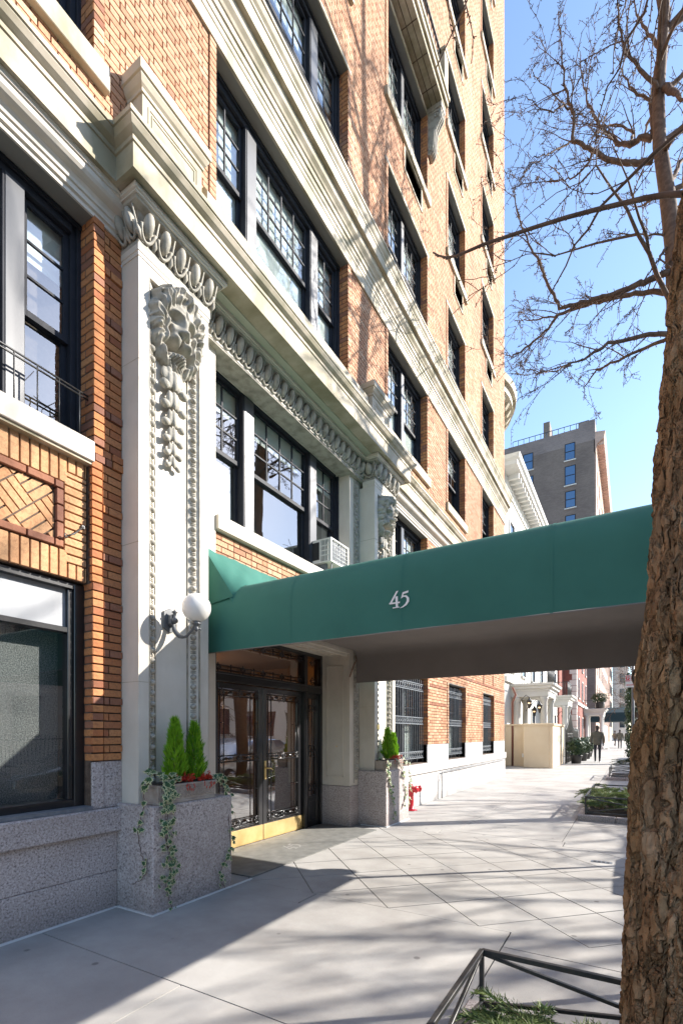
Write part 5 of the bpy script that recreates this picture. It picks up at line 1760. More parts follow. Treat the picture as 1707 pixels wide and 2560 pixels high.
def twig(q, p, d, L, r, lev, spur, droop=0.0, n=4, seg=5, minr=0.0022):
    pts = [p.copy()]; rads = [r]
    d = d.normalized()
    for i in range(seg):
        d = (d + Vector((rr.uniform(-1, 1), rr.uniform(-1, 1), rr.uniform(-1, 1))) * 0.22 + Vector((0, 0, -droop))).normalized()
        pts.append(pts[-1] + d * L / seg); rads.append(max(minr, r * (1 - 0.75 * (i + 1) / seg)))
    q.tube(pts, rads, n, False)
    if spur:
        ns = int(L / spur[1])
        for k in range(ns):
            t = rr.random() * seg
            i = min(int(t), seg - 1)
            b_ = pts[i].lerp(pts[i + 1], t - i)
            e = (Vector((rr.uniform(-1, 1), rr.uniform(-1, 1), rr.uniform(-1, 1)))).normalized()
            q.tube([b_, b_ + e * spur[0] * rr.uniform(0.5, 1.2)], [minr * 1.25, minr * 1.1], 3, False)
    if lev > 0:
        for k in range(rr.randint(2, 4)):
            i = rr.randint(1, seg)
            e = (d + Vector((rr.uniform(-1, 1), rr.uniform(-1, 1), rr.uniform(-0.9, 0.9))) * 0.95).normalized()
            twig(q, pts[i], e, L * rr.uniform(0.4, 0.7), rads[i] * 0.8, lev - 1, spur, droop, n, max(3, seg - 1), minr)
# the long bare branch that crosses the picture, close to the lens
long_px = [(1660, 930), (1568, 940), (1480, 945), (1380, 962), (1280, 985), (1140, 1018), (1000, 1055), (840, 1105), (720, 1145), (600, 1185), (520, 1220), (470, 1240), (420, 1250), (380, 1240), (355, 1225)]
lp = [at_d(*z3(a, b_), 2.15 + 0.04 * i) for i, (a, b_) in enumerate(long_px)]
lp = [Vector(axis_at(4.35)[:3])] + lp
rads = [0.03, 0.016, 0.0125] + [0.0115 - 0.0006 * i for i in range(len(lp) - 3)]
q.tube(lp, rads, 8)
for i in range(2, len(lp) - 1):
    for k in range(2):
        p = lp[i].lerp(lp[i + 1], rr.random())
        q.ell(p + Vector((0, 0, -rads[i] * 0.6)), (0.006, 0.006, 0.010), 6, 4)
lp2 = [at_d(*z3(a, b_), 2.3 + 0.05 * i) for i, (a, b_) in enumerate([(1600, 600), (1440, 730), (1330, 840), (1170, 1000), (1110, 1110), (1040, 1190), (1000, 1290), (910, 1450)])]
q.tube([Vector(axis_at(4.9)[:3])] + lp2, [0.02, 0.012, 0.010, 0.008, 0.0065, 0.0055, 0.0045, 0.004, 0.0025], 6)
lp3 = [at_d(*z3(a, b_), 2.35 + 0.04 * i) for i, (a, b_) in enumerate([(1560, -80), (1400, -20), (1380, 60), (1290, 200), (1260, 330), (1200, 420), (1160, 560), (1140, 700)])]
q.tube([Vector(axis_at(5.4)[:3])] + lp3, [0.02, 0.012, 0.010, 0.008, 0.006, 0.005, 0.004, 0.003, 0.002], 6)
for L_ in (lp2, lp3):
    for i in range(1, len(L_)):
        for k in range(5):
            p = L_[i - 1].lerp(L_[i], rr.random())
            e = Vector((rr.uniform(-1, 1), rr.uniform(-1, 1), rr.uniform(-1, 0.3))).normalized()
            q.tube([p, p + e * rr.uniform(0.008, 0.02)], [0.0025, 0.002], 4, False)
# hanging budded shoots at the top
for a0, b0, a1, b1 in ((1290, -30, 1220, 360), (1330, -30, 1230, 520), (1370, -30, 1180, 640), (1250, -30, 1240, 300), (1420, -30, 1330, 420), (520, -20, 545, 300), (410, -30, 480, 240), (1460, -30, 1400, 500)):
    d = rr.uniform(2.2, 3.2)
    P = [at_d(*z3(a0 + (a1 - a0) * t + 12 * math.sin(t * 5 + a0), b0 + (b1 - b0) * t), d + 0.25 * t) for t in [i / 8 for i in range(9)]]
    q.tube(P, [0.0035 - 0.0002 * i for i in range(9)], 4, False)
    for k in range(16):
        t = rr.random() * 7.9; i = int(t)
        p = P[i].lerp(P[i + 1], t - i)
        e = Vector((rr.uniform(-1, 1), rr.uniform(-1, 1), rr.uniform(-1, 0.2))).normalized()
        q.tube([p, p + e * rr.uniform(0.008, 0.022)], [0.003, 0.002], 4, False)
for k in range(7):                      # crown above the frame
    p = Vector(axis_at(4.6 + 0.3 * k)[:3])
    a = rr.uniform(-1.3, 0.6)
    twig(q, p, Vector((math.cos(a), math.sin(a), 0.9)), 2.2, 0.05, 3, None, 0.0, 5, 6, 0.003)
q.build('branches', 'twig', TREE1)

# the second tree further along the kerb (trunk hidden behind the first below)
TREE2 = thing('street_tree', 'bare spurred tree against the blue sky, rising behind the thick trunk', 'tree', (4.62, 10.9, 0), 'street trees')
tp = [(1704, None, 0.21)] + [(1702, 1400, 0.2), (1698, 1000, 0.19), (1692, 800, 0.185), (1684, 620, 0.165), (1667, 480, 0.15), (1648, 360, 0.13), (1646, 240, 0.115), (1658, 80, 0.10), (1668, -120, 0.08), (1672, -400, 0.05), (1660, -700, 0.02)]
P = []; Rd = []
for u, v, r in tp:
    if v is None:
        p = at_y(u, 1836, 10.9); p.z = -0.1
    else:
        p = at_y(u, v, 10.9)
    P.append(p); Rd.append(r * 0.85)
q = MB(); q.tube(P, Rd, 16); Rd = Rd; TR2 = q.build('trunk', 'twig', TREE2)
q = MB()
limbs = [
    ([(1420, 780), (1300, 785), (1220, 785), (1130, 722), (1035, 680), (1035, 550), (1010, 480), (990, 380), (975, 190), (962, 60)], 0.055, -0.6),
    ([(1035, 550), (990, 500), (940, 540), (880, 525), (805, 465)], 0.022, -0.8),
    ([(990, 500), (900, 420), (840, 350)], 0.014, -0.8),
    ([(1035, 680), (960, 720), (900, 750), (845, 757)], 0.02, -0.7),
    ([(1130, 722), (1110, 790), (1040, 860), (960, 880), (900, 880), (850, 850)], 0.024, 0.2),
    ([(1415, 670), (1370, 660), (1310, 705), (1250, 690), (1190, 640), (1150, 590), (1110, 500), (1080, 400), (1070, 250)], 0.06, 0.5),
    ([(1310, 705), (1330, 640), (1240, 600), (1150, 610), (1050, 610)], 0.03, 0.8),
    ([(1495, 1320), (1400, 1360), (1300, 1400), (1180, 1440), (1050, 1475), (970, 1490), (920, 1390), (880, 1300), (820, 1180), (770, 1050), (740, 900)], 0.058, -0.5),
    ([(1500, 1420), (1400, 1415), (1250, 1440), (1100, 1480), (960, 1530), (900, 1610), (800, 1690), (735, 1730), (705, 1725)], 0.05, 0.4),
    ([(960, 1530), (870, 1550), (800, 1555), (750, 1560)], 0.02, 0.6),
    ([(1505, 1620), (1380, 1630), (1200, 1670), (1100, 1740), (1030, 1760), (930, 1840)], 0.045, -0.9),
    ([(1030, 1760), (960, 1800), (880, 1810), (800, 1790), (770, 1760)], 0.016, -1.1),
    ([(1495, 1640), (1380, 1690), (1230, 1760), (1150, 1800), (1090, 1880), (1085, 1940)], 0.035, 0.8),
    ([(1490, 1200), (1440, 1270), (1350, 1400)], 0.03, -0.3),
    ([(1500, 1140), (1400, 1140), (1290, 1135), (1195, 1130)], 0.02, -0.2),
    ([(1460, 950), (1380, 990), (1300, 1020), (1240, 1090)], 0.02, 0.9),
    ([(1430, 640), (1420, 500), (1430, 360), (1480, 200), (1500, 60), (1490, -60)], 0.07, 0.9),
    ([(1450, 430), (1360, 330), (1290, 240), (1250, 120), (1260, -30)], 0.04, -0.7),
    ([(1480, 420), (1540, 460), (1590, 500)], 0.07, -0.4),
    ([(1430, 500), (1330, 440), (1280, 360), (1240, 260)], 0.03, 0.2),
    ([(1470, 250), (1400, 160), (1340, 60), (1320, -40)], 0.04, 0.4),
    ([(1500, 900), (1540, 820), (1600, 700)], 0.06, 0.5), ([(1480, 720), (1540, 640), (1620, 560)], 0.06, -0.5)]
for px, r0, dy in limbs:
    n = len(px)
    pts = []
    for i, (a, b_) in enumerate(px):
        t = i / (n - 1)
        pts.append(at_y(*z3(a, b_), 10.9 + dy * (0.15 + 0.85 * t) * 1.4 if i else 10.9 + dy * 0.2))
    # subdivide with wiggle
    fine = []; fr_ = []
    for i in range(n - 1):
        for k in range(5):
            t = (i + k / 5) / (n - 1)
            p = pts[i].lerp(pts[i + 1], k / 5)
            fine.append(p + Vector((rr.uniform(-1, 1), rr.uniform(-1, 1), rr.uniform(-1, 1))) * 0.018)
            fr_.append(max(0.007, r0 * (1 - 0.86 * t)))
    fine.append(pts[-1]); fr_.append(0.006)
    q.tube(fine, fr_, 6)
    for i in range(2, len(fine)):
        for k in range(2):                                   # spurs
            e = Vector((rr.uniform(-1, 1), rr.uniform(-1, 1), rr.uniform(-1, 1))).normalized()
            p = fine[i - 1].lerp(fine[i], rr.random())
            q.tube([p, p + e * (fr_[i] + rr.uniform(0.03, 0.08))], [0.007, 0.006], 3, False)
        if i % 4 == 0:
            d = (fine[i] - fine[i - 1]).normalized()
            e = (d * 0.8 + Vector((rr.uniform(-1, 1), rr.uniform(-1, 1), rr.uniform(-0.6, 1.1)))).normalized()
            twig(q, fine[i], e, rr.uniform(0.4, 1.0), min(0.014, fr_[i] * 0.7), 2, (0.05, 0.055), 0.03, 4, 5, 0.0038)
for k in range(16):                                          # unseen side and top of the crown
    zz = rr.uniform(8.0, 16.0)
    i = min(range(len(P)), key=lambda j: abs(P[j].z - zz))
    a = rr.uniform(-2.2, 1.4)
    twig(q, P[i], Vector((math.cos(a), math.sin(a) * 0.8, 0.7)), rr.uniform(2.2, 3.6), 0.05, 3, (0.05, 0.12), 0.0, 5, 7, 0.006)
BR2 = q.build('branches', 'twig', TREE2)
# spreading trees on the far pavement: reflected in the glass, their crowns dapple the court
def spreading_tree(seed):
    global rr
    keep = rr
    rr = random.Random(seed)
    q = MB()
    q.tube([(0, 0, -0.1), (0.03, 0.02, 1.5), (0.0, 0.05, 3.2)], [0.24, 0.2, 0.18], 12)
    for k in range(7):
        a = k * 0.9 + rr.uniform(-0.2, 0.2)
        twig(q, Vector((0, 0.04, 3.0)), Vector((math.cos(a) * 0.55, math.sin(a) * 0.55, 1.0)), rr.uniform(5.5, 8.0), 0.085, 4, None, 0.0, 5, 7, 0.012)
    rr = keep
    me = q.build('trunk', 'twig')
    return me
for k, (x, y, lab) in enumerate(((14.5, 12.6, 'spreading bare tree on the far pavement opposite the canopy'), (14.5, 19.8, 'spreading bare tree on the far pavement opposite the barred windows'), (14.5, 5.2, 'spreading bare tree on the far pavement opposite the shop window'))):
    T = thing('street_tree', lab, 'tree', (x, y, 0), 'street trees')
    c = spreading_tree(40 + k); c.parent = T

# ================================================================ tree pits: kerbs, iron guards, evergreen boughs
def guard(x0, x1, y0, y1, label, braces=True):
    G_ = thing('tree_guard', label, 'fence', ((x0 + x1) / 2, (y0 + y1) / 2, 0.1), 'low iron guards around the tree pits')
    zt, zb = 0.405, 0.135
    t = 0.011
    def bar(a, b_, tt=t, nm='rail'):
        q = MB()
        a = Vector(a); b_ = Vector(b_); d = (b_ - a).normalized(); u_ = Vector((0, 0, 1))
        s1 = d.cross(u_)
        if s1.length < 1e-3:
            s1 = Vector((1, 0, 0))
        s1.normalize(); s2 = s1.cross(d)
        ps = [a + s1 * i * tt + s2 * j * tt for i, j in ((-1, -1), (1, -1), (1, 1), (-1, 1))] + [b_ + s1 * i * tt + s2 * j * tt for i, j in ((-1, -1), (1, -1), (1, 1), (-1, 1))]
        q.hexa(ps)
        q.build(nm, 'iron', G_, bevel=0.002)
    cs = [(x0, y0), (x1, y0), (x1, y1), (x0, y1)]
    for i in range(4):
        a, b_ = cs[i], cs[(i + 1) % 4]
        n = max(1, round(math.hypot(b_[0] - a[0], b_[1] - a[1]) / 1.15))
        bar((*a, zt), (*b_, zt), 0.012); bar((*a, zb), (*b_, zb), 0.010)
        for k in range(n):
            p = [a[j] + (b_[j] - a[j]) * k / n for j in (0, 1)]; r_ = [a[j] + (b_[j] - a[j]) * (k + 1) / n for j in (0, 1)]
            bar((p[0], p[1], 0.08), (p[0], p[1], zt - 0.013), 0.011, 'post')
            bar((p[0], p[1], zt - 0.01), (r_[0], r_[1], zb + 0.01), 0.009, 'brace'); bar((p[0] + 0.001, p[1] + 0.001, zb + 0.01), (r_[0], r_[1], zt - 0.01), 0.009, 'brace')
            m = [(p[j] + r_[j]) / 2 for j in (0, 1)]
            q = MB(); q.ell((m[0], m[1], (zt + zb) / 2), (0.03, 0.03, 0.024), 10, 8); q.build('rosette', 'iron', G_)
    return G_
def pit(x0, x1, y0, y1, lab):
    T = thing('pit_kerb', lab, 'kerb', ((x0 + x1) / 2, (y0 + y1) / 2, 0), 'stone kerbs of the tree pits')
    w = 0.12
    for (a, b_, c, d, n, ax) in ((x0, x1, y0, y0 + w, 3, 0), (x0, x1, y1 - w, y1, 3, 0), (x0, x0 + w, y0 + w, y1 - w, 4, 1), (x1 - w, x1, y0 + w, y1 - w, 4, 1)):
        for i in range(n):
            q = MB()
            if ax == 0:
                q.box(a + (b_ - a) * i / n + 0.003, a + (b_ - a) * (i + 1) / n - 0.003, c, d, -0.02, 0.1 + R.uniform(-0.006, 0.004))
            else:
                q.box(a, b_, c + (d - c) * i / n + 0.003, c + (d - c) * (i + 1) / n - 0.003, -0.02, 0.1 + R.uniform(-0.006, 0.004))
            q.build('kerb_stone', 'granite', T, bevel=0.012)
    q = MB(); q.box(x0 + w, x1 - w, y0 + w, y1 - w, -0.02, 0.075); q.build('soil', 'soil', T)
def boughs(x0, x1, y0, y1, z, n, seed, lab, lens=(0.25, 0.5), avoid=None, rise=(0.1, 0.75), leaf='pine'):
    r2 = random.Random(seed)
    q = MB(); qs = MB()
    for i in range(n):
        for _ in range(20):
            x, y = r2.uniform(x0, x1), r2.uniform(y0, y1)
            if not avoid or math.hypot(x - avoid[0], y - avoid[1]) > avoid[2]:
                break
        a = r2.uniform(0, 6.28)
        L = r2.uniform(*lens)
        d = Vector((math.cos(a), math.sin(a), r2.uniform(*rise))).normalized()
        p = Vector((x, y, z + r2.uniform(0, 0.06)))
        pts = [p.copy()]
        dry = r2.random() < 0.12
        tone = r2.random()
        for k in range(8):
            d = (d + Vector((0, 0, -0.10)) + Vector((r2.uniform(-1, 1), r2.uniform(-1, 1), 0)) * 0.07).normalized()
            pts.append(pts[-1] + d * L / 8)
        qs.tube(pts, [0.005 - 0.0005 * k for k in range(9)], 4, False)
        m_ = 26
        for side in (-1, 1, 0):
            sd_ = d.cross(Vector((0, 0, 1)))
            if sd_.length < 1e-3:
                sd_ = Vector((1, 0, 0))
            sd_.normalize()
            for k in range(m_):
                t = 0.6 + k / m_ * 7.3; j = int(t)
                b_ = pts[j].lerp(pts[j + 1], t - j)
                dl = (pts[j + 1] - pts[j]).normalized()
                sub = (dl * 0.9 + sd_ * side * r2.uniform(0.6, 1.1) + Vector((0, 0, r2.uniform(-0.35, 0.35)))).normalized()
                sl = (0.085 if side else 0.05) * (1.1 - 0.6 * k / m_) * r2.uniform(0.7, 1.2)
                for h in range(5):
                    c = b_ + sub * sl * h / 5
                    nd = (sub + Vector((r2.uniform(-1, 1), r2.uniform(-1, 1), r2.uniform(-1, 1))) * 0.55).normalized()
                    wv = nd.cross(Vector((r2.uniform(-1, 1), r2.uniform(-1, 1), r2.uniform(-1, 1)))).normalized() * 0.003
                    nl = r2.uniform(0.022, 0.042)
                    q.add([tuple(c - wv), tuple(c + wv), tuple(c + nd * nl)], [(0, 1, 2)], rnd=min(0.99, max(0.01, tone + r2.uniform(-0.2, 0.2))))
    T = thing('evergreen_boughs', lab, 'greenery', ((x0 + x1) / 2, (y0 + y1) / 2, z))
    stuff(q.build('needles', leaf, T)); qs.build('stems', 'dry', T)
c1 = at_z(1204, 2376, 0.41)
gx0, gy1 = c1.x, c1.y
guard(gx0, 4.70, 0.2, gy1, 'low black iron tree guard around the nearest tree pit')
pit(gx0 - 0.1, 4.80, 0.1, gy1 + 0.1, 'stone kerb of the nearest tree pit under the thick trunk')
boughs(gx0 + 0.2, 4.15, 1.7, gy1 - 0.2, 0.16, 230, 5, 'cut evergreen boughs piled inside the nearest tree guard', lens=(0.16, 0.30), avoid=(axis[1][0], axis[1][1], 0.4))
q = MB(); q.ell((gx0 + 0.28, gy1 - 0.42, 0.15), (0.05, 0.055, 0.035), 12, 8); tag(q.build('pale_stone', 'white_paint'), 'small pale rounded stone among the boughs of the nearest tree pit', 'stone')
guard(3.162, 4.70, 9.54, 11.95, 'low black iron tree guard of the second tree pit beyond the canopy')
pit(3.04, 4.80, 9.40, 12.08, 'rough stone kerb of the second tree pit beyond the canopy')
boughs(3.3, 4.35, 9.75, 11.75, 0.16, 210, 6, 'cut evergreen boughs heaped in the second tree pit', lens=(0.25, 0.5), rise=(0.2, 1.3), avoid=(4.62, 10.9, 0.25))
boughs(3.14, 3.5, 10.2, 11.9, 0.26, 40, 16, 'evergreen tips leaning over the left side of the second tree guard', lens=(0.35, 0.6))
guard(3.25, 4.70, 18.2, 20.4, 'small black iron tree guard of the third tree pit')
pit(3.15, 4.80, 18.1, 20.5, 'stone kerb of the third tree pit')
boughs(3.3, 4.5, 27.5, 29.5, 0.05, 60, 8, 'dark low greenery around the ivy-clad trunk far along the kerb', lens=(0.4, 0.8), leaf='dark_leaf')
# ================================================================ sign and mirror on the kerb
SG = thing('parking_sign', 'white and red no parking sign on a grey steel post', 'sign', (4.42, 12.9, 0))
p = at_y(1582, 1836, 12.9)
SG.location = (p.x, 12.9, 0)
bpy.context.view_layer.update()
q = MB(); q.tube([(p.x, 12.9, 0), (p.x, 12.9, 3.3)], 0.03, 8); q.build('post', 'grille', SG)
a = at_y(1562.5, 1689, 12.88); b_ = at_y(1598, 1718, 12.88)
q = MB(); q.box(a.x, b_.x, 12.862, 12.868, b_.z, a.z); pl = q.build('plate', 'white_paint', SG)
red = mat('sign_red', (0.6, 0.01, 0.03), 0.5)
q = MB()
w = b_.x - a.x; h = a.z - b_.z
q.box(a.x + 0.02 * w, a.x + 0.32 * w, 12.859, 12.8615, b_.z + 0.5 * h, b_.z + 0.96 * h)
for k in range(3):
    q.box(a.x + 0.38 * w, a.x + (0.9 - 0.08 * k) * w, 12.859, 12.8615, b_.z + (0.82 - 0.13 * k) * h, b_.z + (0.87 - 0.13 * k) * h)
q.box(a.x + 0.12 * w, a.x + 0.9 * w, 12.859, 12.8615, b_.z + 0.17 * h, b_.z + 0.22 * h)
for s_, xx in ((1, a.x + 0.07 * w), (-1, a.x + 0.95 * w)):
    q.prism([(xx, b_.z + 0.195 * h), (xx + s_ * 0.08 * w, b_.z + 0.27 * h), (xx + s_ * 0.08 * w, b_.z + 0.12 * h)], lambda u_, v_, t: (u_, t, v_), 12.859, 12.8615)
q.build('sign_print', red, pl)
q = MB(); c = Vector((a.x + 0.17 * w, 12.8585, b_.z + 0.73 * h)); q.ring(c, 0.17 * h, 0.022 * h, (0, 1, 0)); q.box(c.x - 0.05 * h, c.x - 0.01 * h, 12.857, 12.8588, c.z - 0.1 * h, c.z + 0.1 * h); q.ring(c + Vector((0.02 * h, 0, 0.04 * h)), 0.045 * h, 0.02 * h, (0, 1, 0), 10, 4)
q.build('no_parking_symbol', 'white_paint', pl)

MR = thing('convex_mirror', 'round mirror on the far canopy post, half hidden by the thick trunk', 'mirror', (4.47, 6.86, 0))
q = MB(); q.lathe((3.99, 6.96, 2.2), [(0.145, -0.01), (0.155, 0.0), (0.155, 0.015), (0.14, 0.02)], 28, (-0.5, -0.86, 0)); q.tube([(4.01, 6.98, 2.2), (4.46, 7.02, 2.22)], 0.012, 6); q.build('rim', 'iron', MR)
q = MB(); q.lathe((3.985, 6.945, 2.2), [(0.138, 0.0), (0.1, 0.018), (0.05, 0.027), (0.01, 0.03)], 28, (-0.5, -0.86, 0)); q.build('mirror_face', mat('mirror_glass', (0.75, 0.78, 0.78), 0.05, metal=1.0), MR)

# ================================================================ pedestrian walking away
def person(loc, label, coat, trousers, group=None, sc_=1.0, turn=0.0):
    T = thing('person', label, 'person', loc, group)
    skin = mat('skin', (0.42, 0.27, 0.2), 0.6)
    def limb(name, chain, m, sub=1):
        """chain: list of polylines [(x,y,z,r)...], first point shared by index"""
        me = bpy.data.meshes.new(name)
        vs = []; es = []; rs = []
        for line in chain:
            prev = None
            for (x, y, z, rx, ry) in line:
                k = None
                for i, v in enumerate(vs):
                    if (Vector(v) - Vector((x, y, z))).length < 1e-4:
                        k = i
                if k is None:
                    vs.append((x, y, z)); rs.append((rx, ry)); k = len(vs) - 1
                if prev is not None:
                    es.append((prev, k))
                prev = k
        me.from_pydata(vs, es, [])
        me.materials.append(m)
        o = bpy.data.objects.new(name, me); COL.objects.link(o); o.parent = T
        md = o.modifiers.new('skin', 'SKIN'); md.use_smooth_shade = True
        if not me.skin_vertices:
            bm = bmesh.new(); bm.from_mesh(me); bm.verts.layers.skin.verify(); bm.to_mesh(me); bm.free()
        for i, sv in enumerate(me.skin_vertices[0].data):
            sv.radius = rs[i]; sv.use_root = (i == 0)
        s2 = o.modifiers.new('sub', 'SUBSURF'); s2.levels = 2; s2.render_levels = 2
        return o
    pel = (0, 0, 0.95, 0.15, 0.11)
    limb('body', [
        [pel, (0, 0.01, 1.15, 0.15, 0.10), (0, 0.01, 1.35, 0.17, 0.11), (0, 0.0, 1.46, 0.08, 0.07), (0, 0.02, 1.53, 0.052, 0.055), (0, 0.03, 1.60, 0.072, 0.085), (0, 0.03, 1.69, 0.078, 0.095), (0, 0.03, 1.755, 0.045, 0.055)],
        [pel, (0.095, 0, 0.88, 0.085, 0.09), (0.10, 0.03, 0.50, 0.058, 0.06), (0.10, -0.02, 0.28, 0.055, 0.058), (0.10, -0.10, 0.09, 0.038, 0.04), (0.10, -0.06, 0.05, 0.04, 0.035), (0.105, 0.07, 0.035, 0.042, 0.03)],
        [pel, (-0.095, 0, 0.88, 0.085, 0.09), (-0.10, 0.10, 0.50, 0.058, 0.06), (-0.10, 0.11, 0.28, 0.055, 0.058), (-0.10, 0.11, 0.08, 0.038, 0.04), (-0.10, 0.13, 0.045, 0.04, 0.035), (-0.105, 0.25, 0.035, 0.042, 0.03)],
        [(0, 0.01, 1.35, 0.17, 0.11), (0.19, 0.0, 1.40, 0.065, 0.07), (0.245, -0.02, 1.15, 0.05, 0.05), (0.25, 0.05, 0.92, 0.04, 0.04), (0.25, 0.075, 0.84, 0.035, 0.022), (0.25, 0.085, 0.77, 0.03, 0.016)],
        [(0, 0.01, 1.35, 0.17, 0.11), (-0.19, 0.0, 1.40, 0.065, 0.07), (-0.245, -0.04, 1.15, 0.05, 0.05), (-0.25, 0.0, 0.92, 0.04, 0.04), (-0.25, 0.02, 0.84, 0.035, 0.022), (-0.25, 0.03, 0.77, 0.03, 0.016)]], trousers)
    limb('coat', [
        [(0, 0, 0.82, 0.20, 0.155), (0, 0, 0.95, 0.205, 0.155), (0, 0.01, 1.15, 0.20, 0.15), (0, 0.01, 1.36, 0.215, 0.145), (0, 0.0, 1.47, 0.11, 0.10), (0, -0.01, 1.525, 0.09, 0.09)],
        [(0, 0.01, 1.36, 0.215, 0.145), (0.21, 0.0, 1.40, 0.085, 0.09), (0.265, -0.02, 1.15, 0.075, 0.078), (0.265, 0.04, 0.91, 0.058, 0.06)],
        [(0, 0.01, 1.36, 0.215, 0.145), (-0.21, 0.0, 1.40, 0.085, 0.09), (-0.265, -0.04, 1.15, 0.075, 0.078), (-0.265, 0.0, 0.91, 0.058, 0.06)]], coat)
    q = MB(); q.ell((loc[0], loc[1] + 0.02, loc[2] + 1.70), (0.088, 0.105, 0.095), 14, 10)
    hair = q.build('hair', mat('dark_hair', (0.03, 0.02, 0.015), 0.7), T)
    q = MB()
    for s_ in (-1, 1):
        q.ell((loc[0] + s_ * 0.077, loc[1] + 0.035, loc[2] + 1.645), (0.012, 0.022, 0.03), 8, 6)
    q.build('ears', skin, T)
    q = MB(); q.ell((loc[0], loc[1] + 0.115, loc[2] + 1.635), (0.016, 0.022, 0.024), 8, 6); q.ell((loc[0], loc[1] + 0.10, loc[2] + 1.585), (0.026, 0.014, 0.008), 8, 6)
    q.build('face', skin, T)
    q = MB()
    for sx, sy in ((0.105, 0.0), (-0.105, 0.18)):
        q.ell((loc[0] + sx, loc[1] + sy, loc[2] + 0.02), (0.048, 0.14, 0.02), 10, 6)
    q.build('shoe_soles', 'white_paint', T)
    T.rotation_euler = (0, 0, turn)
    T.scale = (sc_,) * 3
    return T
coat = mat('olive_coat', (0.11, 0.10, 0.075), 0.85, c2=(0.14, 0.125, 0.10), vs=12)
jean = mat('dark_trousers', (0.02, 0.022, 0.03), 0.85)
pp = at_z(1493, 1906)
PER = person((pp.x, pp.y, 0), 'pedestrian in an olive coat and dark trousers walking away up the pavement', coat, jean)
PER.scale = (1.1, 1.1, 1.1)

# ================================================================ buildings up the street
MT['lime'] = mat('white_limestone', (0.62, 0.60, 0.55), 0.75, c2=(0.68, 0.66, 0.61), vs=1.5, bump=0.1, bs=40)
MT['rust'] = mat('copper_pipe', (0.20, 0.075, 0.05), 0.7)
MT['cream'] = mat('cream_render', (0.66, 0.52, 0.35), 0.8, c2=(0.70, 0.57, 0.40), vs=2)
def brick_tex(name, c1, c2, mortar, scale=7.5, face='x'):
    m, nt, b = _nt(name)
    tc = nt.nodes.new('ShaderNodeTexCoord'); sp_ = nt.nodes.new('ShaderNodeSeparateXYZ'); cb = nt.nodes.new('ShaderNodeCombineXYZ')
    ad = nt.nodes.new('ShaderNodeMath'); ad.operation = 'ADD'
    nt.links.new(tc.outputs['Object'], sp_.inputs[0]); nt.links.new(sp_.outputs[0], ad.inputs[0]); nt.links.new(sp_.outputs[1], ad.inputs[1])
    nt.links.new(ad.outputs[0], cb.inputs[0]); nt.links.new(sp_.outputs[2], cb.inputs[1])
    bt = nt.nodes.new('ShaderNodeTexBrick')
    bt.inputs['Scale'].default_value = 1.0
    bt.inputs['Brick Width'].default_value = 0.21; bt.inputs['Row Height'].default_value = 0.068; bt.inputs['Mortar Size'].default_value = 0.006
    bt.inputs['Color1'].default_value = (*c1, 1); bt.inputs['Color2'].default_value = (*c2, 1); bt.inputs['Mortar'].default_value = (*mortar, 1)
    nt.links.new(cb.outputs[0], bt.inputs['Vector'])
    n = _noise(nt, 0.35, detail=8)
    f = _ramp(nt, n.outputs[0], [(0.4, (0, 0, 0)), (0.7, (0.6,) * 3)]).outputs[0]
    n5 = _noise(nt, 3.0, detail=4, stretch=(0.4, 0.4, 3))
    f5 = _ramp(nt, n5.outputs[0], [(0.45, (0, 0, 0)), (0.7, (0.5,) * 3)]).outputs[0]
    colr = _mix(nt, f, bt.outputs[0], (c1[0] * 0.6, c1[1] * 0.6, c1[2] * 0.65))
    colr = _mix(nt, f5, colr, (c2[0] * 1.2, c2[1] * 1.2, c2[2] * 1.2))
    nt.links.new(colr, b.inputs['Base Color']); b.inputs['Roughness'].default_value = 0.9
    return m
MT['grey_brick'] = brick_tex('grey_brick', (0.165, 0.13, 0.108), (0.215, 0.17, 0.142), (0.23, 0.19, 0.16))
MT['red_brick'] = brick_tex('red_brick', (0.20, 0.055, 0.04), (0.26, 0.08, 0.055), (0.3, 0.2, 0.17))
MT['tan_brick'] = brick_tex('tan_brick', (0.50, 0.33, 0.25), (0.56, 0.39, 0.31), (0.5, 0.4, 0.33))
MT['far_glass'] = mat('far_window_glass', (0.02, 0.03, 0.05), 0.06, spec=1.0)

def f_window(parent, x, y0, y1, z0, z1, trim='lime', bars=(1, 1)):
    """window in a wall facing +x at plane x"""
    q = MB()
    t = 0.09
    q.box(x, x + 0.06, y0 - t, y0, z0 - t, z1 + t); q.box(x, x + 0.06, y1, y1 + t, z0 - t, z1 + t); q.box(x, x + 0.065, y0, y1, z1, z1 + t); q.box(x, x + 0.1, y0 - t, y1 + t, z0 - t, z0)
    w = q.build('window', trim, parent)
    q = MB(); q.box(x + 0.002, x + 0.008, y0, y1, z0, z1); q.build('pane', 'far_glass', w)
    q = MB(); zm = (z0 + z1) / 2; q.box(x + 0.008, x + 0.03, y0, y1, zm - 0.03, zm + 0.03); q.box(x + 0.008, x + 0.03, y0, y0 + 0.05, z0, z1); q.box(x + 0.008, x + 0.03, y1 - 0.05, y1, z0, z1)
    q.build('sash', 'frame', w)
    return w
def modillions(q, x, y0, y1, z, step, w=0.16, d=0.35, h=0.22):
    y = y0
    while y < y1:
        q.box(x, x + d, y, y + w, z - h, z)
        y += step
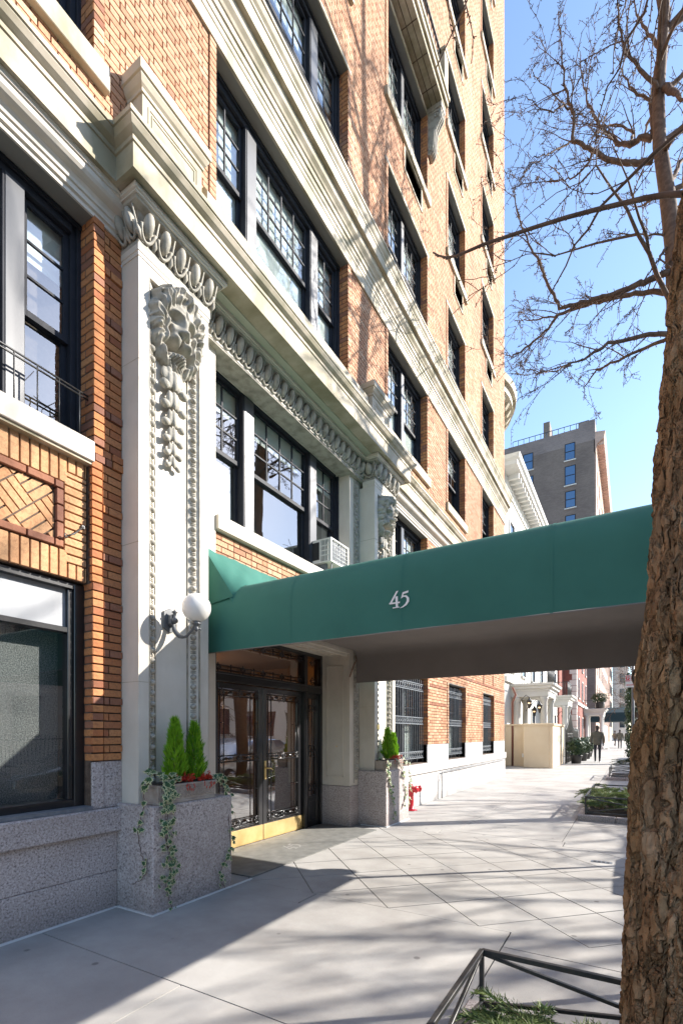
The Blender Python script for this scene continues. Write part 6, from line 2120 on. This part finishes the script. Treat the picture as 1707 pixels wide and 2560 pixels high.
# --- bow-fronted white house next door
H1 = thing('row_house', 'white limestone bow-fronted house with a curved bracketed cornice next door', 'building', (-4, 21, 0))
q = MB(); q.box(-12, -1.55, 17.87, 24.2, 0, 15.5)
q.build('wall', 'lime', H1)
cxb, cyb, rb = -3.5, 21.0, 2.55
def arc(r_, a0=-75, a1=75, n=24):
    return [(cxb + r_ * math.cos(rad(a0 + (a1 - a0) * i / n)), cyb + r_ * math.sin(rad(a0 + (a1 - a0) * i / n))) for i in range(n + 1)]
q = MB(); pts = arc(rb) + [(-3.5, cyb + 2.4), (-3.5, cyb - 2.4)]
q.prism(pts, lambda a, b_, t: (a, b_, t), 0, 15.3); q.build('bow', 'lime', H1)
q = MB()
q.sweep(arc(rb), [(-0.3, 14.6), (0.05, 14.6), (0.05, 14.75), (0.12, 14.8), (0.12, 15.1), (0.55, 15.25), (0.55, 15.5), (0.68, 15.55), (0.72, 15.8), (0.3, 15.95), (-0.3, 16.0)])
crn = q.build('cornice', 'stone', H1)
for i in range(15):
    a = rad(-70 + 10 * i)
    q = MB()
    d = Vector((math.cos(a), math.sin(a))); s_ = Vector((-d.y, d.x))
    c = Vector((cxb, cyb))
    ps = []
    for zz, ro in ((14.98, 0.32), (15.24, 0.50)):
        for (rr_, t) in ((rb + 0.1, -0.09), (rb + ro, -0.09), (rb + ro, 0.09), (rb + 0.1, 0.09)):
            p_ = c + d * rr_ + s_ * t
            ps.append((p_.x, p_.y, zz))
    q.hexa(ps); q.build('bracket', 'stone', crn)
for zz in (1.9, 5.4, 9.0, 12.2):
    for a0 in (-50, -4, 42):
        q = MB()
        P0 = [(cxb + (rb + 0.01) * math.cos(rad(a0 - 12 + 24 * i / 6)), cyb + (rb + 0.01) * math.sin(rad(a0 - 12 + 24 * i / 6))) for i in range(7)]
        q.sweep(P0, [(-0.05, zz), (0.012, zz), (0.012, zz + 1.9), (-0.05, zz + 1.9)]); q.build('window', 'far_glass', H1)
        q = MB(); q.sweep(P0, [(-0.05, zz - 0.15), (0.12, zz - 0.15), (0.12, zz), (-0.05, zz)]); q.sweep(P0, [(-0.05, zz + 1.9), (0.1, zz + 1.9), (0.14, zz + 2.1), (-0.05, zz + 2.1)]); q.build('window_trim', 'lime', H1)
q = MB(); q.tube([(-0.95, 24.0, 0), (-0.95, 24.0, 3.0), (-0.8, 24.0, 3.35), (-0.95, 24.05, 3.7)], 0.05, 8); q.build('drainpipe', 'rust', H1)

def portico(parent, ya, yb, xf, zt=4.0, lamp_lit=True):
    xo = xf + 1.75
    q = MB()
    q.box(xf, xo, ya, yb, 3.36, 3.62); q.sweep([(xf, ya), (xo, ya), (xo, yb), (xf, yb)], [(-0.1, 3.62), (0.04, 3.62), (0.06, 3.7), (0.16, 3.76), (0.16, 3.84), (0.26, 3.9), (0.28, 4.0), (-0.1, 4.02)])
    q.box(xf, xo, ya + 0.1, yb - 0.1, 3.98, 4.0)
    e = q.build('entablature', 'lime', parent)
    for (x, y) in ((xo - 0.22, ya + 0.22), (xo - 0.22, yb - 0.22), (xf + 0.25, ya + 0.2), (xf + 0.25, yb - 0.2)):
        q = MB(); q.lathe((x, y, 0.0), [(0.24, 0), (0.24, 0.15), (0.20, 0.2), (0.18, 0.26), (0.165, 2.0), (0.145, 3.1), (0.17, 3.14), (0.18, 3.2), (0.21, 3.24), (0.21, 3.36)], 20); q.build('column', 'lime', parent)
    q = MB(); q.box(xf - 0.02, xf + 0.04, ya + 0.55, yb - 0.55, 0.3, 3.0); q.build('front_door', 'dark', parent)
    q = MB(); q.box(xf + 0.0, xo, ya, yb, 0.0, 0.3); q.box(xo, xo + 0.35, ya + 0.3, yb - 0.3, 0, 0.15); q.build('steps', 'lime', parent)
    q = MB()
    for i in range(int((yb - ya) / 0.13)):
        q.tube([(xo - 0.05, ya + 0.1 + i * 0.13, 4.0), (xo - 0.05, ya + 0.1 + i * 0.13, 4.85)], 0.012, 5)
    for i in range(int((xo - xf) / 0.13)):
        q.tube([(xf + i * 0.13, ya + 0.08, 4.0), (xf + i * 0.13, ya + 0.08, 4.85)], 0.012, 5)
    q.box(xf, xo - 0.03, ya + 0.06, ya + 0.1, 4.85, 4.89); q.box(xo - 0.07, xo - 0.03, ya, yb, 4.85, 4.89)
    q.build('balcony_railing', 'iron', parent)
em2, e2n, e2b = _nt('lantern_glow'); e2b.inputs['Emission Color'].default_value = (1.0, 0.55, 0.2, 1); e2b.inputs['Emission Strength'].default_value = 0.8
def lantern(parent, x, y, z, lit=True):
    q = MB(); q.lathe((x, y, z), [(0.02, -0.24), (0.05, -0.2), (0.09, 0.0), (0.13, 0.12), (0.14, 0.13), (0.10, 0.17), (0.05, 0.24), (0.02, 0.3)], 8); q.tube([(x, y, z + 0.28), (x - 0.15, y, z + 0.42), (x - 0.35, y, z + 0.2), (x - 0.42, y, z + 0.05)], 0.018, 6)
    l_ = q.build('lantern', 'iron', parent)
    if lit:
        q = MB(); q.ell((x, y - 0.03, z + 0.03), (0.07, 0.085, 0.06), 8, 6); q.build('lamp_glow', em2, l_)
def row_house(y0, y1, xf, h, wm, label, pory, upper=3, trim='lime', quoins=False, bwin=None):
    T = thing('row_house', label, 'building', (xf - 4, (y0 + y1) / 2, 0))
    q = MB(); q.box(xf - 10, xf, y0, y1, 0, h); q.build('wall', wm, T)
    q = MB(); q.sweep([(xf - 0.3, y0 + 0.02), (xf, y0 + 0.02), (xf, y1 - 0.02)], [(-0.2, h - 1.0), (0.06, h - 1.0), (0.06, h - 0.75), (0.1, h - 0.7), (0.1, h - 0.4), (0.7, h - 0.3), (0.7, h - 0.12), (0.8, h - 0.05), (0.85, h + 0.12), (-0.2, h + 0.2)])
    c = q.build('cornice', trim, T)
    y = y0 + 0.15
    while y < y1 - 0.2:
        q = MB(); q.box(xf + 0.1, xf + 0.62, y, y + 0.17, h - 0.58, h - 0.32); q.build('bracket', trim, c); y += 0.52
    n = max(2, int((y1 - y0) / 2.9))
    fh = (h - 1.6 - 4.2) / upper
    for i in range(n):
        yc = y0 + (y1 - y0) * (i + 0.5) / n
        for k in range(upper):
            z0 = 4.7 + k * fh
            f_window(T, xf, yc - 0.5, yc + 0.5, z0, z0 + fh * 0.62, trim)
        if not (pory[0] - 0.7 < yc < pory[1] + 0.7):
            f_window(T, xf, yc - 0.5, yc + 0.5, 1.2, 3.0, trim)
    q = MB(); q.box(xf, xf + 0.12, y0 + 0.01, y1 - 0.01, 4.05, 4.3); q.build('string_course', trim, T)
    portico(T, pory[0], pory[1], xf)
    if quoins:
        for i in range(20):
            zz = 0.2 + i * 0.5
            w_ = 0.55 if i % 2 else 0.35
            q = MB(); q.box(xf - w_, xf + 0.025, y0 - 0.025, y0 + w_, zz, zz + 0.46); q.build('quoin', trim, T)
    return T
A = row_house(24.2, 33.6, -1.35, 14.3, 'lime', 'white limestone house with columned portico and long bracketed cornice', (25.6, 28.4))
lantern(A, 0.1, 25.0, 2.75); lantern(A, -0.45, 27.0, 2.65); lantern(A, -0.3, 24.6, 2.95)
B = row_house(33.6, 43.8, -1.35, 13.6, 'lime', 'pale house with the second columned portico up the street', (34.5, 37.0))
lantern(B, 0.0, 35.6, 2.6)
Cc = row_house(46.5, 58.0, -0.15, 14.0, 'red_brick', 'dark red brick house with pale stone quoins and a balcony portico', (54.2, 57.0), quoins=True)
q = MB(); q.box(-10, -1.2, 43.8, 46.5, 0, 13); tag(q.build('connecting_wing', 'red_brick'), 'plain dark brick wing set back between the pale houses and the quoined house', 'building')
SH = thing('balcony_shrub', 'round clipped shrub in a tub on the far portico balcony', 'shrub', (1.2, 54.6, 4.02))
q = MB(); q.lathe((1.2, 54.6, 4.02), [(0.30, 0), (0.42, 0.55), (0.45, 0.6), (0.4, 0.62)], 14); q.build('tub', 'iron', SH)
def leaf_ball(parent, c, r, n, seed, m='pine', sz=0.06, name='foliage'):
    r2 = random.Random(seed)
    q = MB()
    for i in range(n):
        d = Vector((r2.gauss(0, 1), r2.gauss(0, 1), r2.gauss(0, 1))).normalized()
        p = Vector(c) + Vector((d.x * r[0], d.y * r[1], d.z * r[2])) * (0.55 + 0.5 * r2.random() ** 0.5)
        a = Vector((r2.uniform(-1, 1), r2.uniform(-1, 1), r2.uniform(-1, 1))).normalized(); b2 = d.cross(a).normalized()
        a = (a - d * a.dot(d) * 0.6).normalized()
        s_ = sz * r2.uniform(0.6, 1.4)
        q.add([tuple(p - a * s_), tuple(p + b2 * s_ * 0.5), tuple(p + a * s_), tuple(p - b2 * s_ * 0.5)], [(0, 1, 2, 3)], rnd=r2.uniform(0.01, 0.99))
    return stuff(q.build(name, m, parent))
leaf_ball(SH, (1.2, 54.6, 5.05), (0.75, 0.75, 0.55), 1500, 3, 'dark_leaf')
# --- cream wall in front of the white house
CW = thing('cream_wall', 'low cream rendered wall jutting into the pavement before the white porticoes', 'wall', (0.0, 23.5, 0))
q = MB(); q.box(-1.3, -0.28, 24.0, 24.2, 0, 1.9); q.box(-0.3, 0.78, 23.1, 24.25, 0, 1.95); q.box(0.78, 0.92, 23.1, 27.0, 0.0, 1.9)
q.build('wall_panel', 'cream', CW, bevel=0.02)
q = MB(); q.sweep([(-0.3, 24.0), (-0.3, 23.1), (0.92, 23.1), (0.92, 27.0)], [(-0.06, 1.86), (0.05, 1.88), (0.07, 1.97), (-0.06, 1.98)]); q.box(-1.3, -0.31, 23.93, 24.2, 1.9, 1.97); q.build('coping', 'cream', CW)
q = MB(); q.box(-0.52, -0.38, 23.97, 23.999, 0.42, 0.60); q.build('outlet_box', 'white_paint', CW)
# --- iron gate and railings
GT = thing('iron_gate', 'arched black iron gate and railings along the white houses', 'gate', (1.0, 30.0, 0))
for k in range(44):
    y = 27.2 + k * 0.16
    zt = 1.75 + 0.9 * math.exp(-((y - 29.4) / 1.2) ** 2)
    q = MB(); q.tube([(1.0, y, 0.0), (1.0, y, zt), (1.0, y, zt + 0.1)], [0.018, 0.018, 0.002], 5); q.build('bar', 'iron', GT)
q = MB(); pts = [(1.0, 27.2 + i * 0.16, 1.7 + 0.9 * math.exp(-((27.2 + i * 0.16 - 29.4) / 1.2) ** 2)) for i in range(44)]
q.tube(pts, 0.025, 6); q.tube([(1.0, 27.2, 0.25), (1.0, 34.1, 0.25)], 0.02, 6)
for i in range(12):
    q.ring((1.0, 28.2 + i * 0.22, 1.45), 0.1, 0.015, (1, 0, 0), 12, 5)
q.build('rail', 'iron', GT)
for k, (x, y) in enumerate(((1.45, 27.6), (1.5, 30.6), (1.5, 33.2), (1.4, 36.5))):
    T = thing('potted_shrub', ['dark potted shrub at the corner of the cream wall', 'dark potted shrub before the middle of the iron railings', 'dark potted shrub at the far end of the iron railings', 'dark potted shrub farthest along the white houses'][k], 'shrub', (x, y, 0), 'potted shrubs along the railings')
    q = MB(); q.lathe((x, y, 0), [(0.22, 0), (0.30, 0.38), (0.33, 0.42), (0.28, 0.44)], 14); q.build('pot', 'iron', T)
    leaf_ball(T, (x, y, 0.82), (0.45, 0.5, 0.5), 700, 20 + k, 'dark_leaf', 0.07)
# --- big grey apartment block
GB = thing('grey_apartment_block', 'tall grey brick apartment block with a blank side wall in the distance', 'building', (-10, 80, 0))
yg = 69.3
q = MB(); q.box(-22, 0.0, yg, 110, 0, 38.6); q.build('wall', 'grey_brick', GB)
q = MB(); q.box(-22, -1.9, yg - 0.01, 110, 38.6, 40.6); q.box(-1.9, 0.0, yg - 0.012, 110, 38.6, 41.2); q.build('parapet', brick_tex('parapet_brick', (0.21, 0.17, 0.15), (0.27, 0.22, 0.2), (0.3, 0.26, 0.24)), GB)
q = MB(); q.sweep([(0.0, yg + 0.0), (0.0, 110)], [(-0.1, 37.0), (0.1, 37.0), (0.2, 38.0), (1.0, 38.6), (1.15, 39.4), (-0.1, 39.6)]); q.build('cornice', 'tan_brick', GB)
q = MB(); q.box(0.0, 0.12, yg + 0.2, 109, 0, 37.0); q.build('front_facing', 'tan_brick', GB)
for k in range(11):
    for j in range(9):
        q = MB(); y = 72 + j * 4.0; z = 3 + k * 3.1; q.box(0.12, 0.16, y, y + 1.3, z, z + 1.8); q.build('window', 'far_glass', GB)
for k in range(50):
    q = MB(); q.box(0.15, 1.0, yg + 0.3 + k * 0.8, yg + 0.6 + k * 0.8, 37.9, 38.5); q.build('cornice_bracket', 'tan_brick', GB)
cg = lambda a, b_: (1200 + a / 4, 800 + b_ / 4)
for (a0, b0, a1, b1) in ((845, 1245, 950, 1385), (845, 1470, 955, 1635), (850, 1720, 955, 1865), (430, 1350, 530, 1490), (445, 1575, 532, 1715), (850, 1960, 955, 2110), (430, 1800, 530, 1950)):
    p0 = at_y(*cg(a0, b0), yg); p1 = at_y(*cg(a1, b1), yg)
    q = MB(); t = 0.09
    q.box(p0.x, p1.x, yg - 0.03, yg - 0.006, p1.z, p1.z + t); q.box(p0.x, p1.x, yg - 0.03, yg - 0.006, p0.z - t, p0.z); q.box(p0.x, p0.x + t, yg - 0.032, yg - 0.006, p1.z, p0.z); q.box(p1.x - t, p1.x, yg - 0.032, yg - 0.006, p1.z, p0.z)
    zm = (p0.z + p1.z) / 2; q.box(p0.x + t, p1.x - t, yg - 0.03, yg - 0.006, zm - 0.05, zm + 0.05)
    w_ = q.build('window', 'frame', GB)
    q = MB(); q.add([(p0.x, yg - 0.012, p1.z), (p1.x, yg - 0.012, p1.z), (p1.x, yg - 0.012, p0.z), (p0.x, yg - 0.012, p0.z)], [(0, 1, 2, 3)]); q.build('pane', mat('blue_pane', (0.05, 0.13, 0.27), 0.1, spec=1.0), w_)
    q = MB(); q.box(p0.x - 0.1, p1.x + 0.1, yg - 0.12, yg, p1.z - 0.14, p1.z - 0.002); q.build('sill', 'lime', w_)
p0 = at_y(*cg(638, 1050), yg + 2); p1 = at_y(*cg(700, 1175), yg + 2)
q = MB(); q.box(p0.x, p1.x, yg + 1.5, yg + 4.0, p1.z - 2, p0.z); q.build('chimney', 'grey_brick', GB)
q = MB(); a = at_y(*cg(325, 1262), yg); b_ = at_y(*cg(1085, 1050), yg)
q.tube([(a.x, yg + 0.1, 41.3), (b_.x, yg + 0.1, 41.3)], 0.05, 5)
for i in range(14):
    x = a.x + (b_.x - a.x) * i / 13; q.tube([(x, yg + 0.1, 40.5), (x, yg + 0.1, 41.3)], 0.04, 5)
q.build('roof_railing', 'far_glass', GB)
# --- far towers and awning
for (y0, x0, x1, h, mm, lab) in ((112, -14, 0.2, 46, 'tan_brick', 'pinkish sunlit tower closing the end of the street'), (128, 0.3, 3.4, 33, 'lime', 'pale narrow tower at the far end beside the pinkish one')):
    T = thing('far_tower', lab, 'building', ((x0 + x1) / 2, y0 + 8, 0))
    q = MB(); q.box(x0, x1, y0, y0 + 16, 0, h); q.build('wall', mm, T)
    for k in range(int(h / 3.4) - 1):
        for j in range(4):
            q = MB(); q.box(x1, x1 + 0.08, y0 + 1.5 + j * 3.6, y0 + 3.0 + j * 3.6, 3 + k * 3.4, 5 + k * 3.4); q.build('window', 'far_glass', T)
        q = MB(); xx = x1 - 1.7; q.box(xx, xx + 1.0, y0 - 0.06, y0, 3 + k * 3.4, 5 + k * 3.4); q.build('window', 'far_glass', T)
AW = thing('far_awning', 'dark green street awning far up the pavement', 'awning', (1.5, 66, 0))
q = MB(); q.prism([(62.0, 2.9), (62.0, 3.9), (63.2, 4.5), (65.2, 4.5), (66.2, 3.9), (66.2, 2.9)], lambda a, b_, t: (t, a, b_), -0.1, 4.3)
q.build('cover', mat('dark_green_canvas', (0.012, 0.04, 0.05), 0.8), AW)
q = MB()
for x in (4.2,):
    for y in (62.1, 66.1):
        q.tube([(x, y, 0), (x, y, 2.95)], 0.04, 8)
q.build('post', 'iron', AW)
# a few distant walkers
for k, (x, y, lab) in enumerate(((2.9, 58.0, 'distant dark figure nearest the far awning'), (3.6, 60.5, 'distant dark figure at the right under the far awning'), (2.1, 72.0, 'farthest dark figure beyond the far awning'))):
    c = copy_tree(PER); c.location = (x, y, 0); c['label'] = lab; c['group'] = 'distant walkers'; c.rotation_euler = (0, 0, 2.6 * k)
# ivy-clad trunk by the kerb
IT = thing('ivy_clad_tree', 'slim tree trunk wrapped in ivy beside the sign post', 'tree', (4.05, 28.5, 0))
q = MB(); q.tube([(4.05, 28.5, -0.1), (4.08, 28.5, 3.5), (4.1, 28.6, 6.0), (4.4, 28.6, 8.0)], [0.2, 0.16, 0.13, 0.06], 10)
for k in range(9):
    a = k * 0.7
    twig(q, Vector((4.1, 28.6, 3.4 + 0.4 * k)), Vector((math.cos(a), math.sin(a), 0.8)), 2.0, 0.035, 2, None, 0, 4, 5, 0.008)
q.build('trunk', 'twig', IT)
for k in range(6):
    leaf_ball(IT, (4.0 - 0.04 * k, 28.5, 0.5 + 0.72 * k), (0.42 - 0.04 * k, 0.4, 0.5), 420, 60 + k, 'dark_leaf', 0.07, 'ivy_leaves')
# bare trees further up the street
for k, (x, y, s_, lab) in enumerate(((4.4, 40.0, 0.62, 'small bare tree far up the kerb, nearest the iron railings'), (4.5, 52.0, 0.7, 'bare tree far up the kerb near the quoined house'))):
    T = thing('street_tree', lab, 'tree', (x, y, 0), 'street trees')
    q = MB(); q.tube([(x, y, -0.1), (x - 0.05, y, 2.5), (x + 0.1, y, 5.0), (x, y, 7.0)], [0.12, 0.1, 0.07, 0.03], 8)
    for j in range(22):
        a = rr.uniform(0, 6.28); zz = rr.uniform(2.6, 6.5)
        twig(q, Vector((x, y, zz)), Vector((math.cos(a), math.sin(a), 0.7)), rr.uniform(1.4, 2.4), 0.03, 2, None, 0.0, 4, 5, 0.010)
    q.build('trunk', 'twig', T)

# ================================================================ across the street (seen in the glass)
def opp_house(y0, y1, h, wm, label):
    T = thing('row_house', label, 'building', (22, (y0 + y1) / 2, 0))
    q = MB(); q.box(18.6, 30, y0, y1, 0, h); q.build('wall', wm, T)
    n = int((y1 - y0) / 2.4)
    for i in range(n):
        yc = y0 + (y1 - y0) * (i + 0.5) / n
        for z0 in (1.4, 4.7, 7.9):
            if z0 + 2 < h - 0.5:
                q = MB(); q.box(18.54, 18.61, yc - 0.5, yc + 0.5, z0, z0 + 1.8); w_ = q.build('window', 'far_glass', T)
                q = MB(); q.box(18.48, 18.6, yc - 0.62, yc + 0.62, z0 - 0.16, z0 - 0.002); q.box(18.5, 18.6, yc - 0.62, yc + 0.62, z0 + 1.802, z0 + 2.0); q.build('sill', 'lime', w_)
    q = MB(); q.box(18.0, 18.6, y0, y1, h - 0.7, h + 0.1); q.build('cornice', 'lime', T)
opp_house(-10, 4.0, 10.5, 'tan_brick', 'tan brick house across the street opposite the near shop window')
opp_house(4.0, 13.0, 9.8, 'lime', 'white house across the street opposite the entrance')
opp_house(13.0, 26.0, 10.5, 'lime', 'white house across the street mirrored in the entrance doors')
opp_house(26.0, 48.0, 11.0, 'lime', 'broad white house across the street further up')
RL = thing('iron_railings', 'black iron railings across the street mirrored in the doors', 'fence', (16.8, 15, 0))
q = MB()
for k in range(170):
    q.tube([(16.8, 3 + k * 0.14, 0), (16.8, 3 + k * 0.14, 1.5)], 0.012, 4)
q.box(16.78, 16.82, 3, 27, 1.3, 1.34); q.box(16.78, 16.82, 3, 27, 0.2, 0.24)
q.build('bars', 'iron', RL)
def car(paint, label):
    T = thing('parked_car', label, 'car', (0, 0, 0), 'cars parked along the kerb')
    # sections along y: (y, half width, z low, belt, roof half width, roof z)
    S = [(-2.35, 0.70, 0.42, 0.70, 0.6, 0.71), (-2.2, 0.82, 0.28, 0.86, 0.72, 0.88), (-1.3, 0.90, 0.24, 0.96, 0.80, 0.99), (-0.75, 0.91, 0.22, 0.99, 0.74, 1.32), (-0.2, 0.91, 0.22, 1.0, 0.68, 1.50), (0.9, 0.91, 0.22, 1.01, 0.68, 1.52), (1.5, 0.90, 0.22, 1.01, 0.70, 1.42), (2.05, 0.86, 0.26, 1.0, 0.74, 1.08), (2.3, 0.78, 0.36, 0.92, 0.70, 0.95)]
    q = MB(); vs = []; fs = []
    for (y, w, zl, zb, rw, rz) in S:
        half_ = [(0, zl), (w * 0.85, zl), (w, zl + 0.16), (w + 0.015, (zl + zb) / 2 + 0.05), (w - 0.02, zb), (rw, rz - 0.04), (rw * 0.8, rz), (0, rz + 0.015)]
        ring_ = half_ + [(-a, b_) for a, b_ in reversed(half_[1:-1])]
        vs += [(a, y, b_) for a, b_ in ring_]
    m = 14
    for i in range(len(S) - 1):
        for j in range(m):
            fs.append((i * m + j, i * m + (j + 1) % m, (i + 1) * m + (j + 1) % m, (i + 1) * m + j))
    fs.append(tuple(range(m - 1, -1, -1))); fs.append(tuple(range((len(S) - 1) * m, len(S) * m)))
    q.add(vs, fs); body = q.build('body', paint, T, smooth=True)
    sub = body.modifiers.new('sub', 'SUBSURF'); sub.levels = 1; sub.render_levels = 2
    for s_ in (-1, 1):
        q = MB()
        q.add([(s_ * 0.90, -0.7, 1.02), (s_ * 0.90, 0.35, 1.03), (s_ * 0.72, 0.35, 1.44), (s_ * 0.74, -0.25, 1.42)], [(0, 1, 2, 3)]); q.add([(s_ * 0.90, 0.42, 1.03), (s_ * 0.90, 1.6, 1.04), (s_ * 0.73, 1.2, 1.43), (s_ * 0.72, 0.42, 1.44)], [(0, 1, 2, 3)])
        q.build('side_window', 'far_glass', T)
        for y in (-1.45, 1.4):
            q = MB(); q.lathe((s_ * 0.78, y, 0.33), [(0.2, -0.12), (0.33, -0.10), (0.33, 0.10), (0.2, 0.12)], 24, (1, 0, 0)); wh = q.build('wheel', 'asphalt', T)
            q = MB(); q.lathe((s_ * 0.78, y, 0.33), [(0.2, -0.13), (0.205, 0.0), (0.2, 0.13)], 18, (1, 0, 0)); q.build('rim', 'aluminium', wh)
    q = MB(); q.add([(-0.72, -0.9, 1.12), (0.72, -0.9, 1.12), (0.62, -0.28, 1.46), (-0.62, -0.28, 1.46)], [(0, 1, 2, 3)]); q.build('windscreen', 'far_glass', T)
    return T
silver = mat('silver_paint', (0.42, 0.43, 0.44), 0.25, metal=0.5, coat=1.0)
dark_p = mat('black_car_paint', (0.015, 0.016, 0.02), 0.2, coat=1.0)
tan_p = mat('beige_car_paint', (0.36, 0.32, 0.25), 0.25, metal=0.3, coat=1.0)
for paint, y, lab in ((silver, 1.6, 'silver car at the kerb mirrored low in the shop window'), (tan_p, 6.9, 'beige car at the kerb mirrored in the shop window'), (silver, 12.6, 'silver car at the kerb mirrored in the entrance doors'), (dark_p, 18.0, 'black car at the kerb beyond the second tree')):
    c = car(paint, lab); c.location = (6.15, y, -0.13)
